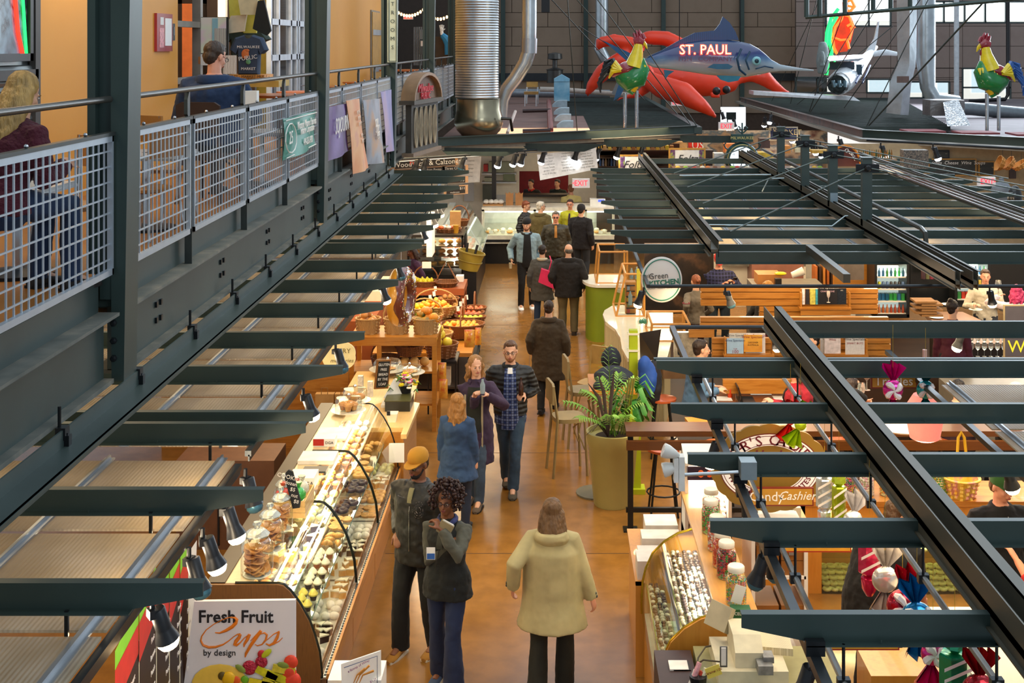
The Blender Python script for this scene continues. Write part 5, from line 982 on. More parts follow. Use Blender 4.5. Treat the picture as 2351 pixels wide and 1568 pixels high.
frt(573,1533,.052,RASP,'raspberry');frt(600,1520,.044,RASP,'raspberry');frt(601,1502,.03,mat('#b82a30',.3),'cherry');frt(510,1552,.03,mat('#5a4a1a',.4),'grape');
for x,y,a,c in((615,1548,.5,'#c9c21e'),(640,1555,.35,'#bdb81c'),(600,1570,.2,'#c9b81c'),(630,1572,.3,'#d2c428'),(655,1538,.2,'#c9bb30')):MB().box((-.09,-.008,-.026),(.07,.004,.026),MTr(P(x,y,YS-.02))@MRo(a,4,'Y')).B('kiwi_piece',mat(c,.4,var=.3,scale=20),t)
for x,y,r in((668,1520,.05),(665,1545,.05),(672,1562,.06)):frt(x,y,r,mat('#d8442a',.4,var=.2,scale=20),'watermelon_piece')
frt(542,1562,.03,mat('#dc5a1e',.3),'orange_piece');frt(562,1560,.028,mat('#6aa822',.3),'lime_piece');frt(525,1558,.05,mat('#e0b014',.4),'mango_piece')
for x,y,a in((552,1535,.6),(612,1500,-.7),(650,1527,.2)):b=MB().ell((0,0,0),(.045,.004,.022),8,5);b.v=[tuple(MTr(P(x,y,YS-.03))@MRo(a,4,'Y')@V(v))for v in b.v];b.B('mint_leaf',mat('#7d8f3a' if x!=612 else '#b5bd20',.5),t,True)
t=T('card_holder','white bin with a folded grain drawing price card at the bottom edge','sign',P(825,1600,9.0));q=[P(783,1525,9.0),P(871,1495,9.25),P(871,1600,9.25),P(785,1620,9.0)];bd=V((.01,.02,0))
MB().add(q+[v+bd for v in q],[(0,3,2,1),(4,5,6,7),(0,1,5,4),(1,2,6,5),(2,3,7,6),(3,0,4,7)]).B('card',WHITE,t)
yaw=math.atan2(q[1].y-q[0].y,q[1].x-q[0].x);Mc=lambda px,py:MTr(P(px,py,9.1)-V((0,.03,0)))@MRo(yaw*.6,4,'Z')@MRo(pi/2,4,'X')@MRo(.32*.9,4,'Z')
text('Add a Scoop of Whey',.024,mat('#8a3a7a',.5),Mc(818,1528),t,ext=.001);text('Protein',.024,mat('#8a3a7a',.5),Mc(804,1542),t,ext=.001);text('For ....  $1.25',.022,mat('#8a3a7a',.5),Mc(848,1563),t,ext=.001)
b=MB()
for a in((812,1568,838,1535),(818,1568,848,1528),(825,1568,858,1540)):b.tu([P(a[0],a[1],9.08),P(a[0]+8,a[1]-18,9.06),P(a[2],a[3],9.06)],[.003,.006,.009],5)
b.B('grain_drawing',mat('#c98a3a',.6),t,True)
MB().tu([P(790,1533,8.98),P(866,1506,9.2),P(866,1590,9.2)],.003,4).B('border_line',mat('#3a4a6a',.5),t)
b=MB();c=P(820,1590,9.3);b.box((c.x-.2,9.2,.5 if 0 else c.z-.4),(c.x+.19,9.5,c.z+.14));b.B('white_bin',WHITE,t)
# ---------------- wicker baskets and fruit
WK=texmat('wicker_pale',[(.2,'#93642c'),(.5,'#ecca90'),(.8,'#b98a4a')],16,(1,1,2.2),.6,kind='wave',dist=3,bump=.6);WKD=texmat('wicker_brown',[(.2,'#5a2e10'),(.5,'#b8763a'),(.8,'#7f4a1c')],16,(1,1,2.2),.6,kind='wave',dist=3,bump=.6)
def weave(mb,r0,r1,h,n=32,rows=9,sx=1,sy=1,M=None,amp=.009):
 rs=[]
 for i in range(rows+1):
  z=h*i/rows;r=r0+(r1-r0)*i/rows
  rs.append([((r+amp*(1 if(q//2+i)%2 else-1))*cos(2*pi*q/n)*sx,(r+amp*(1 if(q//2+i)%2 else-1))*sin(2*pi*q/n)*sy,z)for q in range(n)])
 for i in range(2):k=h-.01*i;rs.append([((r1-.018)*cos(2*pi*q/n)*sx,(r1-.018)*sin(2*pi*q/n)*sy,k)for q in range(n)])
 rs.append([((r0-.01)*cos(2*pi*q/n)*sx,(r0-.01)*sin(2*pi*q/n)*sy,.02)for q in range(n)])
 mb.rings(rs,True,False,M);return mb
def basket(lab,x,y,z,r0,r1,h,m=None,handle=None,sx=1,sy=1,rz=0,grp=None,hh=.22,braid=True):
 t=T('wicker_basket',lab,'basket',(x,y,z),grp,rz);m=m or WK
 weave(MB(),r0,r1,h,sx=sx,sy=sy).B('woven_body',m,t,True,local=True)
 MB().tu([(r1*cos(a*pi/14)*sx,r1*sin(a*pi/14)*sy,h)for a in range(28)],.011,6,closed=True).B('rim',m,t,True,local=True)
 if handle:
  ax=(1,0)if handle=='x' else(0,1)
  MB().tu([((r1*sx*cos(a*pi/12))*ax[0]+0,(r1*sy*cos(a*pi/12))*ax[1],h+hh*sin(a*pi/12))for a in range(13)],.013,7).B('handle',m,t,True,local=True)
 return t
def fruitproto(nm,r,m,stem=None,shape=None):
 if shape=='pear':o=MB().la([(.004,0),(.03,.008),(.04,.03),(.034,.055),(.018,.078),(.012,.09),(.003,.094)],10).B(nm,m,None,True)
 elif shape=='squash':
  b=MB();rs=[]
  for i in range(9):
   tt=pi*i/8;rs.append([((r*sin(max(tt,.1 if i<4 else 0)if 0<i<8 else.08))*(1+.12*cos(8*2*pi*q/32))*cos(2*pi*q/32),(r*sin(tt if 0<i<8 else.08))*(1+.12*cos(8*2*pi*q/32))*sin(2*pi*q/32),r*.75-r*.72*cos(tt))for q in range(32)])
  b.rings(rs);o=b.B(nm,m,None,True,ang=180)
 else:o=MB().ell((0,0,r*.95),(r,r,r*.95),10,8).B(nm,m,None,True,ang=180)
 o['category']='fruit';o['label']=nm;return Proto(o)
OR_=texmat('orange_peel',[(.3,'#ef8e1c'),(.7,'#f7a93a')],6,(1,1,1),.45,bump=.1);AP_=texmat('apple_skin',[(.35,'#c8321e'),(.5,'#e06a3a'),(.65,'#e8b04a')],9,(1,1,1),.3);GA_=texmat('green_apple',[(.3,'#9fb81e'),(.7,'#d0cf3a')],6,(1,1,1),.35)
fr=dict(orange=fruitproto('orange',.042,OR_),apple=fruitproto('apple',.04,AP_),lime=fruitproto('lime',.033,mat('#6f9f1c',.4,var=.25,scale=6)),lemon=fruitproto('lemon',.038,mat('#e6c41e',.4)),pear=fruitproto('pear',.04,mat('#d0c01c',.45,var=.2,scale=6),shape='pear'),gapple=fruitproto('apple',.042,GA_),potato=fruitproto('kiwi',.04,mat('#9a6c34',.7,var=.2,scale=9)),onion=fruitproto('onion',.055,texmat('onion_skin',[(.3,'#b5702c'),(.6,'#d99a52'),(.75,'#e8cfa0')],7,(1,1,.4),.4)),wonion=fruitproto('white_onion',.06,mat('#efe6d4',.35)),squash=fruitproto('acorn_squash',.075,texmat('squash_green',[(.4,'#2c4a1e'),(.55,'#c98a1e'),(.7,'#30511f')],4,(1,1,1),.4),shape='squash'),osquash=fruitproto('orange_squash',.08,texmat('squash_orange',[(.35,'#d9861c'),(.6,'#cf7a1a'),(.7,'#3c5a20')],4,(1,1,1),.4),shape='squash'),melon=fruitproto('yellow_melon',.075,mat('#e6c83a',.45)),gourd=fruitproto('butternut_squash',.07,mat('#dba65a',.5)))
def pile(kind,n,x,y,z,rx,ry,lab,grp,r=.042,dome=.5,sc=1,cat='fruit'):
 k=0;lay=0;zz=z
 while k<n and lay<5:
  f=1-lay*.27;
  if f<=.05:break
  yy=-ry*f;row=0
  while yy<=ry*f+1e-6 and k<n:
   w=rx*f*math.sqrt(max(0,1-(yy/(ry*f+1e-3))**2*.7));xx=-w+(row%2)*r*.9
   while xx<=w+1e-6 and k<n:
    o=fr[kind].put((x+xx+RU(-.006,.006),y+yy+RU(-.006,.006),zz),RU(0,6),lab,grp,sc=sc);o['category']=cat;k+=1;xx+=r*2.02*sc
   yy+=r*1.8*sc;row+=1
  lay+=1;zz+=r*1.45*sc
def ptag(lab,x,y,z,w=.05,h=.08,yaw=0):
 o=solo('price_tag',MB().box((-w/2,-.002,0),(w/2,.002,h),MTr((x,y,z))@MRo(yaw,4,'Z')@MRo(-.2,4,'X')),mat('#e9e2d6',.6),lab,'price tag','produce price tags')
t=T('produce_hutch','open oak hutch with baskets on top, standing behind the maple counter','shelf',(-2.15,18,0));HX0,HX1=-2.80,-1.58
MB().box((HX0,17.6,1.27),(HX1,18.35,1.32)).B('top_board',OAKX,t);MB().box((HX0,17.6,1.2),(HX1,17.64,1.27)).B('apron',OAKX,t)
for x in(HX0,-2.42,HX1-.07):
 for y in(17.6,18.28):
  if x==-2.42 and y>18:continue
  MB().box((x+.004,y+.005,0),(x+.066,y+.066,1.27)).B('post',OAK,t)
for z in(.35,.80):MB().box((HX0,17.65,z),(HX1,18.3,z+.03)).B('shelf_board',OAKX,t)
BZ=1.32
for px,lab,hd,r in((845,'pale wicker basket of brown onions, leftmost on the oak hutch',None,.17),(911,'pale handled basket of white onions in the middle of the hutch top','x',.18),(978,'pale wicker basket of striped squashes, rightmost on the hutch','x' if 0 else None,.18)):
 x=wx(px,17.87);basket(lab,x,17.87,BZ,r*.86,r,.21,WK,hd,1.05,.9,hh=.27)
pile('onion',7,wx(845,17.87),17.87,BZ+.13,.10,.08,'brown onion in the leftmost hutch basket','onions on the hutch',.055,cat='onion');pile('wonion',7,wx(911,17.87),17.87,BZ+.13,.10,.08,'round white onion under the donut balloon','white onions',.06,cat='onion')
x=wx(978,17.87)
for k,(dx,dy,dz,q)in enumerate([(-.1,-.04,.13,'squash'),(.0,-.06,.13,'squash'),(.02,.05,.15,'osquash'),(.0,.06,.24,'osquash'),(.11,-.03,.13,'osquash'),(-.06,.05,.2,'squash')]):fr[q].put((x+dx,17.87+dy,BZ+dz),k,'%s striped squash in the rightmost hutch basket'%('green' if q=='squash' else 'orange'),'%s squashes in the hutch basket'%('green' if q=='squash' else 'orange'))['category']='squash'
fr['orange'].put((x+.12,17.80,BZ+.18),0,'orange fruit beside the squashes in the hutch basket',None,sc=1.5)
solo('card_sign',fb(826,721,855,742,18.1,.01),mat('#ece2c8',.6),'blank cream card sign behind the onion basket','sign')
t=T('donut_balloon','giant inflatable chocolate iced donut with sprinkles hanging above the hutch','balloon',P(922,750,16.2));c=P(921,680,16.2);MD=MTr(c)@MRo(R(80),4,'Z')@MRo(pi/2,4,'X')
RMj,rmi=.272,.115;dn=bpy.data.materials.new('x')
b=MB();n1,n2=48,20;vs=[(MD@V(((RMj+rmi*cos(v))*cos(u),(RMj+rmi*cos(v))*sin(u),rmi*sin(v)))).to_tuple()for u in[2*pi*i/n1 for i in range(n1)]for v in[2*pi*j/n2 for j in range(n2)]]
fs=[];ms=[]
for i in range(n1):
 for j in range(n2):
  fs.append((i*n2+j,((i+1)%n1)*n2+j,((i+1)%n1)*n2+(j+1)%n2,i*n2+(j+1)%n2));vv=2*pi*(j+.5)/n2;lim=.35+.22*sin(7*2*pi*i/n1);ms.append(0)
b.add(vs,fs);b.B('dough_ring',mat('#d9962e',.3,coat=.4,var=.06,scale=2),t,True)
b=MB();rs2=rmi+.003;g=[];na=16
for i in range(n1):
 u=2*pi*i/n1;a0=.30+.2*sin(7*u);
 g+=[(MD@V(((RMj+rs2*cos(v))*cos(u),(RMj+rs2*cos(v))*sin(u),rs2*sin(v)))).to_tuple()for v in[a0+(pi-.6-a0+.3)*j/na for j in range(na+1)]]
b.add(g,[(i*(na+1)+j,((i+1)%n1)*(na+1)+j,((i+1)%n1)*(na+1)+j+1,i*(na+1)+j+1)for i in range(n1)for j in range(na)]);b.B('chocolate_icing',mat('#6a3322',.18,coat=.6,var=.1),t,True)
b=MB()
for k in range(150):
 u=RU(0,6.28);v=RU(.75,2.3);b.cm=k%3;b.ell((MD@V(((RMj+(rs2+.002)*cos(v))*cos(u),(RMj+(rs2+.002)*cos(v))*sin(u),(rs2+.002)*sin(v)))),(.005,.005,.009),5,4)
o=b.B('sprinkles',[mat('#f0e8d8',.4),mat('#e0c040',.4),mat('#d85a4a',.4)],t);o['kind']='stuff'
for u0 in(.6,.75,.9,1.05,4.6,4.8):MB().tu([MD@V(((RMj+(rs2+.002)*cos(v))*cos(u0+.12*(v-1.5)),(RMj+(rs2+.002)*cos(v))*sin(u0+.12*(v-1.5)),(rs2+.002)*sin(v)))for v in(1.1,1.35,1.6,1.85)],.009,6).B('icing_drizzle',PW,t,True)
MB().tu([c+V((0,0,.37)),c+V((0,0,.9))],.003,4).B('hanging_string',PW,t)
pile('gourd',5,-1.95,17.9,.83,.2,.08,'tan butternut squash on the middle hutch shelf','butternut squashes',.07,cat='squash')
basket('dark round basket of pinkish sweet potatoes on the hutch shelf',-2.0,18.0,.98,.16,.2,.14,WKD,None);pile('gourd',6,-2.0,18.0,1.04,.1,.1,'small sweet potato in the dark hutch basket','sweet potatoes',.03,sc=.45,cat='vegetable')
basket('dark basket with arched handle left on the hutch shelf',-2.35,18.0,.83,.17,.2,.12,WKD,'x');stackbox('cardboard_box','brown shipping box with a label on the hutch shelf','box',-2.45,18.05,-2.05,18.3,1.0,1.18,mat('#a9743c',.7))
basket('big brown basket of yellow melons with a tilted hoop handle right of the hutch',wx(1012,18.6),18.7,.78,.2,.25,.2,WKD,'y',1,.9,hh=.3);pile('melon',6,wx(1012,18.6),18.7,.92,.13,.12,'yellow melon in the big brown basket','yellow melons',.075,cat='melon')
t=T('basket_stand','dark wire stand holding the melon basket and chip bags','stand',(-1.5,19,0));
for x,y in((-1.78,18.45),(-1.38,18.45),(-1.78,19.0),(-1.38,19.0)):MB().tu([(x,y,0),(x,y,.78)],.012,6).B('leg',BLACKM,t)
MB().box((-1.8,18.42,.74),(-1.36,19.05,.775)).B('shelf_plate',BLACKM,t)
t=T('produce_table','oak edged produce table with sloping rows of fruit baskets beside the aisle','table',(-1.9,21,0))
MB().box((-2.75,19.4,.60),(-1.2,22.3,.66)).B('table_board',OAKX,t);
for x,y in((-1.25,19.5),(-2.7,19.5),(-1.25,22.2),(-2.7,22.2)):MB().tu([(x,y,0),(x,y,.62)],.018,8).B('leg',BLACKM,t)
MB().box((-1.26,19.5,.1),(-1.22,22.2,.12)).B('lower_rail',BLACKM,t);MB().box((-2.7,19.5,.08),(-1.25,22.2,.11)).B('lower_shelf',mat('#3a2c1e',.5),t)
bs=[('wide brown tray basket of oranges nearest the aisle',1060,742,.68,.20,.3,.22,1.25,.95,WKD,'orange',34,'y'),('basket of red and green apples behind the aisle oranges',1068,716,.68,.19,.27,.24,1.2,1.0,WKD,'apple',30,'y'),('pale wicker basket of green limes with upright handle',975,722,.80,.2,.26,.22,1.15,.8,WK,'lime',34,'x'),('basket heaped with oranges behind the limes',1000,700,.9,.2,.28,.2,1.3,1.0,WK,'orange',52,'x'),('basket of pale yellow lemons left of the oranges',958,704,.92,.16,.22,.2,1.2,1.0,WK,'lemon',26,None),('small brown basket of kiwis at the back of the produce table',1030,684,1.0,.14,.18,.16,1,.9,WKD,'potato',14,None),('basket of ripe apples at the aisle corner of the table',1090,705,.74,.14,.2,.2,1,.9,WKD,'apple',12,'y'),('basket of yellow green apples in the second row',1080,726,.76,.14,.2,.16,1.3,.7,WKD,'gapple',12,None)]
for lab,px,py,z,r0,r1,h,sx,sy,m,kd,n,hd in bs:
 Y=FY(py,z+h);x=wx(px,Y);
 if z>.67:o=solo('basket_riser',MB().box((x-r0*.9,Y-r0*.6,.66),(x+r0*.9,Y+r0*.6,z)),OAKX,'small wooden riser under the %s'%lab[:48],'riser')
 basket(lab,x,Y,z,r0,r1,h,m,hd,sx,sy,hh=.26);nm={'potato':'brown kiwi','gapple':'yellow green apple'}.get(kd,kd);pile(kd,n,x,Y,z+h-.07,r1*sx*.72,r1*sy*.72,'%s in the %s'%(nm,lab.split(' of ')[0]if 0 else lab[:52]),'%ss, %s'%(nm,lab[:40]),.042 if kd!='lime' else.034)
basket('empty pale wicker basket in front of the limes',wx(998,19.75),19.75,.68,.19,.26,.22,WK,None,1.1,.9)
basket('brown wicker hamper lid leaning behind the squashes',wx(952,18.5),18.9,1.0,.1,.14,.3,WKD,None)
for k,(px,py,Y)in enumerate([(997,672,21),(988,680,20.8),(1000,660,21.5),(1058,695,21),(1065,688,21.3),(1052,706,20.6),(1072,680,21.8)]):p=P(px,py,Y);ptag('%s small white price tag standing among the produce baskets, counted left to right'%ORD[k]if 0 else 'small white price tag standing among the produce baskets',p.x,Y,p.z-.06,yaw=.5)
for k,(px,py,Y,w)in enumerate([(1078,775,19.35,.16),(1098,770,19.8,.1),(1015,852,17.8,.12),(1018,890,17.6,.12)]):
 p=P(px,py,Y);solo('snack_bag',MB().rings([[(p.x+w/2*cos(a*pi/6),p.y+d*sin(a*pi/6),p.z+z)for a in range(12)]for z,d in((-.15,.01),(-.08,.05),(.06,.05),(.12,.008))]),texmat('snack_print',[(.35,'#b51f1c'),(.5,'#d8a03a'),(.65,'#c42a22')],5,(1,1,1),.25,coat=.5),'red foil snack bag %s'%['below the aisle oranges','at the aisle corner of the stand','on the rack beside the hutch post','low on the rack beside the hutch post'][k],'snack bag',smooth=True)
stackbox('carton','white and brown carton on the lower produce shelf','box',-1.75,19.6,-1.55,19.8,.11,.36,mat('#d6c4a8',.6))
t=T('display_table','reddish wood table carrying the pear basket and scales','table',(-2.2,23,0));MB().box((-2.82,22.75,.88),(-1.55,23.7,1.0)).B('table_top',mat('#a5542a',.5,var=.2,scale=3),t)
for x in(-2.78,-1.62):MB().box((x,22.8,0),(x+.06,22.86,.88)).B('leg',mat('#8a451f',.5),t);MB().box((x,23.6,0),(x+.06,23.66,.88)).B('leg',mat('#8a451f',.5),t)
Y=23.0;basket('wicker basket of yellow pears with tall hoop handle on the reddish table',wx(977,Y),Y,1.0,.19,.23,.1,WKD,'x',1,.8,hh=.27);pile('pear',11,wx(977,Y),Y,1.06,.15,.12,'yellow pear in the hoop handled basket','pears',.042)
solo('card_sign',fb(969,601,990,616,22.9,.01),WHITE,'blank white card sign clipped above the pear basket','sign');
fr['melon'].put((wx(947,23.1),23.1,1.0),0,'yellow melon left of the pear basket',None,sc=1.3)['category']='melon'
t=basket('brown basket with tall pointed handle right of the pears',wx(1025,Y),Y,1.0,.17,.22,.08,WKD,None);
b=MB();
for sx in(-1,1):
 for k in range(4):b.tu([(sx*.2,(k-1.5)*.05,.08),(sx*.02,0,.42)],.008,5)
b.B('pointed_handle',WKD,t,local=True)
t=T('receipt_printer','white till printer on a black pole beside the pointed basket','register',(wx(1055,23.5),23.5,0));MB().cb((wx(1056,23.5),23.5,1.03),(.14,.2,.15)).B('printer',WHITE,t);MB().tu([(wx(1056,23.5),23.5,0),(wx(1056,23.5),23.5,.96)],.03,8).B('pole',BLACK,t)
p=P(868,655,22.0);t=T('cash_register','cream cash register on the produce counter left of the donut','register',(p.x,p.y,.95));MB().box((p.x-.22,p.y-.1,.95),(p.x+.2,p.y+.35,1.12)).B('base',CREAM,t);MB().box((-.16,0,0),(.16,.04,.16),MTr((p.x,p.y+.3,1.15))@MRo(-.4,4,'X')).B('display',CREAM,t)
solo('produce_counter',MB().box((-4.2,20.3,0),(-2.85,23.6,.95)),mat('#8f4a24',.5,var=.2,scale=3),'reddish wood produce counter behind the onion basket','counter')
t=T('bushel_basket','olive bushel basket with tongs tilted on a dark stand by the deli case','basket',(-1.6,24.7,.95));M=MTr((wx(1075,24.6),24.6,1.02))@MRo(R(12),4,'Y');weave(MB(),.19,.26,.36,24,3,M=M,amp=.003).B('slat_body',mat('#9a8430',.5,var=.25,scale=4),t,True)
for z,r in((.34,.265),(.17,.235)):MB().tu([M@V((r*cos(a*pi/12),r*sin(a*pi/12),z))for a in range(24)],.012,6,closed=True).B('hoop',mat('#8a7428',.5),t)
for a in(-.3,.2):MB().tu([M@V((a*.3,0,.2)),M@V((a*.4,.02,.5))],.025,6).B('tongs',BLACK,t)
MB().box((wx(1065,24.7),24.5,0),(wx(1095,24.7),24.9,1.02)).B('stand',BLACK,t)
t=T('hot_food_case','black glass fronted hot food case with trays of bread behind the vendor','display case',(-2.4,25,0));X0,X1=wx(935,25.2),wx(1064,25.2)
MB().box((X0,25.2,0),(X1,26.4,.8)).B('base_cabinet',mat('#1c1a19',.4),t)
for z in(.95,1.15,1.35):
 MB().box((X0+.03,25.25,z),(X1-.03,26.2,z+.02)).B('shelf',mat('#8d8a80',.2,.8),t)
for x in(X0,X1-.04):MB().box((x,25.2,.8),(x+.04,25.26,1.58)).B('post',BLACK,t);MB().box((x,25.9,.8),(x+.04,26.4,1.58)).B('post',BLACK,t)
MB().box((X0,25.2,1.55),(X1,25.95,1.6)).B('top',mat('#3b342c',.3),t);MB().box((X0,25.19,.82),(X1,25.2,1.55)).B('glass_front',GLASS,t)
light('AREA','hot_case_light',((X0+X1)/2,25.8,1.53),8,(1,.8,.5),.8,rot=(0,0,0))
TR=['golden baguette','pale flatbread','chicken piece']
for i,z in enumerate((.97,1.17,1.37)):
 for k in range(6):
  o=(fd['rol']if i else fd['pie']).put((X0+.15+k*.17,25.5+.1*(k%2),z),k,'brown bread piece on the %s shelf of the hot food case'%['lowest','middle','top'][i],'bread in the hot food case',sc=1.5)
t=T('wicker_tray','brown rectangular wicker tray of orange packets on top of the hot food case','basket',P(1022,545,25));x0,x1=wx(998,25.3),wx(1057,25.3)
weave(MB(),.24,.27,.08,32,4,1,.8,MTr(((x0+x1)/2,25.6,1.6))).B('woven_body',WKD,t,True)
for k in range(7):o=solo('snack_packet',MB().ell(((x0+x1)/2-.15+.05*k,25.55+.05*(k%3),1.70),(.06,.05,.04),8,5),mat(['#d9601e','#e8e0d0'][k%2],.3,coat=.4),'%s packet in the wicker tray'%['orange','white'][k%2],'packet','packets in the wicker tray',True)
Y=26.5;basket('round basket with hoop handle and orange packets on the deli top',wx(1055,Y),Y,1.6,.16,.2,.12,WKD,'x',hh=.3);solo('paper_bag',MB().box((wx(1033,26.2),26.2,1.6),(wx(1057,26.2),26.4,1.93)),mat('#c08d55',.7),'tall brown paper bag leaning on the hoop handled basket','bag')
solo('yellow_cup',MB().la([(.05,0),(.06,.16)],12,MTr((wx(1047,25.5),25.45,1.6))),mat('#c98a1e',.4),'yellow cup on the wicker tray','cup',smooth=True)
t=T('meat_case','meat display case with slanted glass panels along the left of the far aisle','display case',(-1.9,28,0))
MB().box((-2.3,26.0,0),(-1.55,30.2,.75)).B('base_cabinet',mat('#2b2522',.4),t);MB().box((-2.3,26.0,.75),(-1.62,30.2,.8)).B('deck',WHITE,t);MB().box((-2.4,26.1,.8),(-2.25,30.2,1.62)).B('rear_wall',mat('#a7b0ae',.3,.5),t)
b=MB();b.add([(-1.5,26,.85),(-1.5,30.2,.85),(-1.95,30.2,1.6),(-1.95,26,1.6),(-1.49,26,.85),(-1.49,30.2,.85),(-1.94,30.2,1.61),(-1.94,26,1.61)],[(0,1,2,3),(7,6,5,4),(0,4,5,1),(1,5,6,2),(2,6,7,3),(3,7,4,0)]);b.B('slanted_glass',GLASS,t)
MB().tu([(-1.5,26,.85),(-1.95,26,1.6)],.02,6).tu([(-1.5,28,.85),(-1.95,28,1.6)],.015,6).tu([(-1.5,26,.85),(-1.5,30.2,.85)],.015,6).tu([(-1.95,26,1.6),(-1.95,30.2,1.6)],.02,6).B('glass_frame',ALU,t)
light('AREA','meat_case_light',(-2.1,28,1.55),14,(1,.9,.75),.3,rot=(0,0,0),size_y=3.6)
MEAT=Proto(tag(MB().ell((0,0,.03),(.07,.05,.035),9,6).B('meat_cut',texmat('meat',[(.35,'#d8623a'),(.5,'#e89a72'),(.65,'#e0b49a')],12,(1,1,1),.3),None,True,ang=180),'x','meat'))
for k in range(44):MEAT.put((-2.18+.13*(k%4)+RU(-.02,.02),26.25+(k//4)*.34,.8+.04*(3-k%4)),RU(0,6),'orange pink meat cut in the slanted glass case','meat in the slanted case')
solo("hanging_board",MB().box((wx(979,21),21,wz(590,21)),(wx(992,21),21.5,wz(495,21))),mat('#d9d4cc',.5),'white board with wooden edge hanging edge-on from the left canopy','board')
# ---------------- pizza and deli stall at the end of the aisle
TILE=texmat('white_tile',[(0,'#d8cfba'),(1,'#efe6d2')],3.2,(1,1,1),.35,kind='brick',dist=.01)
w=MB();YW=34.0
for a,b_,c,d in[(860,1192,332,620),(1305,1420,332,620),(1192,1305,332,393),(1192,1305,449,620)]:q=fb(a,c,b_,d,YW,.15);w.v+=q.v[:0];base=len(w.v);w.add(q.v,q.f)
struct('wall_pizza_stall',w,mat('#efe5cf',.5,var=.05),'pale cream tiled wall of the pizza stall')
struct('wall_kitchen_red',fb(1180,370,1320,460,36.0,.1),mat('#7a1c28',.6),'dark red kitchen wall seen through the serving hatch')
t=T('serving_ledge','dark serving ledge of the kitchen hatch','shelf',P(1250,452,33.9));fb(1190,447,1308,452,33.6,.4).B('ledge',mat('#2b211c',.4),t)
for px,lab in((1133,'black steel post in the pizza stall'),):solo('stall_post',fb(1129,350,1139,520,32.0,.12),BLACK,lab,'post')
t=T('deli_case','long white framed deli case across the end of the aisle','display case',(0,31.3,0));Yd=31.0;X0,X1=wx(1108,Yd),wx(1410,Yd)
MB().box((X0,Yd+.1,0),(X1,Yd+1.0,.52)).B('kick_base',mat('#1b1917',.35),t);MB().box((X0-.02,Yd-.05,.52),(X1,Yd+1.0,.72)).B('bumper',mat('#d9d2bd',.4),t);MB().box((X0-.02,Yd-.07,.56),(X1,Yd-.04,.62)).B('dark_bumper_strip',BLACK,t)
MB().box((X0,Yd+.9,.7),(X1,Yd+1.0,1.4)).B('rear_wall',mat('#c9ccc4',.3,.3),t)
MB().box((X0-.02,Yd-.02,1.31),(X1,Yd+1.0,1.40)).B('top_deck',mat('#efe8d6',.4),t)
for x in(X0-.02,X0+1.25,X0+2.5,X1-.05):MB().box((x,Yd-.02,.7),(x+.06,Yd+.05,1.35)).B('frame_post',mat('#efe8d6',.4),t)
MB().box((X0,Yd-.03,.72),(X1,Yd-.02,1.31)).B('glass_front',GLASS,t);MB().box((X0,Yd+.1,1.0),(X1,Yd+.8,1.02)).B('shelf',GLASS,t);MB().tu([(X0+.05,Yd+.12,1.28),(X1,Yd+.12,1.28)],.02,6).B('case_lamp',E('#f2f6e8',4),t)
light('AREA','deli_case_light',((X0+X1)/2,Yd+.45,1.29),20,(1,.95,.82),X1-X0-.2,rot=(0,0,0),size_y=.5)
for k in range(34):
 o=(fd['whi']if k%3 else fd['pie']).put((X0+.12+k%17*.18,Yd+.25+.25*(k//17),.74),k,'pale tub or cheese in the end deli case','goods in the end deli case',sc=1.6)
for k in range(10):tag(MB().box((-.05,-.004,0),(.05,.004,.08)).B('price_card',WHITE),'small white price card in the end deli case','price tag','deli price cards').location=(X0+.2+k*.3,Yd+.12,.74)
def menub(lab,q,lines,m,tx,Y,fs,frame=None,align=.5,roll=0,grp=None):
 t=T('menu_board',lab,'menu',P(q[3][0],q[3][1],Y),grp);q=[P(x,y,Y)for x,y in q];bd=V((0,.04,0));F8=[(0,3,2,1),(4,5,6,7),(0,1,5,4),(1,2,6,5),(2,3,7,6),(3,0,4,7)]
 if frame:
  c=sum(q,V((0,0,0)))/4;qq=[c+(v-c)*1.0+(v-c).normalized()*.07 for v in q];MB().add([v+V((0,.015,0))for v in qq]+[v+bd for v in qq],F8).B('frame',frame,t)
 MB().add(q+[v+bd for v in q],F8).B('board',m,t)
 for s_,u,v,f in lines:
  p=(q[0]*(1-u)+q[1]*u)*(1-v)+(q[3]*(1-u)+q[2]*u)*v;text(s_,fs*f,tx,face((p.x,Y-.006,p.z),roll=roll),t,ext=.001)
 return t
CH=mat('#2a2420',.6)
menub('black sign with white script Wood Fire Pizzas above the price boards',[(905,372),(1044,362),(1046,378),(907,388)],[('Wood',.13,.5,1),('Pizzas & Calzones',.68,.5,1)],CH,PW,30.0,.17,mat('#b98a5e',.5),roll=.07)
text('Fire',.16,mat('#d8402a',.5),face(P(952,373,29.98),roll=.07),None).name='lettering_fire'
o=BO['lettering_fire'];q_=BO['menu_board'];o.parent=q_;o.location=-q_.location;o.name='lettering'
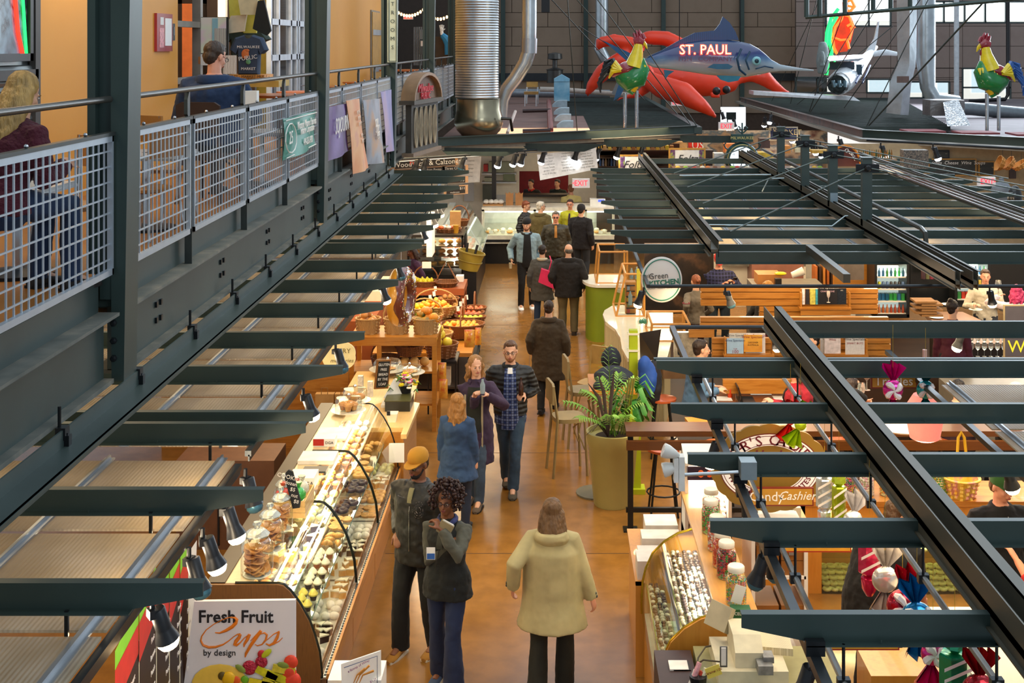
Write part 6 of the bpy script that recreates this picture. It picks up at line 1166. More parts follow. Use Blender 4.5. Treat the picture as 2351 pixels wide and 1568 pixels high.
for i,(q,l)in enumerate([([(896,393),(907,392),(907,405),(895,407)],[('$13',.5,.7,1)]),([(912,392),(962,388),(963,402),(913,406)],[('Pepperoni',.4,.28,1),('$13',.83,.65,1),('mozzarella',.35,.72,.6)]),([(968,387),(1016,384),(1017,399),(969,403)],[('Chicken Pesto',.45,.25,1),('$16',.83,.65,1),('cheese',.3,.72,.6)]),([(1021,384),(1068,381),(1069,396),(1022,399)],[('Three Cheese',.48,.25,1),('$11',.84,.65,1),('tomato',.3,.72,.6)]),([(905,408),(1068,405),(1068,419),(905,424)],[('.13',.96,.6,1)]),([(1025,430),(1068,427),(1068,443),(1025,446)],[('$11',.85,.3,1),('mushroom',.45,.8,.6)])]):menub('%s small wood framed black pizza price board, reading left to right then down'%ORD[i],q,l,CH,PW,30.2,.085,mat('#c99a70',.5),roll=.05,grp='pizza price boards')
menub('large white three column menu hanging at an angle above the serving hatch',[(1233,355),(1368,339),(1373,388),(1240,414)],[(s_,u,v,.45)for u in(.17,.5,.83)for v,s_ in((.08,'Sandwiches'),(.2,'turkey, bacon'),(.32,'roast beef'),(.44,'ham and swiss'),(.56,'Classic Salads'),(.68,'garden, chef'),(.8,'soup of the day'))],PW,mat('#8a857c',.6),30.6,.12,roll=.12)
menub('white menu sheet right of the pizza price boards',[(1058,362),(1105,358),(1101,418),(1056,421)],[(s_,.5,v,.5)for v,s_ in((.15,'Calzones'),(.3,'spinach'),(.45,'sausage'),(.6,'olives'),(.75,'extras'))],PW,mat('#8a857c',.6),31.5,.1)
t=T('wire_rack','wire wall racks with trays and boxes in the pizza stall','rack',P(1150,430,33.5))
for y in(398,418):fb(1106,y,1185,y+3,33.4,.4).B('wire_shelf',ALU,t)
for a,b_,c,d,m in((1122,372,1180,396,'#8f9279'),(1155,400,1182,416,'#6f7558'),(1112,408,1135,417,'#9a9a82'),(1110,378,1120,394,'#b0302a')):fb(a,b_,c,d,33.3,.3).B('tray_stack',mat(c and m,.5,.2),t)
fb(1108,425,1135,462,33.7,.25).B('towel_dispenser',mat('#4f5246',.4),t)
for i,(a,b_,c,d)in enumerate([(1066,395,1088,440),(1040,448,1062,458),(1140,425,1160,440)]):solo('paper_notice',fb(a,b_+22,c,d+22,33.8,.01),TXT,'paper notice taped to the pizza stall wall, %s'%['large one left','low small one','one by the post'][i],'notice')
for k in range(2):c=P(1170+22*k,470,31.5);t=T('takeout_carton','brown takeout carton with open top on the deli case, %s of two'%['left','right'][k],'carton',(c.x,31.5,1.4));MB().box((c.x-.09,31.4,1.4),(c.x+.09,31.55,1.66)).B('body',mat('#b07b4a',.7),t);MB().prism([(c.x-.09,1.66),(c.x+.09,1.66),(c.x+.1,1.72),(c.x+.05,1.69),(c.x,1.73),(c.x-.05,1.69),(c.x-.1,1.72)],'y',31.4,31.42).B('flap',mat('#b07b4a',.7),t)
c=P(1128,473,31.5);t=T('bread_tray','tray of white wrapped buns at the left end of the deli case','tray',(c.x,31.5,1.4));MB().box((c.x-.2,31.3,1.4),(c.x+.3,31.6,1.43)).B('tray',mat('#c08d55',.6),t);
for k in range(4):MB().ell((c.x-.12+.12*k,31.42,1.49),(.08,.08,.06),8,6).B('bun',PW,t,True)
c=P(1373,472,31.4);t=T('deli_scale','white scale with blue display on the deli case right end','scale',(c.x,31.4,1.4));MB().box((c.x-.2,31.3,1.4),(c.x+.18,31.6,1.56)).B('body',WHITE,t);MB().box((c.x-.0,31.29,1.50),(c.x+.15,31.3,1.55)).B('display',E('#3a50e0',1.5),t)
# ---------------- candy stall on the right
CY0,CY1=9.12,10.7
CP_=[(1.211,1.296),(1.085,1.261),(.965,1.189),(.868,1.092),(.81,.966),(.785,.86),(.775,.72),(.775,.58)]
YOAK=texmat('yellow_oak',[(0,'#c07c28'),(.5,'#cf8f38'),(1,'#b06e20')],3,(6,6,.8),.35,coat=.3)
t=T('candy_case','curved glass chocolate case with gold trim and yellow oak ends','display case',(1.0,9.9,0))
o=[(1.45,0),(.80,0),(.795,.56)]+[(x,z)for x,z in reversed(CP_)]+[(1.45,1.296)]
for y,nm in((CY0-.03,'end_panel'),(CY1,'end_panel')):MB().prism(o,'y',y,y+.03).B(nm,YOAK,t)
MB().box((.80,CY0,0),(1.45,CY1,.56)).B('base_cabinet',YOAK,t);MB().box((1.2,CY0-.03,1.28),(1.50,CY1+.9,1.31)).B('counter_top',texmat('yellow_oak_y',[(0,'#cc8a3a'),(.5,'#dba050'),(1,'#bd7c2e')],3,(6,.8,6),.35,coat=.3),t);MB().box((1.4,CY0,.0),(1.47,CY1+.9,1.28)).B('rear_wall',YOAK,t)
g=MB();n=len(CP_);g.add([(x,CY0,z)for x,z in CP_]+[(x,CY1,z)for x,z in CP_],[(i,i+1,n+i+1,n+i)for i in range(n-1)]);g.B('curved_glass',GGLASS,t,True)
for y in(CY0,CY1):MB().tu([(x,y,z)for x,z in CP_],.010,7).B('gold_trim',mat('#c9a62e',.2,.9),t,True)
MB().box((.80,CY0,.56),(1.4,CY1,.58)).B('deck',mat('#e8e2d0',.3),t)
for z,a in((1.10,.965),(.82,.82)):MB().box((a,CY0+.02,z),(1.4,CY1-.02,z+.008)).B('glass_shelf',GGLASS,t);MB().tu([(a,CY0,z),(a,CY1,z)],.007,5).B('shelf_edge',mat('#9fae3c',.3,.3),t)
MB().box((.945,CY0+.02,1.06),(.965,CY1-.02,1.105)).B('blue_shelf_strip',mat('#1c3045',.3),t)
MB().tu([(1.22,CY0+.05,1.27),(1.22,CY1-.05,1.27)],.008,6).B('case_lamp',E('#fff0c8',4),t)
light('AREA','candy_case_light',(1.16,9.9,1.25),8,(1,.92,.72),.15,rot=(0,0,0),size_y=1.5)
CHC=lump('chocolate',(.018,.014,.011),texmat('choc',[(.4,'#3b2216'),(.6,'#8a6a52')],5,(1,1,1),.25),'chocolate piece','chocolate',7,5);CHW=lump('chocolate',(.018,.014,.011),mat('#d8cdb8',.3),'white chocolate','chocolate',7,5)
n=0
for z,x0,x1 in((1.11,.985,1.22),(.835,.845,1.0)):
 x=x0
 while x<x1:
  y=CY0+.07
  while y<CY1-.05 and n<285:
   q_=random.random()<.62;(CHC if q_ else CHW).put((x+RU(-.006,.006),y,z),RU(0,3),'dark chocolate piece in rows on the case shelves' if q_ else 'pale chocolate piece in rows on the case shelves','%s chocolates in the candy case'%('dark' if q_ else 'pale'),sc=1.2);n+=1;y+=.047
  x+=.046
for k in range(9):
 o=stackbox('candy_box',['white boxed fudge','pink speckled candy box','clear tub of candy'][k%3]+' on the bottom deck of the candy case','box',.84,CY0+.1+k*.165,1.05,CY0+.23+k*.165,.58,.68+.03*(k%2),[WHITE,mat('#e8c0b8',.5,var=.4,scale=40),mat('#e6e2d4',.2,trans=.3)][k%3],grp='boxes on the candy case deck')
cf=['#d8342a','#f0c52a','#3fa34a','#e87f2a','#f0e8e0','#c95aa0'];cf2=['#1f7a6a','#8a2a6a','#c93a4a','#2a8a3a','#d8589a','#e0a82a']
jl=[(1633,1196,'mixed jelly sweets',cf),(1632,1222,'green and red gummies',['#3a9a3a','#c92a2a','#7fc04a']),(1646,1262,'striped sweets',['#e8e0d8','#d8402a','#e87f5a']),(1658,1300,'orange red sweets',['#e8602a','#d83a2a','#f09a4a']),(1668,1325,'dark red sweets',['#a01c2a','#c93a2a','#5a1a1c','#2f8a3a']),(1690,1385,'pastel gummy bears',['#e8c52a','#58b05a','#e07f8a','#f0a04a','#6ab0a8'])]
for i,(px,py,nm,cc)in enumerate(jl):
 p=G(px,py,1.31);jar('glass candy jar with white lid holding %s, %s from the far end'%(nm,ORD[i]),p.x,p.y,1.312,.078,.24,candy_fill(cc,.011),'white','candy jars on the case top')
p=G(1692,1392,1.31);t=T('tea_box','small green box with white card in front of the nearest candy jar','box',(p.x,p.y-.12,1.31));MB().box((p.x-.07,p.y-.2,1.312),(p.x+.07,p.y-.12,1.375)).B('box',mat('#1e5a34',.5),t);text('CELTIC',.03,PW,face((p.x,p.y-.202,1.345)),t,ext=.001)
MB().box((-.045,0,0),(.035,.003,.13),MTr((p.x-.02,p.y-.11,1.38))@MRo(.3,4,'Y')).B('white_card',WHITE,t)
t=T('side_cabinet','narrow yellow oak cabinet carrying white boxes left of the candy case','cabinet',(.95,11.4,0));MB().box((.73,10.78,0),(.84,10.82,.8)).B('post_panel',YOAK,t);MB().box((.73,10.78,.78),(1.2,12.0,.8)).B('cabinet_top',YOAK,t);MB().box((.75,10.8,0),(1.2,12.0,.78)).B('body',YOAK,t)
k=0
for x,y,w,d,h in((.75,10.85,.16,.25,.16),(.92,10.9,.16,.2,.13),(.78,11.15,.3,.2,.10),(.83,11.4,.35,.22,.14),(.88,11.66,.3,.28,.16)):stackbox('white_box','white gift box on the narrow oak cabinet, %s from the near end'%ORD[k],'box',x,y,x+w,y+d,.8,.8+h,mat('#e6dfd4',.5),grp='white gift boxes');k+=1
t=T('candy_display_cabinet','white slant topped display cabinet with candy photo header and pink sweets','display case',(1.4,11.6,0));YQ=11.5
x0,x1=wx(1573,YQ),wx(1680,YQ);MB().prism([(YQ,0),(YQ,1.58),(YQ+.3,1.63),(YQ+.34,1.63),(YQ+.34,0)],'x',x0,x0+.03).B('side',WHITE,t);MB().prism([(YQ,0),(YQ,1.58),(YQ+.3,1.63),(YQ+.34,1.63),(YQ+.34,0)],'x',x1-.03,x1).B('side',WHITE,t)
MB().add([(x0,YQ-.02,1.57),(x1,YQ-.02,1.57),(x1,YQ+.34,1.64),(x0,YQ+.34,1.64),(x0,YQ-.02,1.59),(x1,YQ-.02,1.59),(x1,YQ+.34,1.66),(x0,YQ+.34,1.66)],[(0,3,2,1),(4,5,6,7),(0,1,5,4),(1,2,6,5),(2,3,7,6),(3,0,4,7)]).B('lid',WHITE,t)
MB().box((x0,YQ+.3,.0),(x1,YQ+.34,1.63)).B('back',WHITE,t);MB().box((x0,YQ,0),(x1,YQ+.3,.95)).B('base',WHITE,t)
MB().box((x0+.02,YQ-.02,1.44),(x1-.02,YQ,1.56)).B('header_board',mat('#2a1c38',.5),t,label='dark header board with orange candy pictures')
for i in range(4):MB().ell((x0+.14+.08*i,YQ-.025,1.50),(.03,.008,.035),8,6).B('candy_picture',mat(['#d8622a','#c9481c','#d8482a','#e0702a'][i],.5,var=.3,scale=20),t,True)
light('AREA','cabinet_light',((x0+x1)/2,YQ+.2,1.55),7,(1,.9,.75),.3,rot=(0,0,0))
PK=Proto(tag(MB().ell((0,0,.03),(.045,.03,.03),8,6).B('wrapped_sweet',texmat('pinkstripe',[(.3,'#f0dcd0'),(.5,'#e08a82'),(.7,'#f4e8e0')],30,(1,1,1),.3,kind='wave',coat=.5),None,True,ang=180),'x','candy'))
for k in range(60):PK.put((x0+.06+(k%6)*.06,YQ+.05+.05*((k//6)%5),.95+.06*(k//30)+.03*((k//6)%5)),RU(0,3),'pink striped wrapped sweet heaped in the white cabinet','pink sweets in the white cabinet')
t=T('cash_register','cream cash register with keypad and receipt printer beside the oak case end','register',(1.45,8.6,.98));RC=mat('#d9cfb0',.45)
c=P(1700,1500,8.6);zb=c.z-.05
MB().box((c.x-.17,8.45,zb-.1),(c.x+.30,8.95,zb)).B('base',RC,t);MB().prism([(8.5,zb),(8.5,zb+.1),(8.62,zb+.17),(8.86,zb+.17),(8.9,zb)],'x',c.x-.05,c.x+.14).B('printer',RC,t)
MB().add([(c.x+.02,8.92,zb+.05),(c.x+.36,8.85,zb+.04),(c.x+.37,8.66,zb+.0),(c.x+.14,8.7,zb-.0),(c.x+.02,8.92,zb+.11),(c.x+.36,8.85,zb+.11),(c.x+.37,8.66,zb+.05),(c.x+.14,8.7,zb+.05)],[(0,3,2,1),(4,5,6,7),(0,1,5,4),(1,2,6,5),(2,3,7,6),(3,0,4,7)]).B('keyboard',texmat('keys',[(0,'#cbbf9c'),(.1,'#e6dcc0')],30,(1,1,1),.5,kind='brick',dist=.02),t)
MB().box((-.1,-.02,0),(.1,.02,.17),MTr((c.x-.13,8.9,zb+.08))@MRo(-.9,4,'Z')@MRo(-.5,4,'X')).B('screen',mat('#b0a486',.3),t)
t=T('register_counter','olive cream counter block under the cash register','counter',(1.45,8.6,0));MB().box((1.02,8.15,0),(1.95,9.02,zb-.1)).B('body',mat('#8f8a5e',.5),t)
t=T('dark_desk','dark brown desk corner with brochures at the bottom edge','desk',(.9,8.7,0));MB().box((.74,8.25,0),(1.0,9.0,zb-.12)).B('body',mat('#3d2620',.5),t)
for i,(px,py,m,w)in enumerate([(1565,1523,'#2b211c',.12),(1558,1540,'#efe8dc',.13)]):c2=P(px,py,8.75);solo('brochure',MB().box((c2.x-w/2,8.7,zb-.119),(c2.x+w/2,8.78+.05,zb-.112+.004*i)),mat(m,.5),['dark','white'][i]+' candy brochure on the dark desk corner','brochure')
t=T('card_stand','small grey framed card leaning on the register with a yellow note below','sign',P(1665,1540,8.4));fb(1653,1485,1670,1532,8.4,.01).B('frame',mat('#5a5a58',.4),t);fb(1656,1488,1667,1528,8.39,.01).B('card',PW,t)
o=solo('sticky_note',MB().box((-.05,0,-.035),(.05,.004,.035),MTr(P(1638,1542,8.35))@MRo(-.35,4,'Y')),mat('#e6d25a',.6),'yellow handwritten note beside the card stand','note')
text('Caramel 1.00',.022,mat('#8a4a2a',.6),MTr(P(1638,1542,8.34))@MRo(-.35,4,'Y')@MRo(pi/2,4,'X'),None).name='note_lettering';l_=BO['note_lettering'];l_.parent=o;l_.location=-o.location;l_.name='lettering'
for i,(px,py,m)in enumerate([(1600,1535,'#e0a0a8'),(1592,1552,'#e8e0d8'),(1606,1555,'#c9402a'),(1615,1548,'#dfe0c0')]):c2=P(px,py,8.5);solo('candy_stick',MB().tu([c2-V((.02,0,.06)),c2+V((.02,.02,.03))],.018,8),mat(m,.4,var=.3,scale=30),'%s candy sticks in the black cup on the dark desk'%['pink','white','red','pale green'][i],'candy',smooth=True)
solo('black_cup',MB().la([(.05,0),(.06,.1)],12,MTr(P(1603,1585,8.5))),BLACK,'black cup of candy sticks on the dark desk','cup')
MB_=MB();c2=P(1755,1530,8.45);MB_.cb((c2.x,8.45,c2.z),(.10,.12,.06)).cb((c2.x+.03,8.5,c2.z+.04),(.07,.1,.04));solo('card_reader',MB_,mat('#8a8a88',.4,.3,.3,20),'grey card reader wrapped in plastic beside the register','register')
solo('paper_note',MB().box((-.055,0,-.075),(.055,.004,.075),MTr(P(1697,1422,9.05))),TXT,'white paper note taped to the oak case end','notice')
b=MB().tu([P(1648,1480,8.9),P(1620,1485,8.8),P(1603,1510,8.7),P(1600,1525,8.6),P(1615,1515,8.5),P(1660,1520,8.5)],.006,6);solo('power_cable',b,mat('#4a4030',.6),'looped cable behind the register','cable',smooth=True)
t=T('white_shelf_unit','white shelving unit with brown cardboard drawers behind the case','shelf',(2.0,10.2,0));x0,x1=wx(1725,10.3),wx(1845,10.3)
for x in(x0,x1):MB().box((x-.015,10.2,0),(x+.015,10.7,1.45)).B('side',WHITE,t)
for z in(.35,.72,1.08,1.43):MB().box((x0,10.2,z),(x1,10.7,z+.025)).B('shelf_board',WHITE,t)
for i in range(2):
 for j in range(3):
  o=stackbox('drawer_box','brown drawer box with white label holder, stacked in the white shelving','box',x0+.03+i*.2,10.22,x0+.21+i*.2,10.6,1.105-.36*(j//2)+.0+.0*j+(.12*(j%2)),1.105-.36*(j//2)+.115+(.12*(j%2)),mat('#8a5a26',.6,var=.2,scale=3),grp='drawer boxes');MB().box((x0+.09+i*.2,10.21,1.15-.36*(j//2)+(.12*(j%2))),(x0+.15+i*.2,10.22,1.18-.36*(j//2)+(.12*(j%2)))).B('label_holder',ALU,o)
t=T('back_counter','yellow oak back counter with candy jars on top and a lit glass chocolate case below','counter',(3.2,12.4,0));YB=12.4
x0,x1=wx(1850,YB),wx(2420,YB);zt=HC-(1152-CY)*YB/F
MB().box((x0,YB,zt-.05),(x1,YB+.6,zt)).B('counter_top',OAKX,t);MB().box((x0,YB+.3,0),(x1,YB+.6,zt-.05)).B('back_panel',YOAK,t);MB().box((x0,YB+.02,0),(x0+.16,YB+.3,zt-.05)).B('oak_side',YOAK,t);MB().box((x0,YB+.03,zt-.2),(x1,YB+.3,zt-.05)).B('oak_fascia',YOAK,t)
MB().box((x0+.16,YB+.02,.0),(x1,YB+.3,zt-.92)).B('vent_base',texmat('vent',[(0,'#4a3c2c'),(.2,'#8a7658')],9,(1,1,1),.5,kind='brick',dist=.03),t)
zc0=zt-.92;MB().box((x0+.16,YB+.0,zc0),(x1,YB+.01,zt-.2)).B('glass_front',GGLASS,t);
for z in(zt-.56,):MB().box((x0+.16,YB+.02,z),(x1,YB+.3,z+.01)).B('shelf',GGLASS,t)
light('AREA','chocolate_case_light',((x0+x1)/2,YB+.12,zt-.22),22,(1,.92,.55),x1-x0-.3,rot=(0,0,0),size_y=.15)
RING=Proto(tag(MB().tu([(.028*cos(a*pi/5),.028*sin(a*pi/5)*.8,.014)for a in range(10)],.014,6,closed=True).B('candy_ring',mat('#d6cf86',.4,var=.2,scale=10),None,True,ang=180),'x','candy'))
k=0
for zz,n in((zt-.50,5),(zc0+.03,5)):
 for j in range(n):
  x=x0+.22
  while x<x0+1.95 and k<290:RING.put((x+RU(-.01,.01),YB+.05+j*.05,zz+.035*j),RU(0,6),'pale green yellow coated candy ring heaped in the back case','candy rings in the back case',sc=1.3);k+=1;x+=.072
jars=[(1868,['#c93a6a','#3fa34a','#f0c52a'],.07),(1915,cf2,.06),(1952,cf2,.072),(1990,['#e8d8d8','#d88aa8','#b8c8a0','#f0e8e0'],.072),(2036,['#e87f2a','#f0c52a','#8ac04a','#e8e0a0'],.075),(2078,['#e8b82a','#d86a2a','#f0d05a'],.075),(2112,['#e8d22a','#e8e0d0'],.06),(2155,['#4aa04a','#8ab04a','#e0c03a'],.09)]
for i,(px,cc,r)in enumerate(jars):
 x=wx(px,YB+.2);jar('white lidded candy jar, %s from the left on the back counter'%ORD[i],x,YB+.2,zt,r*1.05,.22 if i<7 else.3,candy_fill(cc,.014),'white',)
x=wx(2207,YB+.15);basket('yellow and pink woven basket with a purple band on the back counter',x,YB+.15,zt,.13,.18,.19,texmat('easter_weave',[(.3,'#e0b02a'),(.5,'#e8c85a'),(.6,'#d88a8a'),(.7,'#e0b02a')],14,(1,1,1),.6,kind='noise'),None)
t=T('cash_scale','cream till scale with blue digits under the candy cashier sign','scale',P(1795,1200,11.8));c=P(1795,1196,11.8);MB().box((c.x-.16,11.75,c.z),(c.x+.17,12.0,c.z+.14)).B('body',RC,t);MB().box((c.x-.13,11.73,c.z+.07),(c.x+.1,11.75,c.z+.125)).B('display',BLACK,t);MB().box((c.x-.04,11.725,c.z+.085),(c.x+.0,11.73,c.z+.11)).box((c.x+.03,11.725,c.z+.085),(c.x+.07,11.73,c.z+.11)).B('digits',E('#30c8e8',2),t);MB().box((c.x-.14,11.72,c.z-.0),(c.x+.14,11.75,c.z+.06)).B('keypad',mat('#8a9aa8',.5,var=.5,scale=40),t)
solo('cashier_counter',MB().box((wx(1740,11.9),11.75,0),(wx(1850,11.9),12.4,c.z)),YOAK,'yellow oak counter block under the till scale','counter')
solo('wood_floor_panel',MB().box((1.6,8.0,.0),(2.4,8.6,.02)),OAKX,'wood panel lying behind the register','panel')if 0 else None
t=T('work_table','white work table at the lower right corner','table',(3.2,7.4,0));c=P(2330,1495,7.6);MB().box((c.x-.35,7.1,c.z-.05),(c.x+.8,8.2,c.z)).B('table_top',CREAM,t);MB().box((c.x-.3,7.2,0),(c.x+.7,8.1,c.z-.05)).B('body',mat('#4a3a2c',.5),t)
solo('storage_cabinet',MB().box((wx(2000,8.6),8.6,0),(wx(2190,8.6),9.0,1.1)),YOAK,'yellow oak cabinet with drawers below the hanging foil candies','cabinet')
solo('carton',MB().box((wx(2203,10.6),10.6,1.0),(wx(2243,10.6),10.9,1.34)),mat('#c79a5a',.7),'plain cardboard carton beside the lit chocolate case','box')
t=T('oval_candy_sign','gold scalloped oval sign with white band lettered Hand Crafted above the candy stall','sign',P(1768,1150,10.6));Yk=10.6;c=P(1768,1075,Yk);s=Yk/F
GOLD=mat('#8f6e2a',.45,.2,.08,3)
o=[(c.x+(133+4*abs(sin(a*18*pi/144)))*s*cos(2*pi*a/144),c.z+(98+4*abs(sin(a*18*pi/144)))*s*sin(2*pi*a/144))for a in range(144)];MB().prism(o,'y',Yk,Yk+.03).B('scalloped_board',GOLD,t)
def orng(a,b_,mt,nm,d,ang0=0,ang1=2*pi):
 n=60;A=[(c.x+a[0]*s*cos(u),c.z+a[1]*s*sin(u))for u in[ang0+(ang1-ang0)*i/n for i in range(n+1)]];B=[(c.x+b_[0]*s*cos(u),c.z+b_[1]*s*sin(u))for u in[ang0+(ang1-ang0)*i/n for i in range(n+1)]]
 m=MB();vs=[(x,Yk-d,z)for x,z in A]+[(x,Yk-d,z)for x,z in B];m.add(vs,[(i,i+1,n+2+i,n+1+i)for i in range(n)]);m.B(nm,mt,t)
WS=mat('#f4efe8',.5,emit=.12);MAR=mat('#6e1a24',.5)
orng((113,78),(78,52),WS,'white_band',.002);orng((115,80),(113,78),MAR,'maroon_line',.003);orng((109,74.5),(107.5,73),MAR,'maroon_line',.003);orng((82,55.5),(80.5,54),MAR,'maroon_line',.003)
def arct(s_,R_,a0,a1,sz,flip=False):
 n=len(s_)
 for i,ch in enumerate(s_):
  if ch==' ':continue
  u=a0+(a1-a0)*i/(n-1);x=c.x+R_[0]*s*cos(u);z=c.z+R_[1]*s*sin(u);tx,tz=-R_[0]*sin(u),R_[1]*cos(u);an=math.atan2(tz,tx)
  an=an+pi if not flip else an
  text(ch,sz,MAR,MTr((x,Yk-.004,z))@MRo(-an,4,'Y')@MRo(pi/2,4,'X'),t,ext=.001,bold=.001)
arct("KEHR'S CANDIES",(93,63.5),R(160),R(20),.125);arct("HAND MADE CHOCOLATES",(95,64),R(202),R(338),.06,True)
text('Hand',.105,MAR,face((c.x-.03,Yk-.004,c.z+30*s)),t,shear=.3,bold=.002,ext=.001);text('Crafted',.105,MAR,face((c.x+.0,Yk-.004,c.z+9*s)),t,shear=.3,bold=.002,ext=.001)
def plq(lab,x0,y0,x1,y1,Y,txt,fs,mc='#b5832a',bc='#7a2a1c',nm='hanging_sign',shear=0,tm=None):
 t=T(nm,lab,'sign',P((x0+x1)/2,y1,Y));fb(x0,y0,x1,y1,Y,.03).B('border_board',mat(bc,.5),t);fb(x0+3,y0+3,x1-3,y1-3,Y-.005,.01).B('face_panel',mat(mc,.5),t)
 for s_,px,py,f,sh in txt:text(s_,fs*f,tm or PW,face(P(px,py,Y-.008)),t,shear=sh,ext=.002)
 return t
plq('gold sign with maroon border reading Candy Cashier below the oval sign',1724,1120,1868,1162,10.5,[('Candy',1760,1141,1,0),('Cashier',1829,1139,.9,.35)],.112)
plq('gold sign reading Truffles hanging beside the pink foil candy',2000,862,2106,892,11.0,[('Truffles',2052,876,1,0)],.11)
plq('gold sign with red border seen edge below the fifth rafter',1792,1210,1955,1268,9.6,[],.1,'#d99a2a','#b5351c');plq('lower gold sign with red border near the bottom edge',1880,1435,2065,1493,7.4,[],.1,'#d99a2a','#b5351c')
def foil(col):return mat(col,.16,.6,.25,3,bump=.8,bscale=9,coat=.5)
def cord(t,x,y,z):MB().tu([(x,y,z),(x,y,z+.35)],.0015,4).B('string',mat('#c9a83a',.4,.5),t)
def fan(mb,c,d,w,h,n=6):
 "pleated wrapper end: narrow at c, opening to width w at c+d*h"
 A=[];B=[];
 for i in range(n+1):
  u=-1+2*i/n;A.append((c[0]+u*.012,c[1]+(.01 if i%2 else-.01),c[2]));B.append((c[0]+d[0]*h+u*w/2*abs(d[2]if abs(d[2])>.5 else 1),c[1]+(.045 if i%2 else-.045),c[2]+d[2]*h-abs(u)*h*.25*(1 if d[2]>0 else-1)))
 mb.add(A+B,[(i,i+1,n+2+i,n+1+i)for i in range(n)]);mb.add([(x,y+.02,z)for x,y,z in A+B],[(i,n+1+i,n+2+i,i+1)for i in range(n)])
def round_candy(lab,px,py,Y,col,r=.09,tilt=0,top=1,bot=1,stripe=True):
 c=P(px,py,Y);t=T('foil_candy',lab,'decoration',(c.x,c.y,c.z-r));Mt=MTr(c)@MRo(tilt,4,'Y')
 o=MB().ell((0,0,0),(r,r*.55,r),18,12,Mt);o.B('wrapped_disc',foil(col),t,True,ang=180)
 if stripe:
  for k in range(4):
   a=k*pi/2;MB().tu([Mt@V((r*1.0*q*cos(a+q*.9),-r*.57*math.sqrt(max(0,1-q*q))-.002,r*1.0*q*sin(a+q*.9)))for q in(0,.25,.5,.75,.93)],[.004,.014,.022,.026,.012],6).B('white_swirl',mat('#efe3dc',.3),t,True)
 for sg_,on in((1,top),(-1,bot)):
  if on:b=MB();fan(b,(0,0,sg_*r*.85),(0,0,sg_),.2,.16);b.v=[tuple(Mt@V(v))for v in b.v];b.B('wrapper_end',foil(col),t)
 cord(t,c.x,c.y,c.z+r+.1);return t
def box_candy(lab,px,py,Y,col,w=.09,h=.24,ends=(1,1),stripe='#efe3dc'):
 c=P(px,py,Y);t=T('foil_candy',lab,'decoration',(c.x,c.y,c.z-h/2));MB().la([(w*.6,-h/2),(w*.66,-h/2+.01),(w*.66,h/2-.01),(w*.6,h/2)],6,MTr(c)).B('bar',foil(col),t)
 for k in range(3):z=c.z-h*.35+k*h*.3;MB().add([(c.x-w*.62,c.y-w*.6,z-.02),(c.x+w*.62,c.y-w*.6,z+.05),(c.x+w*.62,c.y-w*.61,z+.07),(c.x-w*.62,c.y-w*.61,z)],[(0,1,2,3)]).B('white_stripe',mat(stripe,.4),t)
 for sg_,on in((1,ends[0]),(-1,ends[1])):
  if on:MB().la([(.02,sg_*h/2),(.055,sg_*(h/2+.03)),(.05,sg_*(h/2+.1)),(.02,sg_*(h/2+.15))],8,MTr(c)).B('wrapper_end',foil(col),t,True)
 cord(t,c.x,c.y,c.z+h/2+.1);return t
round_candy('pink foil candy with white swirl hanging under the truffles sign',2050,895,10.4,'#d81c8a',.085)
round_candy('teal foil candy hanging right of the pink one',2125,895,10.8,'#1c9aa0',.08)
b=round_candy('lime green foil wrapper above the oval sign',1838,975,10.3,'#a8c41c',.05,.5,1,1,False);round_candy('red foil wrapper behind the oval sign top',1815,968,10.5,'#d8302a',.03,.3,1,1,False)
box_candy('silver foil candy tube left of the lime green one',1893,1130,9.6,'#d0d4d8',.1,.22);box_candy('lime green foil candy bar with white stripes beside the cashier sign',1926,1155,9.5,'#a8b81c',.08,.26)
round_candy('silver foil ball candy under the lime green bar',1958,1195,9.4,'#d8d4d4',.075,.15,1,0,False)
box_candy('pink foil bar candy with white stripes hanging in front of the black shirt',1996,1265,8.2,'#c9144a',.11,.28,(0,1))
round_candy('silver foil candy beside the pink bar',2032,1330,8.0,'#d4ccc4',.085,.05,1,1,False);round_candy('red foil candy with white swirl lower right',2072,1390,7.7,'#b0142a',.1,.2,1,1);round_candy('blue foil candy with white swirl beside the red one',2105,1420,7.4,'#1c7fb5',.1,-.1,1,1)
round_candy('pink and white foil candy at the bottom edge',2142,1500,7.1,'#d81c7a',.07,.1,0,1);box_candy('green foil bar candy with striped middle at the bottom right',2192,1540,6.9,'#1c9a6a',.13,.2);round_candy('red foil wrapper at the very bottom edge',2248,1590,6.7,'#b81420',.1,0,1,0,False)
t=T('pink_lantern','glowing pink fabric lantern hanging over the wooden rail','lamp',P(2123,1010,11.2));c=P(2123,958,11.2);MB().la([(.09,-.2),(.13,-.18),(.155,-.05),(.15,.12),(.1,.2)],20,MTr(c)).B('lantern_shade',mat('#f08878',.6,emit=.55,bump=.3,bscale=12),t,True);MB().tu([c+V((0,0,.2)),c+V((0,0,.6))],.02,6).B('ribbon',mat('#e0b0a0',.6),t)
light('POINT','lantern_glow',c-V((0,.0,.32)),12,(1,.65,.5),.1)
b=MB()
for px in(2206,2214):b.tu([P(px-4,1042,10),P(px,1000,10),P(px+(2 if px>2210 else 4),992,10)],.012,5)
solo('ribbon_handle',MB().tu([P(2198,1042,10),P(2200,1005,10),P(2207,992,10),P(2214,1005,10),P(2218,1042,10)],.012,6),mat('#d9a81c',.5),'yellow arched basket handle above the third rafter','handle',smooth=True)
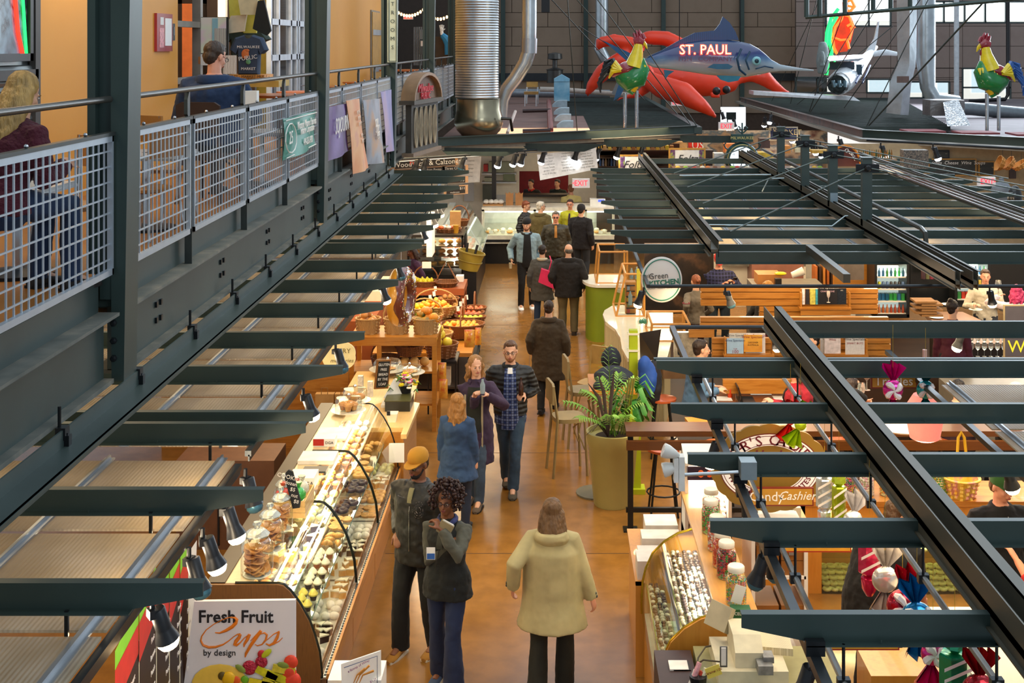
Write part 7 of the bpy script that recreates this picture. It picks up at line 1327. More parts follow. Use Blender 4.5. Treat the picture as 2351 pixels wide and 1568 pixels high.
# ---------------- railing, stools, planter, tables
t=T('bar_rail','dark oak two board rail on black steel posts behind the candy stall','railing',(.87,14.0,0));YR_=14.05
zr1=HC-(987-CY)*YR_/F;x0=wx(1437,YR_);MB().box((x0,YR_-.05,zr1-.06),(8.5,YR_+.30,zr1)).B('upper_board',DKOAK,t);MB().box((x0,YR_-.12,zr1-.19),(8.5,YR_-.07,zr1-.09)).B('lower_board',DKOAK,t)
for x in(x0+.02,2.3,4.0,5.6):
 MB().box((x,YR_-.03,0),(x+.06,YR_+.03,zr1-.06)).B('post',BLACKM,t);MB().box((x-.05,YR_-.08,0),(x+.11,YR_+.08,.015)).B('foot_plate',BLACKM,t)
MB().box((x0,YR_-.02,.2),(8.5,YR_+.02,.25)).B('foot_rail',BLACKM,t)
def stool(lab,x,y,seat='#b5562a',h=.76,rz=0,grp='black bar stools with orange seats'):
 t=T('bar_stool',lab,'stool',(x,y,0),grp,rz);MB().la([(.17,h-.04),(.19,h-.03),(.19,h-.005),(.15,h)],18).B('seat',mat(seat,.35,coat=.3),t,True,local=True)
 for a in(.78,2.36,3.93,5.5):MB().tu([(.12*cos(a),.12*sin(a),h-.04),(.22*cos(a),.22*sin(a),0)],.013,6).B('leg',BLACKM,t,local=True)
 MB().tu([(.19*cos(a*pi/8),.19*sin(a*pi/8),.25)for a in range(16)],.01,6,closed=True).B('foot_ring',BLACKM,t,local=True);return t
s0=stool('black bar stool with orange seat just behind the oak rail by the planter',wx(1522,14.6),14.55)
stool('orange seat bar stool near the jackets behind the palm',wx(1520,16.6),16.6);
for i,(px,Y)in enumerate([(1650,14.7),(1760,14.8),(1935,14.8),(2180,14.8)]):dup(s0,(wx(px,Y),Y,0),i*.5,'bar stool behind the oak rail, %s from the planter end'%ORD[i+1])
t=T('planter','tall tapered pale yellow planter beside the oak rail','planter',(.74,14.85,0));c=V((wx(1407,14.85),14.85,0));M=MTr(c)
MB().la([(.215,0),(.225,.02),(.29,.70),(.30,.71),(.315,.86),(.29,.865),(.275,.8),(.02,.78)],30,M).B('pot_body',mat('#a9a062',.5,var=.1,scale=2),t,True)
MB().la([(.27,.79),(.02,.81)],20,M).B('soil',mat('#2f2218',.9),t)
pt=T('potted_palm','green palm and broad leaf plant growing out of the tall planter','plant',c+V((0,0,.8)))
random.seed(11)
b=MB()
def frond(mb,base,tip,arch,n=14,wl=.22):
 base,tip=V(base),V(tip);mid=(base+tip)/2+V((0,0,arch));pts=[]
 for i in range(n+1):u=i/n;pts.append(base*(1-u)**2+mid*2*u*(1-u)+tip*u*u)
 mb.tu(pts,[.008*(1-.7*i/n)for i in range(n+1)],5)
 for i in range(3,n+1):
  d=(pts[i]-pts[i-1]).normalized();sd=d.cross(V((0,0,1)));sd=sd.normalized()if sd.length>.01 else V((1,0,0))
  for sg_ in(-1,1):
   L_=wl*(1-.55*abs(i/n-.45)*2*.9);e=pts[i]+(sd*sg_*.8+d*.65+V((0,0,-.3)))*L_;m_=(pts[i]+e)/2+V((0,0,.03))
   mb.tu([pts[i],m_,e],[(.009,.002),(.012,.002),.001],4)
PG=mat('#5e8a1e',.5,var=.3,scale=4,sub=.0);PG2=mat('#2f7a1c',.4,var=.25,scale=4);PG3=mat('#4a3b3a',.5,var=.3)
tips=[(1395,800,14.6,.35),(1340,900,14.9,.35),(1300,925,14.7,.3),(1455,870,15.1,.35),(1420,860,15.2,.4),(1330,960,14.5,.25),(1470,925,14.8,.25),(1380,870,15.1,.4),(1440,955,14.4,.25),(1400,955,14.35,.25)]
for i,(px,py,Y,ar)in enumerate(tips):b=MB();frond(b,c+V((RU(-.06,.06),RU(-.06,.06),.8)),P(px,py,Y),ar*.6,wl=.2);b.B('palm_frond',PG,pt,True)
for k in range(30):
 a=RU(0,6.3);h=RU(.15,.62);ctr=c+V((.18+.1*cos(a)+.05,.1+.1*sin(a),.85+h));e=ctr+V((.17*cos(a),.13*sin(a),-.13));MB().tu([ctr-V((.03*cos(a),0,.04)),ctr+V((.06*cos(a),.05*sin(a),.03)),e+V((-.03*cos(a),0,.03)),e],[.004,(.032,.003),(.034,.003),.002],6).B('broad_leaf',PG2,pt,True)
for k in range(3):MB().tu([c+V((.1+.03*k,.05,.8)),c+V((.2+.03*k,.1,1.45))],.012,6).B('stem',mat('#6a6a2c',.6),pt)
for k,(px,py)in enumerate([(1372,855),(1350,880),(1410,850),(1360,990),(1345,1000)]):MB().tu([c+V((-.06,-.05,.8)),P((px+1400)/2,(py+985)/2-20,14.7),P(px,py,14.7)],[(.012,.003),(.022,.003),.003],6).B('dark_leaf',PG3,pt,True,label='purple brown leaf')
random.seed(21)
t=T('lime_post','bright lime green square post rising behind the planter','post',(wx(1454,16.6),16.6,0));x=wx(1454,16.6);LIME=mat('#a8b81c',.45,var=.05)
MB().box((x-.055,16.55,0),(x+.055,16.66,HC-(757-CY)*16.6/F)).B('shaft',LIME,t)
for py in(765,803):z=HC-(py-CY)*16.6/F;MB().box((x-.075,16.53,z-.012),(x+.075,16.68,z+.012)).B('cream_band',CREAM,t)
solo('lime_post',MB().box((wx(1462,15.2)-.05,15.2,0),(wx(1462,15.2)+.05,15.3,.9)).box((wx(1462,15.2)-.1,15.15,0),(wx(1462,15.2)+.1,15.35,.06)),LIME,'low lime green post with square foot behind the stool','post')
solo('floor_disc',MB().la([(.25,0),(.25,.02),(.05,.035)],20,MTr((wx(1370,15.2),15.2,0))),mat('#6f6a58',.5),'grey round table foot left of the planter base','base')
t=T('high_table','orange wood high table behind the palm','table',(wx(1400,16.3),16.3,0));x=wx(1405,16.3);z=1.02;MB().box((x-.3,15.95,z-.04),(x+.3,16.8,z)).B('table_top',mat('#c07a2a',.4,var=.2,scale=4),t);MB().tu([(x,16.3,0),(x,16.3,z)],.04,8).B('pedestal',BLACKM,t)
o=solo('dark_jacket',MB().ell((x+.02,16.25,z+.11),(.26,.22,.13),12,8).ell((x-.1,16.1,z+.02),(.16,.14,.1),10,6).ell((x+.0,16.6,z+.25),(.14,.12,.16),10,8),mat('#1d2330',.8,bump=.5,bscale=12),'dark jacket and black bag heaped on the high table behind the palm','clothes',smooth=True);remesh(o,.02,3,.03)
def bchair(lab,x,y,rz,m,h=.62,grp=None,bk=.40):
 t=T('counter_chair',lab,'chair',(x,y,0),grp,rz);w=.2
 b=MB();b.rings([[((w if abs(cos(a*pi/8))>.5 else w*.9)*math.copysign(abs(cos(a*pi/8))**.6,cos(a*pi/8)),(w)*math.copysign(abs(sin(a*pi/8))**.6,sin(a*pi/8)),z)for a in range(16)]for z in(h-.05,h-.03,h)]);b.B('seat',m,t,True,local=True)
 for sx in(-1,1):
  MB().tu([(sx*.17,.17,h-.04),(sx*.19,.2,0)],.018,4).B('leg',m,t,local=True);MB().tu([(sx*.16,-.23,h+bk),(sx*.17,-.18,h-.02),(sx*.2,-.24,0)],.018,4).B('leg',m,t,local=True)
  MB().tu([(sx*.17,.17,h*.45),(sx*.15,.1,h*.72),(sx*.02,.16,h*.86)],.01,6).B('bent_brace',m,t,True,local=True)
 b=MB();b.prism([(-.19,h+.19),(.19,h+.19),(.2,h+bk+.02),(.15,h+bk+.05),(-.15,h+bk+.05),(-.2,h+bk+.02)],'y',-.25,-.22);b.B('backrest',m,t,local=True);return t
PCH=mat('#8f7a50',.5,var=.15,scale=4)
G1=G(1300,1080);bchair('pale wood counter chair nearest the aisle left of the planter',wx(1305,15.95),15.95,-1.35,PCH,.72);bchair('pale wood counter chair behind the nearest one, toward the woman in the brown coat',wx(1338,17.1),17.1,-1.4,PCH,.74);bchair('light chair on the far side of the high table',wx(1362,17.6),17.6,2.6,mat('#b08a4a',.5),.7)
# ---------------- Green Kitchen stand
t=T('round_hanging_sign','round white hanging sign with a green ring left of the oak partitions','sign',P(1519,694,15.7));Yg=15.7;c=P(1519,642,Yg);s=Yg/F;M=MTr(c)@MRo(pi/2,4,'X')
MB().la([(50*s,-.02),(51*s,-.015),(51*s,.012),(50*s,.015)],48,M@Matrix.Diagonal((.92,1.02,1,1))).B('disc',mat('#d8d4cc',.4,var=.02),t,True)
b=MB();MR=M@Matrix.Diagonal((.92,1.02,1,1));b.tu([MR@V((46*s*cos(a*pi/24),46*s*sin(a*pi/24),.018))for a in range(48)],.007,5,closed=True);b.B('green_ring',mat('#1f7a63',.5),t,True)
GT=mat('#1d6a55',.5);text('the',.06,mat('#8a8a84',.5),face(P(1492,633,Yg-.02),roll=.08),t);text('Green',.105,mat('#4a4a46',.5),face(P(1512,634,Yg-.02),roll=.08),t,sx=.9);text('KITCHEN',.088,GT,face(P(1525,649,Yg-.02),roll=.1),t,bold=.003);text('SALADS - WRAPS - SANDWICHES',.028,mat('#5a5a56',.5),face(P(1525,661,Yg-.02),roll=.05),t)
b=MB();b.ell((c.x-.19,Yg-.02,c.z-.03),(.03,.006,.045),8,6);b.ell((c.x-.13,Yg-.02,c.z-.05),(.014,.006,.014),6,4);b.B('leaf_doodle',mat('#9ab8a8',.5),t)
t=T('green_counter','lime green rounded counter with white top beside the aisle','counter',(1.1,19.5,0));GRC=mat('#7a8a1c',.5,var=.1,scale=2)
def rcount(cx,cy,rx,ry,z,m,tm,t,a0=pi*.5,a1=pi*1.5,ext=1.2,nm='front',ov=.06,thk=.05):
 o=[(cx+rx*cos(a0+(a1-a0)*i/20),cy+ry*sin(a0+(a1-a0)*i/20))for i in range(21)];o+=[(cx+ext,cy-ry),(cx+ext,cy+ry)]
 MB().prism(o,'z',0,z-thk).B(nm,m,t,True);o2=[(cx+(rx+ov)*cos(a0+(a1-a0)*i/20),cy+(ry+ov)*sin(a0+(a1-a0)*i/20))for i in range(21)]+[(cx+ext,cy-ry-ov),(cx+ext,cy+ry+ov)];MB().prism(o2,'z',z-thk,z).B('counter_top',mat(tm,.25,coat=.4,var=.03),t)
Yc=FY(785)+.3;xc=wx(1360,23.2)
rcount(wx(1372,23.3),23.4,.22,.5,1.05,GRC,'#ece6d6',t,ext=.5)
t=T('curved_counter','curved corrugated counter with glossy cream top under the green kitchen sign','counter',(1.4,18.6,0));COR=texmat('corrugated_cream',[(0,'#a89a72'),(.5,'#d8cba4'),(1,'#a89a72')],9,(1,1,1),.4,kind='wave',bump=.8)
xl=wx(1385,19.6);b=MB();top=[(1388,712),(1400,700),(1420,700),(1440,712),(1452,735),(1470,740),(1500,742),(1560,745),(1560,700),(1440,690),(1410,694)]
o=[G(x,y,1.05)for x,y in[(1388,712),(1384,722),(1390,738),(1412,755),(1424,775),(1428,800),(1440,822),(1490,830),(1530,830),(1545,770),(1545,715),(1470,712),(1430,700),(1405,702)]];o=[(p.x,p.y)for p in o];MB().prism(o[::-1],'z',1.0,1.05).B('counter_top',mat('#e6dcc0',.2,coat=.6,var=.03),t)
cx_=sum(p[0]for p in o)/len(o);cy_=sum(p[1]for p in o)/len(o);MB().prism([(cx_+(x-cx_)*.94,cy_+(y-cy_)*.94)for x,y in o][::-1],'z',0,1.0).B('corrugated_front',COR,t)
def guard(lab,x0,x1,y0,y1,z0,z1,lean=.12):
 t=T('sneeze_guard',lab,'glass guard',((x0+x1)/2,(y0+y1)/2,z0));r=.018;W_=mat('#c98a3c',.4)
 c4=[(x0,y0),(x1,y0),(x1,y1),(x0,y1)];tp=[(x0+lean,y0+lean*.3),(x1,y0+lean*.3),(x1,y1),(x0+lean,y1)]
 for i in range(4):
  j=(i+1)%4;MB().tu([(c4[i][0],c4[i][1],z0),(tp[i][0],tp[i][1],z1)],r,4).B('wood_post',W_,t);b=MB().tu([(tp[i][0],tp[i][1],z1),(tp[j][0],tp[j][1],z1)],r,4).tu([(c4[i][0],c4[i][1],z0),(c4[j][0],c4[j][1],z0)],r,4);b.B('wood_rail',W_,t)
 g=MB();
 for i in(0,3):j=(i+1)%4;g.add([(c4[i][0],c4[i][1],z0),(c4[j][0],c4[j][1],z0),(tp[j][0],tp[j][1],z1),(tp[i][0],tp[i][1],z1)],[(0,1,2,3)])
 g.B('glass_pane',GLASS,t)
guard('wood framed glass sneeze guard box on the lime green counter',wx(1370,23),wx(1440,23),23.0,23.9,1.05,1.62,.05)
guard('taller wood framed glass guard slanting on the curved counter',wx(1412,20.6),wx(1475,20.6),20.2,21.2,1.05,1.72,.15)
guard('low wood framed glass guard near the sign bottom',wx(1490,18.8),wx(1578,18.8),18.5,19.4,1.05,1.30,.02)
for k,(px,py,Y,h)in enumerate([(1447,700,20.3,.22),(1462,640,21.5,.2),(1450,640,21.6,.18)]):p=P(px,py,Y);solo('water_bottle',MB().la([(.03,0),(.033,.02),(.033,h*.7),(.014,h*.88),(.014,h)],10,MTr(p)),mat('#a8c4cc',.1,trans=.6),'clear water bottle on the wire rack %s'%['beside the sign','behind the sign','farther back behind the sign'][k],'bottle',smooth=True)
t=T('snack_rack','black wire snack rack in a wooden box on the curved counter','rack',P(1447,735,20.4));q=fb(1436,648,1460,735,20.4,.2);q.B('wooden_box',OAK,t);
for k in range(6):fb(1438,655+k*13,1458,657+k*13,20.36,.05).B('wire_shelf',BLACK,t)
for k in range(5):fb(1440,658+k*13,1446,666+k*13,20.34,.04).B('packet',mat(['#7a8aa0','#b8602a','#c9a02a','#5a6a3a','#8a2a2a'][k],.4),t)
solo('picture_board',fb(1462,618,1470,690,20.0,.04),mat('#d8c83a',.5),'narrow yellow framed board left of the round sign','sign')
t=T('succulent_bowl','glass bowl with a green succulent on the curved counter','plant',P(1476,750,18.6));c=P(1476,738,18.6);MB().la([(.02,-.08),(.07,-.05),(.08,0),(.06,.06)],14,MTr(c),cap=False).B('bowl',GLASS,t,True)
for k in range(12):a=k*2.4;MB().ell((c.x+.04*cos(a),c.y+.04*sin(a),c.z-.01+.01*(k%3)),(.022,.022,.03),6,4).B('succulent_leaf',mat('#3f8a6a',.5),t,True)
t=T('dark_screen','black leaning screen board behind the lime post','board',P(1490,830,16.9));q=[P(1468,765,17.3),P(1515,757,16.6),P(1506,825,16.6),P(1470,832,17.3)];bd=V((.02,.03,0));MB().add(q+[v+bd for v in q],[(0,3,2,1),(4,5,6,7),(0,1,5,4),(1,2,6,5),(2,3,7,6),(3,0,4,7)]).B('panel',mat('#1d1f1e',.3),t)
o=solo('blue_coat',MB().ell(P(1480,840,16.4),(.10,.1,.14),10,8).ell(P(1487,870,16.4),(.13,.1,.25),10,8),mat('#1f4a9a',.7,bump=.4,bscale=10),'bright blue coat hanging by the lime post','clothes',smooth=True);remesh(o,.025,3,.03)
o=solo('dark_coat',MB().ell(P(1500,880,16.5),(.12,.1,.32),10,8),mat('#1a1a22',.8,bump=.5,bscale=10),'dark puffer coat hanging beside the blue coat','clothes',smooth=True);remesh(o,.025,3,.04)
solo('glass_bulb_rack',MB().box(P(1548,830,17.6),P(1600,760,17.7)),mat('#b8ad94',.3,.3,.4,14),'pale panelled cabinet with hanging glass bulbs left of the seated man','cabinet')
solo('brown_carton',MB().box((wx(1520,17.2),17.0,.9),(wx(1575,17.2),17.4,1.08)),mat('#7a5a3a',.7),'brown wooden box on the shelf left of the seated man','box')
# ---------------- wine bar slatted walls
def slat(lab,x0,y0,x1,y1,Y,n,holder=None,th=.08):
 t=T('slat_partition',lab,'partition',P((x0+x1)/2,y1,Y));h=(y1-y0)/n
 for i in range(n):fb(x0,y0+i*h+.5,x1,y0+(i+1)*h-1.2,Y,th).B('oak_board',OAKX,t)
 fb(x0+2,y0+1,x1-2,y1-1,Y+th*.6,.03).B('dark_backing',mat('#4a2810',.6),t);return t
slat('upper left oak slat partition of the wine bar, in front of the kitchen',1609,655,1838,703,19.0,3)
slat('stepped lower part of the upper oak partition with dark gap',1744,703,1840,730,19.0,2)
slat('tall oak slat wall right of the magazine shelf',1838,663,2016,722,19.0,5)
slat('long oak slat wall behind the seated man',1608,728,2040,752,17.6,2);slat('oak slat wall under the nearer black rail carrying magazines',1635,776,2045,832,17.4,4);slat('left block of the lower oak slat wall',1582,756,1640,776,17.5,1)
slat('bottom oak slat wall below the magazines',1550,840,1700,862,17.3,1);t=slat('vertical oak panel wall behind the laptop table',1660,872,1840,905,16.6,1)
DK=texmat('dark_clutter',[(.3,'#1a1512'),(.5,'#3a2a20'),(.6,'#6a4a32'),(.75,'#241c18')],2.5,(1,1,1),.6)
def magbox(lab,x0,y0,x1,y1,Y):t=T('magazine_shelf',lab,'shelf',P((x0+x1)/2,y1,Y));fb(x0,y1-14,x1,y1,Y-.12,.02).B('front_board',OAKX,t);fb(x0-2,y1-17,x1+2,y1-13,Y-.14,.14).B('ledge',OAKX,t);fb(x0,y0+10,x0+3,y1-14,Y-.1,.1).B('side',OAK,t);fb(x1-3,y0+10,x1,y1-14,Y-.1,.1).B('side',OAK,t)
magbox('oak magazine holder with the champagne cover, on the tall slat wall',1838,662,1953,724,18.9);magbox('oak magazine ledge left below the black rail',1664,765,1776,832,17.3);magbox('oak magazine ledge right, with smart buys issue',1880,770,1992,832,17.3)
def mag(lab,x0,y0,x1,y1,Y,m,title,tc,extra=(),grp=None):
 t=T('magazine',lab,'magazine',P((x0+x1)/2,y1,Y),grp);fb(x0,y0,x1,y1,Y,.012).B('cover',m,t);w=(x1-x0)*Y/F;text(title,w*.19,tc,face(P((x0+x1)/2,y0+5,Y-.003)),t,ext=.0005)
 for s_,v,f,cc in extra:text(s_,w*f,cc,face(P((x0+x1)/2,y0+(y1-y0)*v,Y-.003)),t,ext=.0005)
BL=mat('#1f3f6a',.5);RDm=mat('#8a1c2a',.5)
mag('pale blue wine magazine with top 100 cover, left ledge',1669,777,1707,812,17.2,mat('#9ab8d0',.4,var=.1),'Wine Spectator',BL,[('TOP',.7,.12,RDm),('100',.88,.28,RDm)]);mag('grey wine magazine behind the blue one',1674,765,1712,790,17.28,mat('#c8c4bc',.4),'Wine Spectator',mat('#6a6a6a',.5))
mag('orange wine magazine about Australia',1708,769,1750,808,17.2,texmat('sunset_cover',[(.3,'#b8541c'),(.55,'#e0a83a'),(.7,'#7a3a1a')],2,(1,1,1.5),.4),'Wine Spectator',RDm,[('DISCOVER',.45,.12,BLACK),('AUSTRALIA',.6,.12,BLACK)]);mag('white edged magazine behind the Australia issue',1712,765,1757,812,17.27,mat('#dcd8d4',.4),'Wine Spectator',RDm)
mag('wine magazine with champagne glass on dark cover',1878,655,1922,699,18.8,mat('#23252b',.3),'Wine Spectator',PW,[('CHAMPAGNE',.32,.12,mat('#d8b0c0',.5))]);mag('dark patterned magazine right of the champagne cover',1922,662,1943,699,18.82,mat('#1a2430',.4,var=.8,scale=60),'WS',PW);
for k,(a,b_,m)in enumerate([(1842,1848,'#d8d8e0'),(1850,1858,'#2a2a30'),(1860,1872,'#c8c05a'),(1873,1878,'#4ab0c8')]):solo('magazine',fb(a,664,b_,699,18.83,.03),mat(m,.4,var=.3,scale=30),'%s spined magazine standing left of the champagne cover'%['pale grey','black','yellow green','light blue'][k],'magazine')
mag('smart buys wine magazine with corkscrew pattern',1941,774,1985,819,17.2,mat('#cfc8c4',.4,var=.1,scale=40),'Wine Spectator',BLACK,[('SMART BUYS',.32,.15,RDm)]);mag('pink titled magazine stack left of the smart buys issue',1893,775,1930,812,17.2,mat('#d8c8c4',.4,var=.2,scale=20),'Wine',RDm);mag('grey magazine at far left of the right ledge',1883,774,1902,812,17.25,mat('#bcb8b4',.4),'Wine',BLACK)
b=MB();c=P(1902,688,18.78);M=MTr(c);b.la([(.03,-.04),(.004,-.03),(.004,.02),(.022,.05),(.028,.1),(.022,.13)],10,M);solo('printed_glass',b,mat('#d8c8c0',.2),'champagne glass pictured on the dark magazine cover','picture',smooth=True)
struct('wall_kitchen_tile',fb(1640,585,1850,700,22.5,.1),TILE,'cream tiled kitchen wall behind the plaid shirt man');struct('wall_dark_bar',fb(1850,560,2700,705,24.0,.1),mat('#1d1814',.7),'dark wall behind the wine bar coolers');struct('wall_stall_left',fb(1480,560,1645,720,23.5,.1),DK,'dark cluttered partition behind the round sign')
fb_=fb(1660,604,1850,612,22.3,.3);solo('kitchen_shelf',fb_,mat('#8a8478',.4,.4),'steel shelf with tubs on the kitchen tile wall','shelf')
for k in range(7):p=P(1665+k*22,600,22.2);solo('food_tub',MB().la([(.07,0),(.08,.12)],10,MTr(p)),mat(['#d8d0c4','#3a5a9a','#e0d8c8','#a8a49a'][k%4],.5),'tub on the steel kitchen shelf, %s from the left'%ORD[k],'tub','kitchen tubs',smooth=True)
stackbox('carton','brown cardboard carton with hand slot on the kitchen counter','box',wx(1738,20.4),20.3,wx(1792,20.4),20.7,wz(653,20.4),wz(628,20.4),mat('#b0743a',.7));stackbox('card_terminal','small black card terminal beside the carton','register',wx(1778,20.2),20.1,wx(1792,20.2),20.2,wz(654,20.2),wz(638,20.2),BLACK)
solo('kitchen_counter',MB().box((wx(1735,20.3),20.6,0),(wx(1900,20.3),21.2,wz(655,20.6))),mat('#8a8478',.4,.4),'steel counter of the kitchen behind the slat partition','counter')
o=solo('paper_cup',MB().la([(.05,0),(.07,.2)],14,MTr(P(1818,632,20.3))@MRo(1.2,4,'Y')),WHITE,'white paper cup lying on the kitchen counter','cup',smooth=True);o=solo('yellow_bag',MB().ell(P(1792,628,20.2),(.1,.06,.03),8,6),mat('#e0d01c',.4),'crumpled yellow packet beside the paper cup','packet',smooth=True)
solo('service_shelf',MB().box((wx(1935,19.5),19.4,wz(640,19.5)),(wx(1980,19.5),19.9,wz(632,19.5)+.35)),mat('#6a6058',.4,.5),'grey steel box on the shelf right of the kitchen','box')
for k in range(6):solo('wine_crate_board',fb(1872+k*9,612,1877+k*9,655,21.5,.3),mat(['#b0622a','#3a2418','#c9823a'][k%3],.6),'upright board or menu stacked between kitchen and coolers','board','boards beside the kitchen')
solo('oak_partition',fb(1915,600,2012,665,21.0,.1),OAK,'vertical oak panelling left of the drinks cooler','partition')
def cooler(lab,x0,y0,x1,y1,Y,rows,cols,seed):
 random.seed(seed);t=T('drinks_cooler',lab,'refrigerator',P((x0+x1)/2,y1,Y));
 fb(x0-6,y0-8,x0,y1+6,Y,.6).B('side',BLACK,t);fb(x1,y0-8,x1+6,y1+6,Y,.6).B('side',BLACK,t);fb(x0,y0,x1,y1,Y+.5,.05).B('lit_back',mat('#cfe0da',.5,emit=.45),t);fb(x0-6,y1,x1+6,y1+8,Y,.6).B('base',BLACK,t)
 h=(y1-y0)/rows
 for r in range(rows):
  yb=y0+(r+1)*h;fb(x0,yb-3,x1,yb,Y+.05,.45).B('wire_shelf',WHITE,t);n=int((x1-x0)/9);kind=r%3
  for k in range(n):
   px=x0+4.5+k*(x1-x0-4)/n;p=P(px,yb-3,Y+.08+.02*(k%2));s_=Y/F;col=random.choice(cols[r%len(cols)])
   if kind==1:b=MB().la([(3.4*s_,0),(3.6*s_,.01),(3.6*s_,h*.55*s_),(2.8*s_,h*.6*s_)],10,MTr(p));nm='can'
   elif kind==0:b=MB().la([(3.2*s_,0),(3.2*s_,h*.4*s_),(1.3*s_,h*.58*s_),(1.3*s_,h*.72*s_)],10,MTr(p));nm='bottle'
   else:b=MB().box((p.x-3.8*s_,p.y,p.z),(p.x+3.8*s_,p.y+.1,p.z+h*.6*s_));nm='pack'
   solo('drink_'+nm,b,mat(col,.3,.1,coat=.3),'%s on the %s shelf of the %s'%('beer '+nm,ORD[r],lab[:38]),nm,'%ss, %s shelf, %s'%(nm,ORD[r],lab[:24]),smooth=True)
 random.seed(31);light('AREA','cooler_light',P((x0+x1)/2,y0+6,Y+.2),10,(.85,1,.95),(x1-x0)*Y/F*.8,target=P((x0+x1)/2,y1,Y+.3),size_y=.1)
cc=[['#2f9a4a','#2a6a9a','#3a8a3a','#1f5a7a'],['#b8602a','#d8a8b8','#c97a4a','#a8482a'],['#d8a82a','#5a7ab0','#c8d02a','#3a3a40']]
cooler('lit drinks cooler in the middle with packs and cans',2014,610,2082,722,20.5,4,[cc[0],cc[2],cc[0],cc[1]],3);cooler('second lit drinks cooler behind the smiling man',2198,606,2268,690,21.5,3,[cc[0],['#2a6ab0','#c9a83a','#b8b0a0','#2f9a4a'],['#c93a2a','#3a8a4a','#d8b03a']],4)
solo('dark_fridge',fb(2090,606,2185,700,21.8,.6),mat('#15181a',.25),'dark fridge column between the two lit coolers','refrigerator')
for k in range(5):p=P(2120+k*9,640,21.5);solo('wine_bottle',MB().la([(.04,0),(.04,.2),(.013,.26),(.013,.33)],10,MTr(p)),mat(['#3a2228','#5a5a3a','#7a2a3a'][k%3],.2,coat=.4),'wine bottle between the coolers, %s from the left'%ORD[k],'bottle','bottles between the coolers',smooth=True)
t=T('paper_bag_rack','wire rack stuffed with brown paper bags below the left cooler','rack',P(2120,720,19));
for k in range(6):MB().cb(P(2120+(k%2)*14,690+k*6,19.1),(.32,.3,.03),None).B('paper_bag_stack',mat('#8a6238',.7,var=.2,scale=6),t)
t=T('bar_table','long wooden bar table with white plates in front of the coolers','table',(6,18.6,0));zt_=HC-(690-CY)*19.5/F;a=P(2125,672,20.6);q=[(wx(2120,20.6),20.6),(wx(2210,20.6),20.6),(wx(2375,18.4),18.4),(wx(2195,18.4),18.4)]
MB().prism([(x,y)for x,y in q],'z',.98,1.04).B('table_top',mat('#8a6448',.4,var=.2,scale=3),t);MB().prism([(x+.1,y-.0)for x,y in q],'z',0,.98).B('bar_front',mat('#2a2019',.6),t)
for k,(px,py)in enumerate([(2150,730),(2240,712),(2215,745),(2175,700)]):p=G(px,py,1.045);solo('white_plate',MB().la([(.05,0),(.11,.015),(.1,.018),(.04,.006)],16,MTr(p)),WHITE,'white plate on the bar table, %s from the near end'%ORD[k]if 0 else 'white plate or paper boat on the long bar table','plate','plates on the bar table',smooth=True)
def wglass(lab,p,wine=None,sc=1,grp=None):
 t=T('wine_glass',lab,'glass',p,grp);M=MTr(p)@Matrix.Scale(sc,4);MB().la([(.032,0),(.005,.006),(.004,.08),(.03,.11),(.038,.15),(.03,.19)],12,M,cap=False).B('glass_body',mat('#dfe6e4',.05,trans=.85),t,True)
 if wine:MB().la([(.006,.088),(.028,.112),(.034,.13),(.001,.13)],12,M).B('wine',mat(wine,.1),t,True)
wglass('glass of dark red wine in front of the smiling man',G(2238,700,1.045),'#3a0c14',1.1);
for k in range(18):p=G(2215+(k%9)*15,800+(k//9)*18,.95);wglass('upturned or empty wine glass in the tray of glasses at the right',p,None,1,'glasses in the tray')
solo('glass_tray_counter',MB().box((wx(2150,17),15.3,0),(wx(2420,17),16.9,.94)),mat('#8a8070',.4),'service counter holding the wine glasses at the right','counter')
plq('dark chalk sign with yellow green letter W at the right edge',2305,700,2360,822,14.6,[('W',2334,797,1,0)],.2,'#3c3840','#8a7a5a',tm=mat('#b8b82a',.5))
t=T('cafe_table','dark wood table with papers between the seated pair','table',(2.9,15.5,0));q=[G(1620,900,.75),G(1790,890,.75),G(1850,925,.75),G(1650,935,.75)];MB().prism([(p.x,p.y)for p in q][::-1],'z',.71,.75).B('table_top',mat('#7a4420',.35,var=.2,scale=3),t);c=sum(q,V((0,0,0)))/4;MB().tu([(c.x,c.y,0),(c.x,c.y,.71)],.04,8).B('pedestal',BLACKM,t)
for k,(px,py)in enumerate([(1655,915),(1745,902),(1800,914)]):p=G(px,py,.755);solo('paper_sheet',MB().cb(p,(.28,.2,.004)),WHITE,'white paper sheet on the laptop table, %s from the left'%ORD[k],'paper')
p=G(1712,918,.755);t=T('laptop','dark open laptop seen from its side on the cafe table','laptop',p);MB().cb(p,(.22,.3,.015)).B('keyboard_base',mat('#2a2a2c',.4),t);MB().box((-.008,-.15,0),(.008,.15,.2),MTr(p+V((-.06,0,.01)))@MRo(-.3,4,'Y')).B('screen',mat('#1a1a1c',.3),t)
p=G(1676,912,.755);solo('soda_can',MB().la([(.03,0),(.033,.01),(.033,.11),(.028,.12)],14,MTr(p)),mat('#d8481c',.3,.3),'orange red soda can on the laptop table','can',smooth=True)
p=G(1695,925,.755);solo('water_glass',MB().la([(.03,0),(.036,.13)],12,MTr(p),cap=False),GLASS,'tall water glass beside the soda can','glass',smooth=True)
t=T('wood_table','orange wood table end behind the oak rail','table',(2.1,14.9,0));q=[G(1572,958,.8),G(1640,955,.8),G(1760,985,.8),G(1600,995,.8)];MB().prism([(p.x,p.y)for p in q][::-1],'z',.76,.8).B('table_top',mat('#c9812a',.35,var=.2,scale=3),t);c=sum(q,V((0,0,0)))/4;MB().tu([(c.x,c.y,0),(c.x,c.y,.76)],.04,8).B('pedestal',BLACKM,t)
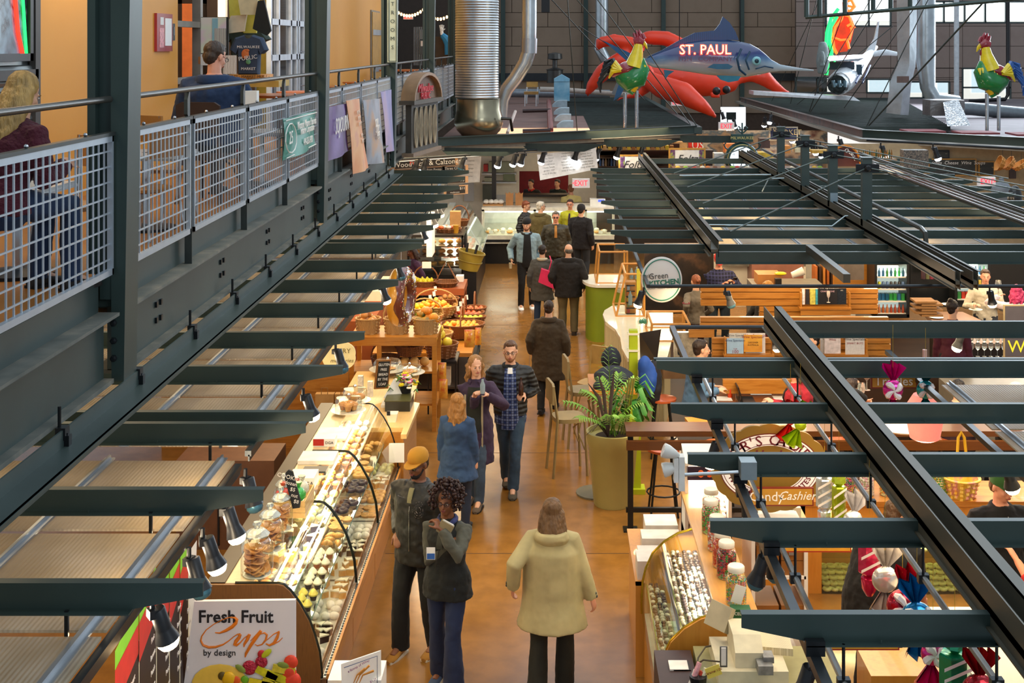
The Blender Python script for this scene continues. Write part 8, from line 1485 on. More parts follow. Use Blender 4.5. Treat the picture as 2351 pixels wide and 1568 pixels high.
p=G(1672,980,.8);solo('salad_packet',MB().ell(p+V((0,0,.05)),(.1,.07,.06),8,6),mat('#9ac83a',.4,var=.3,scale=20),'green white packet on the orange wood table','packet',smooth=True)
solo('oval_tray',MB().la([(.2,0),(.26,.03),(.24,.035),(.1,.01)],20,MTr(P(2070,985,12.9))),WHITE,'white platter behind the rail left of the pink lantern','tray',smooth=True)
struct('floor_bar',MB().box((1.75,14.4,.0),(12,23.4,.012)),mat('#3a2618',.5,var=.3,scale=2),'dark wood floor of the wine bar')
solo('bar_bench',MB().box((2.5,17.24,0),(8.2,17.30,.95)),mat('#3c2413',.5),'dark oak bench base below the magazine walls','bench')
# ---------------- far middle stalls: bottle stand, clock, market sign, cheese stall
t=T('bottle_stall','dark shelving of the bottle stall left of the clock','shelf',P(1450,395,33));fb(1370,330,1560,400,34,.1).B('back_panel',mat('#3a1a16',.7),t)
for y in(345,362,382,399):fb(1372,y,1560,y+2,33.2,.7).B('shelf_board',mat('#5a4030',.6),t)
k=0
for y,st in((382,0),(345,1)):
 for i in range(16):
  px=1378+i*(6.5 if st==0 else 11);p=P(px,y,33.3);s_=33/F;solo('syrup_bottle',MB().la([(2.6*s_,0),(2.6*s_,13*s_),(1.0*s_,17*s_),(1.0*s_,21*s_)],8,MTr(p))if st==0 else MB().box((p.x-4*s_,p.y,p.z),(p.x+4*s_,p.y+.2,p.z+11*s_)),mat([['#3a5a8a','#8a8a9a','#b08a5a','#2a1a1a'],['#d8b02a','#c9a05a','#e0c43a','#a8703a']][st][i%4],.35),['bottle with pale label on the lower shelf of the bottle stall','yellow or brown carton on the upper shelf of the bottle stall'][st],['bottle','carton'][st],['stall bottles','stall cartons'][st],smooth=not st)
for k,(x0,y0,x1,y1,Y)in enumerate([(1420,355,1488,398,31.5),(1535,340,1620,385,32.0)]):
 t=T('grape_sign','oak framed fruit sign with black script lettering, %s'%['left one','right one nearer the clock'][k],'sign',P((x0+x1)/2,y1,Y));fb(x0,y0,x1,y1,Y,.05).B('frame',mat('#c08a34',.4),t);fb(x0+4,y0+4,x1-4,y1,Y-.01,.02).B('grape_panel',texmat('grapes',[(.35,'#2a1a20'),(.5,'#6a3a6a'),(.6,'#8aa03a'),(.7,'#b8302a')],9,(1,1,1),.4),t);fb(x0+15,y0+5,x1-15,y1,Y-.02,.015).B('white_panel',PW,t);text('Foltz',.26,BLACK,face(P((x0+x1)/2,(y0+y1)/2+2,Y-.03)),t,shear=.35)
t=T('street_clock','green post clock with round white face and Milwaukee nameboard','clock',P(1704,440,28));Yk=31.8;c=P(1704,366,Yk);s=Yk/F;M=MTr(c)@MRo(pi/2,4,'X');CG=mat('#2c4a48',.35,.3)
MB().la([(33*s,-.18),(39*s,-.16),(39*s,.0),(36*s,.05),(31*s,.06)],36,M).B('case_ring',CG,t,True);MB().la([(29*s,.05),(29*s,.062)],36,M).B('dial',mat('#d8e4ea',.4,emit=.9),t);MB().tu([M@V((34*s*cos(a*pi/18),34*s*sin(a*pi/18),.055))for a in range(36)],.012,5,closed=True).B('gold_ring',mat('#b8a05a',.3,.6),t)  # dial given emission to lift its dim face
for k in range(12):a=pi/2-k*pi/6;text(str(k or 12),.07,BLACK,face((c.x+24*s*cos(a),Yk-.07,c.z+24*s*sin(a))),t,ext=.002)
MB().la([(5*s,.06),(5*s,.08)],12,M).B('hub',BLACK,t);MB().box((-.015,-.085,0),(.015,-.08,.2),MTr(c)@MRo(2.5,4,'Y')).B('hour_hand',BLACK,t);MB().box((-.01,-.085,0),(.01,-.08,.26),MTr(c)@MRo(3.4,4,'Y')).B('minute_hand',BLACK,t)
fb(1679,308,1729,326,Yk-.05,.1).B('nameboard',CG,t);text('MILWAUKEE',.105,mat('#d8c87a',.4),face(P(1704,317,Yk-.06)),t);b=MB();
for sx in(-1,1):b.tu([P(1704+sx*a,y,Yk)for a,y in((2,305),(8,300),(12,294),(8,290),(4,294))],.02,5);b.tu([P(1704+sx*a,y,Yk)for a,y in((30,345),(38,340),(42,332),(37,328))],.02,5)
b.tu([P(1704,308,Yk),P(1704,282,Yk)],.02,5);b.B('scrollwork',CG,t,True);MB().tu([(c.x,Yk+.1,0),(c.x,Yk+.1,c.z-.3)],.09,10).B('post',CG,t,True)
plq('dark blue market sign with cream letters beyond the clock',1766,291,1832,323,34.0,[('MARKET',1808,304,1,0),('THE KNICK',1778,297,.45,0)],.2,'#23284a','#b8a890',tm=mat('#e0c48a',.5));MB_=MB().add([P(1784,310,33.9),P(1790,297,33.9),P(1797,311,33.9)],[(0,1,2)]);MB_.B('red_triangle',mat('#c9302a',.5),[q for q in BO if q.get('label','').startswith('dark blue market sign')][0])
t=T('cheese_sign','brown arched cheese shop sign with orange border','sign',P(1942,362,26));Ya_=27.5;c=P(1940,382,Ya_);s=Ya_/F;o=[(c.x+36*s*cos(a*pi/20),c.z+48*s*sin(a*pi/20))for a in range(21)];MB().prism(o,'y',Ya_,Ya_+.06).B('arch_board',mat('#4a1c14',.5),t);MB().tu([(x,Ya_-.01,z)for x,z in o],.025,6).B('orange_border',mat('#c9781c',.5),t)
for i,ch in enumerate('Allis Cheese'):
 if ch!=' ':u=R(150-i*11);text(ch,.13,PW,MTr((c.x+27*s*cos(u),Ya_-.02,c.z+36*s*sin(u)))@MRo(-(u-pi/2),4,'Y')@MRo(pi/2,4,'X'),t)
struct('wall_far_right',fb(1900,330,2500,560,30,.1),mat('#a8916e',.6,var=.1),'tan plaster wall of the right hand shops');struct('wall_far_mid',fb(1560,300,1900,520,38,.1),texmat('far_clutter',[(.3,'#2a211c'),(.42,'#8a6a4a'),(.5,'#3a4a52'),(.58,'#b09a80'),(.7,'#5a2a22')],1.6,(1,1,1.6),.6,detail=8),'dark clutter of far stalls beyond the clock')
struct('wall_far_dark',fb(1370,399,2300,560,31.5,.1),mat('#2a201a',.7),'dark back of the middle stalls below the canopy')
struct('window_9',fb(1655,246,1712,296,50,.1),mat('#e6f0f8',.5,emit=1.1),'bright daylight doorway at the far end')
struct('window_10',fb(1450,398,1800,418,31.0,.05),mat('#e8b88a',.5,emit=.0),'shelf back')
for k in range(16):p=P(2000+k*5.2-70 if 0 else 1972+k*5,366,28.5);solo('oil_bottle',MB().la([(.022,0),(.022,.14),(.01,.18),(.01,.22)],8,MTr(p)),mat(['#8a5a1a','#a8701c','#3a4a1a'][k%3],.3,coat=.3),'amber bottle in the row right of the cheese sign','bottle','amber bottles by the cheese sign',smooth=True)
solo('bottle_shelf',fb(1965,366,2060,370,28.3,.4),mat('#8a6238',.5),'shelf under the amber bottles','shelf')
for k,(x0,y0,x1,y1,lab)in enumerate([(2132,364,2242,404,'large chalkboard menu in an oak frame on the tan wall'),(2247,370,2284,404,'smaller oak framed board with painted cheeses'),(2145,345,2180,364,'small dark picture above the chalkboard')]):t=T('chalkboard',lab,'board',P((x0+x1)/2,y1,29.9));fb(x0,y0,x1,y1,29.9,.05).B('frame',mat('#b8843a',.4)if k<2 else BLACK,t);fb(x0+3,y0+3,x1-3,y1-3,29.88,.03).B('slate',texmat('slate%d'%k,[(.4,'#2c2c28'),(.6,'#35342f'),(.68,'#8a8a7a' if k!=1 else '#c9a05a')],7 if k!=1 else 4,(1,1,3),.6),t)
text('Sandwiches  Cheese  Wine  Soups',.11,PW,face(P(2187,374,29.86)),BO['chalkboard'],shear=.2,ext=.001)
for k,(px,py,m)in enumerate([(2302,378,'#c9853a'),(2322,380,'#d8924a'),(2345,385,'#e09a4a')]):p=P(px,py,25.5);t=T('hanging_basket','%s orange wicker basket hanging from the right hand rail'%ORD[k],'basket',p,'hanging wicker baskets');weave(MB(),.12,.17,.1,24,4,M=MTr(p)@MRo(-1.2+.3*k,4,'Y')).B('woven_body',mat(m,.6,bump=.5,bscale=40),t,True);MB().tu([p,p+V((0,0,.3))],.004,4).B('string',BLACK,t)
solo('menu_column',fb(2075,345,2132,388,27,.3),texmat('magazine_rack',[(.3,'#2a2622'),(.45,'#8a7a6a'),(.55,'#3a3a3a'),(.7,'#b0a088')],9,(2,1,2),.5,kind='noise'),'tall rack of dark postcards left of the chalkboard','rack')
solo('star_picture',fb(2318,388,2333,410,29.93,.05),mat('#4a3a34',.5),'small framed star picture under the hanging baskets','picture')
t=T('mannequin','headless grey mannequin bust beside the right exit sign','mannequin',P(2299,460,24));c=P(2299,445,24);b=MB().la([(.16,-.12),(.19,0),(.2,.1),(.13,.2),(.05,.23),(.05,.3)],16,MTr(c)@Matrix.Diagonal((1,.6,1,1)));b.B('torso',mat('#7a7f84',.7),t,True)
solo('leather_chair_back',MB().ell(P(2330,455,23.5),(.14,.1,.24),12,8),mat('#1c1a18',.25,coat=.4),'shiny black chair back at the far right','chair',smooth=True)
for k in range(60):
 px=1560+(k%20)*17+RU(-4,4);py=386+(k//20)*6;p=P(px,py,30.8-.2*(k//20));solo('stall_item',MB().ell(p,(.07,.07,.06),8,6),mat(['#e0b02a','#8ab02a','#c9402a','#e8d8b8','#d8782a','#7a4a2a'][k%6],.5),'small colourful jar or fruit on the far stall counters','produce','goods on the far counters',smooth=True)
solo('far_counter',MB().box(P(1540,408,31.2),P(1900,390,30.2)),mat('#6a4a30',.5),'brown counter of the far stalls under the clock','counter')
for k in range(4,12):
 px=1420+k*62;py=470+(k*37)%70;Y=22+(k*7)%6;p=P(px,py,Y);
 solo('cooler_top',MB().box((p.x-.5,Y,0),(p.x+.4,Y+.6,p.z)),mat(['#d8cfc0','#c9bfae','#8a5a4a','#b8b0a4'][k%4],.4,var=.2,scale=4),'pale counter top or box glimpsed between the canopy rafters, %s from the left'%ORD[k],'counter')
exits_done=1
for i in range(9):
 px=1655+(i*29)%130;py=252+(i*17)%62;LC.put(P(px,py,42-i*.4),i,'bright bare lamp hanging in the far hall around the exit sign','far hall lamps',sc=1.5)
solo('dark_poster',fb(1668,258,1690,275,49.5,.1),mat('#1a2a26',.5),'dark poster hanging in the bright far doorway','poster')
for i,(x0,y0,x1,y1,Y,m,nm,lab)in enumerate([(1583,320,1612,343,35,'#d83020','display_shirt','red sports shirt hung at the back of the bottle stall'),(1512,322,1545,345,34.5,'#b98a58','wood_crate','tan wooden box on the stall top, left of the red shirt'),(1548,326,1578,346,34.5,'#c9a070','wood_crate','pale wooden box beside the red shirt'),(1640,352,1662,384,33,'#d8d4cc','leaflet_board','white printed board left of the post clock'),(1664,330,1690,350,35,'#d87a3a','fruit_heap_box','orange filled box behind the post clock'),(1735,350,1775,362,33,'#d8b03a','flower_box','yellow flower box right of the post clock'),(1790,335,1815,352,33,'#c9803a','wood_crate','orange wooden crate under the blue market sign'),(1825,332,1860,350,33,'#d8c8a0','carton','cream carton under the string of lamps'),(1865,345,1925,352,32,'#c99a3a','jar_row','row of amber jars left of the arched sign'),(1745,318,1768,340,35,'#3a2a2c','backpack','dark backpack below the blue market sign'),(1610,345,1638,385,34,'#2a1c1a','dark_cabinet','dark cabinet between the grape sign and clock')]):
 solo(nm,fb(x0,y0,x1,y1,Y,.35),mat(m,.5,var=.35,scale=6),lab,nm.split('_')[-1])
text('US',.3,PW,face(P(1602,334,34.98)),None).name='shirt_lettering';q=[o for o in BO if o.get('label','').startswith('red sports shirt')][0];l_=BO['shirt_lettering'];l_.parent=q;l_.location=-q.location;l_.name='lettering'
# ---------------- people
def ik(a,t,l1,l2,pole):
 d=t-a;L_=d.length;mx=(l1+l2)*.995
 if L_>mx:t=a+d*(mx/L_);d=t-a;L_=mx
 L_=max(L_,abs(l1-l2)+.02);x=(l1*l1-l2*l2+L_*L_)/(2*L_);h=math.sqrt(max(0,l1*l1-x*x));dn=d.normalized();pl=V(pole)-dn*V(pole).dot(dn);pl=pl.normalized()if pl.length>1e-5 else dn.orthogonal();return a+dn*x+pl*h,t
def handmesh(b,w,f,pn,s,curl,side):
 f=f.normalized();pn=(pn-f*pn.dot(f)).normalized();sd=f.cross(pn).normalized()*side
 kn=w+f*.088*s
 rs=[]
 for u,a,c in((-.01,.024,.02),(.02,.032,.017),(.06,.041,.016),(.09,.040,.014)):
  rs.append([w+f*u*s+sd*a*s*cos(q*pi/6)+pn*c*s*sin(q*pi/6)for q in range(12)])
 b.rings(rs)
 for i,(o,l)in enumerate(((.030,.068),(.010,.078),(-.010,.072),(-.029,.056))):
  p=kn+sd*o*s;pts=[p-f*.02*s,p];a=curl*(.55+.1*i)
  for k in range(3):
   d=f*cos(a)+pn*sin(a);p=p+d*l*s*(.42,.32,.26)[k];pts.append(p);a+=curl*(.9 if k else.8)
  b.tu(pts,[.0098*s,.0098*s,.0092*s,.0088*s,.0075*s],7)
 p=w+f*.025*s+sd*.022*s;d=(f*.62+sd*.7+pn*.35).normalized();p2=p+d*.042*s;d2=(f*.85+sd*.25+pn*(.3+curl*.4)).normalized();b.tu([p,p2,p2+d2*.03*s,p2+d2*.052*s],[.015*s,.0115*s,.010*s,.008*s],7)
SK={'light':mat('#d9a585',.5,sub=.15,var=.06,scale=12),'pink':mat('#d8977a',.5,sub=.15,var=.06,scale=12),'brown':mat('#7a4a2e',.45,sub=.1,var=.08,scale=12),'dark':mat('#5a3522',.45,sub=.08,var=.08,scale=12)}
EYEW=mat('#c4b8ac',.3);IRIS=mat('#241a14',.15);LIP=mat('#a85a4c',.45);LIPD=mat('#7a3a34',.45)
def cloth(col,**k):a=dict(rough=.85,bump=.35,bscale=14,var=.16,scale=5,sheen=.04);a.update(k);return mat(col,**a)
TM=[(-.13,.12,.095),(-.05,.165,.12),(.04,.165,.115),(.14,.148,.102),(.26,.158,.112),(.36,.176,.12),(.42,.172,.108),(.465,.125,.088),(.495,.085,.072),(.52,.066,.062)]
TF=[(-.13,.13,.10),(-.05,.18,.13),(.04,.170,.118),(.14,.128,.095),(.24,.142,.108),(.34,.156,.125),(.405,.148,.105),(.45,.105,.08),(.485,.072,.062),(.52,.056,.055)]
def person(lab,px,Y,H,rz,sex='m',z0=0,X=None,skin='light',hair=('short','#3a2a1c',0),top=None,under=None,legs=None,shoes='#2a2420',handR=None,handL=None,footR=None,footL=None,curl=(.5,.5),lean=0,side=0,yaw=0,pitch=0,w=1,sit=0,vs=.008,glasses=0,hat=None,beard=None,hem=None,flare=0,pant=1,extra=None,boxy=0,fold=None,curlR=None,long_sleeve=1,sleeve=None,grp=None,pole=None,bulk=.014,mw=1,cat='person'):
 s=H/1.75;x=wx(px,Y)if X is None else X;t=T('person',lab,cat,(x,Y,z0),grp,rz);Ri=MRo(-rz,4,'Z')
 def loc(q,d):
  if q is None:return V(d)*s
  if len(q)==4:return V(q[:3])*s
  p=P(q[0],q[1],Y+(q[2]if len(q)>2 else 0));return Ri@(p-V((x,Y,z0)))
 TS=TM if sex=='m' else TF;pz=(.95 if not sit else sit/s+.09);pel=V((0,0,pz))*s;dv=V((sin(side),sin(lean),cos(lean)*cos(side))).normalized();uu=V((1,0,0));ff=dv.cross(uu)*-1
 if ff.y<0:ff=-ff
 def sp(h,rx,ry,inf=0,n=20):c=pel+(dv*h*s if h>0 else V((0,0,h*s)));q=(V((0,1,0))if h<=0 else ff);return[c+uu*(rx*w*s+inf)*cos(2*pi*k/n)+q*(ry*w*s+inf)*sin(2*pi*k/n)for k in range(n)]
 nk=pel+dv*.52*s;shw=(.185 if sex=='m' else.160)*s*(1+(w-1)*.5)
 hip=[pel+V((sg_*.088*s*w,0,-.02*s))for sg_ in(1,-1)]
 fR=loc(footR,(.11,.02,0)if not sit else(.13,.45,0));fL=loc(footL,(-.11,-.03,0)if not sit else(-.13,.42,0))
 if sit and footR is None:fR.z=0;
 if sit and footL is None:fL.z=0
 ank=[V((f.x,f.y-.03*s,f.z+.085*s))for f in(fR,fL)]
 kn=[];an=[]
 for i in range(2):k_,a_=ik(hip[i],ank[i],.43*s,.43*s,(0,1,.2 if sit else 0));kn.append(k_);an.append(a_)
 sh=[pel+dv*.425*s+uu*sg_*shw for sg_ in(1,-1)]
 hd=[loc(handR,(.27,.04,.80)),loc(handL,(-.27,.04,.80))]
 el=[];wr=[]
 for i,sg_ in enumerate((1,-1)):e,q=ik(sh[i],hd[i]-(hd[i]-(sh[i]+V((sg_*.04,-.03,-.27))*s)).normalized()*.075*s,.29*s,.255*s,(pole[i]if pole else(sg_*.6,-1,-.5)));el.append(e);wr.append(q)
 Hc=nk+dv*.03*s+V((0,.02*s,.115*s));MH=MTr(Hc)@MRo(yaw,4,'Z')@MRo(pitch,4,'X')@Matrix.Scale(s,4)
 b=MB();b.rings([sp(h,rx,ry,-.004)for h,rx,ry in TS]);b.tu([nk-dv*.04*s,nk+dv*.05*s,Hc+V((0,-.01,-.02))*s],[.062*s,(.055*s,.056*s),.055*s],12)
 b.ell((0,-.010,.032),(.074,.093,.085),14,10,MH).ell((0,.022,-.028),(.061,.070,.080),14,10,MH).ell((0,.048,-.082),(.036,.036,.030),10,8,MH).ell((0,.084,.016),(.044,.012,.010),10,6,MH)
 b.tu([MH@V((0,.088,.012)),MH@V((0,.104,-.012)),MH@V((0,.108,-.026)),MH@V((0,.092,-.034))],[.008*s,.010*s,.014*s,.010*s],8).ell((.035,.064,-.028),(.02,.02,.02),8,6,MH).ell((-.035,.064,-.028),(.02,.02,.02),8,6,MH)
 for sg_ in(1,-1):b.ell((sg_*.077,-.004,-.008),(.010,.020,.030),8,6,MH)
 b.ell((0,.092,-.055),(.024,.010,.010),8,6,MH)
 am=.92 if sex=='f' else 1
 for i in range(2):
  b.tu([sh[i]-uu*(1,-1)[i]*.05*s,sh[i],(sh[i]*.5+el[i]*.5),el[i],(el[i]*.6+wr[i]*.4),wr[i]],[.05*s*am,.052*s*am,.047*s*am,.040*s*am,.037*s*am,.026*s*am],12)
  f=(wr[i]-el[i]).normalized();inn=V((-(1,-1)[i]*.9,.3,0))if f.z<-.5 else V((-(1,-1)[i]*.3,0,-1));handmesh(b,wr[i],f,inn,s,curl[i],1 if(f.cross(inn).y>0)else-1)
  b.tu([hip[i]+V((0,0,.03)),(hip[i]*.5+kn[i]*.5),kn[i],(kn[i]*.55+an[i]*.45),an[i]],[.085*s,.078*s,.055*s,.054*s,.038*s],12);b.tu([an[i]-V((0,.01,0)),V((an[i].x,an[i].y+.13*s,an[i].z-.055*s))],[.036*s,.03*s],10)
 body=b.B('body',SK[skin],t,True,True,ang=180);remesh(body,vs,3)
 if not(hair[0]=='hidden'):
  b=MB()
  for sg_ in(1,-1):b.mat(0).ell((sg_*.029,.0875,-.001),(.0115,.007,.006),8,6,MH);b.mat(1).ell((sg_*.029,.0935,-.001),(.0058,.004,.006),8,6,MH)
  b.B('eyes',[EYEW,IRIS],t,True,True,ang=180)
  b=MB();
  for sg_ in(1,-1):b.tu([MH@V((sg_*.014,.097,.017)),MH@V((sg_*.03,.097,.022)),MH@V((sg_*.046,.086,.017))],[.003*s,.0042*s,.002*s],5)
  b.B('eyebrows',mat(hair[1],.7),t,False,True);b=MB().ell((0,.1005,-.051),(.021,.006,.0042),10,6,MH).ell((0,.0995,-.060),(.018,.0065,.005),10,6,MH);b.B('lips',LIP if skin in('light','pink')else LIPD,t,True,True,ang=180)
 if beard:b=MB().ell((0,.045,-.083),(.043,.041,.034),12,8,MH).ell((0,.088,-.075),(.02,.016,.018),8,6,MH).tu([MH@V((.062,.01,-.03)),MH@V((.05,.045,-.07)),MH@V((0,.088,-.092)),MH@V((-.05,.045,-.07)),MH@V((-.062,.01,-.03))],.012*s,6);remesh(b.B('beard',mat(beard,.85),t,True,True),.008,1)
 ht,hc,hl=hair[0],hair[1],hair[2];hs=hair[3]if len(hair)>3 else 1;HM=mat(hc,.5,var=.35,scale=9,bump=.7,bscale=22,stretch=(3,3,.5));b=MB()
 if ht=='short':b.ell((0,-.024,.045),(.082,.094,.083),16,10,MH).ell((0,-.05,-.01),(.07,.06,.07),12,8,MH).ell((.0,.03,.088),(.055,.05,.03),10,7,MH)
 if ht=='balding':b.ell((0,-.035,-.005),(.082,.075,.062),16,10,MH)
 if ht in('long','wavy'):
  b.ell((0,-.024,.042),(.088,.096,.088),16,10,MH);n=9
  for i in range(n):
   a=pi*(1.05+.9*i/(n-1))if hl>0 else 0;x_,y_=.075*cos(a),.07*sin(a)-.01;wv=.016 if ht=='wavy' else.003
   pts=[V((x_*.8,y_*.8,.03))]+[V((x_*(1.05+.25*hs*k/5)+wv*sin(k*2.2+i),y_*(1.0+.35*hs*k/5)-.01*hs*k/5+wv*cos(k*2+i*2),.0-hl*k/5*(1-.12*((i*7)%3))))for k in range(6)]
   b.tu([MH@p for p in pts],[.03*s,.034*s,.034*s,.032*s,.03*s,.024*s,.010*s],8)
 if ht=='bun':b.ell((0,-.024,.042),(.082,.094,.085),16,10,MH).ell((0,-.07,.12)if hl==0 else(0,-.115,.03),(.038,.038,.034),10,8,MH).ell((0,-.05,-.02),(.06,.05,.06),12,8,MH)
 if ht=='pony':b.ell((0,-.024,.042),(.082,.094,.085),16,10,MH).tu([MH@V((0,-.1,.04)),MH@V((0,-.15,0)),MH@V((0,-.14,-.08)),MH@V((.01,-.12,-.17))],[.025*s,.035*s,.03*s,.01*s],8)
 if ht=='curly':
  random.seed(5);b.ell((0,-.045,.045),(.115,.10,.115),14,9,MH)
  for k in range(420):
   a=RU(0,2*pi);e=RU(-.75,1.5);r=RU(.115,.16);p=V((r*1.05*cos(a)*cos(e),-.02+r*sin(a)*cos(e),.03+r*sin(e)))
   if p.y>.03 and p.z<.066 and abs(p.x)<.072:continue
   b.ell(p,(.0145,.0145,.0145),6,4,MH)
 if b.v:
  o=b.B('hair',HM,t,True,True,ang=180)
  if ht!='curly':remesh(o,.009,1,.012 if ht!='balding' else.006,.03)
 if hat:
  k_,c_,c2=hat;CM=cloth(c_,bump=.15)
  if k_ in('cap','backcap'):
   b=MB().la([(.088,.03),(.092,.05),(.088,.085),(.07,.115),(.035,.133),(.004,.138)],18,MH@MTr((0,-.012,0))@Matrix.Diagonal((.95,1.1,1,1)));b.B('cap_crown',CM,t,True,True)
   sg_=1 if k_=='cap' else-1;o=[(-.07,0.05),(-.062,.115),(-.035,.155),(0,.168),(.035,.155),(.062,.115),(.07,.05)];MB().prism([(a,(c-.01)*sg_)for a,c in(o if sg_>0 else o[::-1])],'z',.034,.041,MH@MRo(-.12*sg_,4,'X')).B('cap_brim',cloth(c2,bump=.1),t,False,True)
  if k_=='beanie':b=MB().la([(.088,.0),(.094,.02),(.093,.06),(.078,.105),(.04,.13),(.004,.136)],18,MH@MTr((0,-.015,0))@Matrix.Diagonal((.95,1.1,1,1)));b.B('knit_cap',cloth(c_,bump=.6,bscale=60),t,True,True)
 if glasses:
  b=MB();
  for sg_ in(1,-1):b.tu([MH@V((sg_*.031+.020*cos(a*pi/6),.101,.0+.015*sin(a*pi/6)))for a in range(12)],.0022*s,5,closed=True);b.tu([MH@V((sg_*.05,.10,.004)),MH@V((sg_*.078,.02,.006)),MH@V((sg_*.08,-.01,0))],.0022*s,5)
  b.tu([MH@V((-.012,.103,.004)),MH@V((.012,.103,.004))],.0022*s,5);b.B('spectacles',BLACK,t,False,True)
  if glasses==2:
   b=MB()
   for sg_ in(1,-1):b.ell((sg_*.031,.1015,0),(.019,.003,.014),10,6,MH)
   b.B('dark_lens',mat('#2a1a10',.08,coat=.5),t,True,True)
 fl=flare
 if legs:
  LM=legs if not isinstance(legs,str)else cloth(legs);b=MB();b.rings([sp(h,rx,ry,.012)for h,rx,ry in[q for q in TS if q[0]<.1]]);
  for i in range(2):
   lo=V((an[i].x,an[i].y,an[i].z-.03*s));b.tu([hip[i]+V((0,0,.05*s)),(hip[i]*.5+kn[i]*.5),kn[i],(kn[i]*.5+lo*.5),lo],[.100*s*pant,.088*s*pant,.068*s*pant,(.066+fl*.5)*s*pant,(.058+fl)*s*pant],14)
  remesh(b.B('trousers',LM,t,True,True,ang=180),.012,3,.014,.09)
 SM=cloth(shoes,bump=.1)if isinstance(shoes,str)else shoes
 for i,(f,a)in enumerate(((fR,an[0]),(fL,an[1]))):
  d=V((0,1,0));z=a.z-.085*s;b=MB();rs=[]
  for u,hw,hh in((-.085,.028,.06),(-.06,.04,.085),(0,.045,.095),(.05,.045,.07),(.11,.05,.05),(.16,.045,.042),(.19,.02,.03)):
   rs.append([V((a.x+hw*s*cos(q*pi/6),a.y+.02*s+u*s,z+(hh*s*.5)+hh*s*.5*sin(q*pi/6)))for q in range(12)])
  sm=b.rings(rs).B('shoe',SM,t,True,True);MB().prism([(a.x-.048*s,a.y-.06*s),(a.x+.048*s,a.y-.06*s),(a.x+.052*s,a.y+.13*s),(a.x+.03*s,a.y+.205*s),(a.x-.03*s,a.y+.205*s),(a.x-.052*s,a.y+.13*s)],'z',z,z+.018*s).B('sole',mat('#cfc6b4' if shoes in('#9a6a24','#3a4a66','#e8e8ec')else '#1a1816',.6),sm,False,True)
 def garment(mt,inf,hemz,nm='jacket',slv=1,sr=1,fl2=0,vs2=.012,disp=.026,dsz=.075,neck=.525,slm=None):
  b=MB();L_=[];TS2=[(h,max(rx,boxy)if-.06<h<.38 else rx,max(ry,boxy*.74)if-.06<h<.38 else ry)for h,rx,ry in TS]
  if hemz is not None and hemz<pz-.13:
   n=4
   for k in range(n):u=k/n;h=(hemz-pz)*(1-u)+(-.10)*u;L_.append(sp(h,TS2[1][1]*(1+fl2*(1-u)),TS2[1][2]*(1+fl2*(1-u)*1.2),inf))
  L_+=[sp(h,rx,ry,inf*(1 if h<.45 else.5))for h,rx,ry in TS2 if(hemz is None or h>=hemz-pz-1e-3)and h<=neck and(h>-.1 or hemz is None)]
  b.rings(L_)
  sb=MB()if slm else b
  if slv:
   for i in range(2):
    e2=el[i];w2=wr[i]*(slv)+el[i]*(1-slv);sb.tu([sh[i]-uu*(1,-1)[i]*.07*s+V((0,0,-.0)),sh[i]+V((0,0,.004)),(sh[i]*.5+e2*.5),e2,(e2*.5+w2*.5),w2],[(.058*s*am+inf),(.060*s*am*sr+inf*.7),(.054*s*am*sr+inf*.7),(.049*s*am*sr+inf*.7),(.043*s*am*sr+inf*.7),(.036*s*am*sr+inf*.7)],14)
  if slm:remesh(sb.B('sleeves',slm,t,True,True,ang=180),vs2,3,disp,dsz)
  return remesh(b.B(nm,mt,t,True,True,ang=180),vs2,3,disp,dsz)
 rr_=lambda h,off:(lambda a,c,u:(max(a[1]*(1-u)+c[1]*u,boxy if-.06<h<.38 else 0)*w*s+off,max(a[2]*(1-u)+c[2]*u,boxy*.74 if-.06<h<.38 else 0)*w*s+off))(*(lambda j:(TS[j],TS[j+1],min(1,max(0,(h-TS[j][0])/(TS[j+1][0]-TS[j][0])))))(max([i for i in range(len(TS)-1)if TS[i][0]<=h]or[0])))
 fp=lambda h,x,off=.004:pel+(dv*h*s if h>0 else V((0,0,h*s)))+uu*x*s+ff*(rr_(h,bulk+off)[1]*math.sqrt(max(0,1-(x*s/rr_(h,bulk+off)[0])**2)))
 def front(mt,z0_,z1_,w0,w1,off,nm='shirt_front',back=0):
  off=max(off,bulk+.013)
  b=MB();g=[];n=8;m_=6
  for i in range(n+1):
   h=z0_+(z1_-z0_)*i/n;rx,ry=rr_(h,off);ww=w0+(w1-w0)*i/n
   for k in range(m_+1):xx=(-1+2*k/m_)*ww*s;yy=ry*math.sqrt(max(0,1-(xx/rx)**2));g.append(pel+(dv*h*s if h>0 else V((0,0,h*s)))+uu*xx+ff*(yy if not back else-yy))
  b.add(g,[(i*(m_+1)+k,i*(m_+1)+k+1,(i+1)*(m_+1)+k+1,(i+1)*(m_+1)+k)for i in range(n)for k in range(m_)]);b.add([p-ff*.012 for p in g],[(i*(m_+1)+k,(i+1)*(m_+1)+k,(i+1)*(m_+1)+k+1,i*(m_+1)+k+1)for i in range(n)for k in range(m_)]);return b.B(nm,mt,t,True,True,ang=180)
 def collar(mt,r=.075,z=0,h=.04,th=.012,open_=.5,nm='collar'):
  b=MB();n=16;pts=[]
  for k in range(n+1):a=pi/2+open_+(2*pi-2*open_)*k/n;pts.append(nk+V((r*s*cos(a),r*s*.95*sin(a)-.005,z*s-.02*s+(-.03*s if sin(a)>0 else 0)*sin(a))))
  b.tu(pts,(th*s)if 0 else[(th*s,h*s*.6)]*(n+1),8);return b.B(nm,mt,t,True,True)
 sk=dict(t=t,s=s,pel=pel,dv=dv,ff=ff,uu=uu,nk=nk,sh=sh,el=el,wr=wr,MH=MH,kn=kn,an=an,garment=garment,front=front,collar=collar,sp=sp,loc=loc,Ri=Ri,TS=TS,fp=fp)
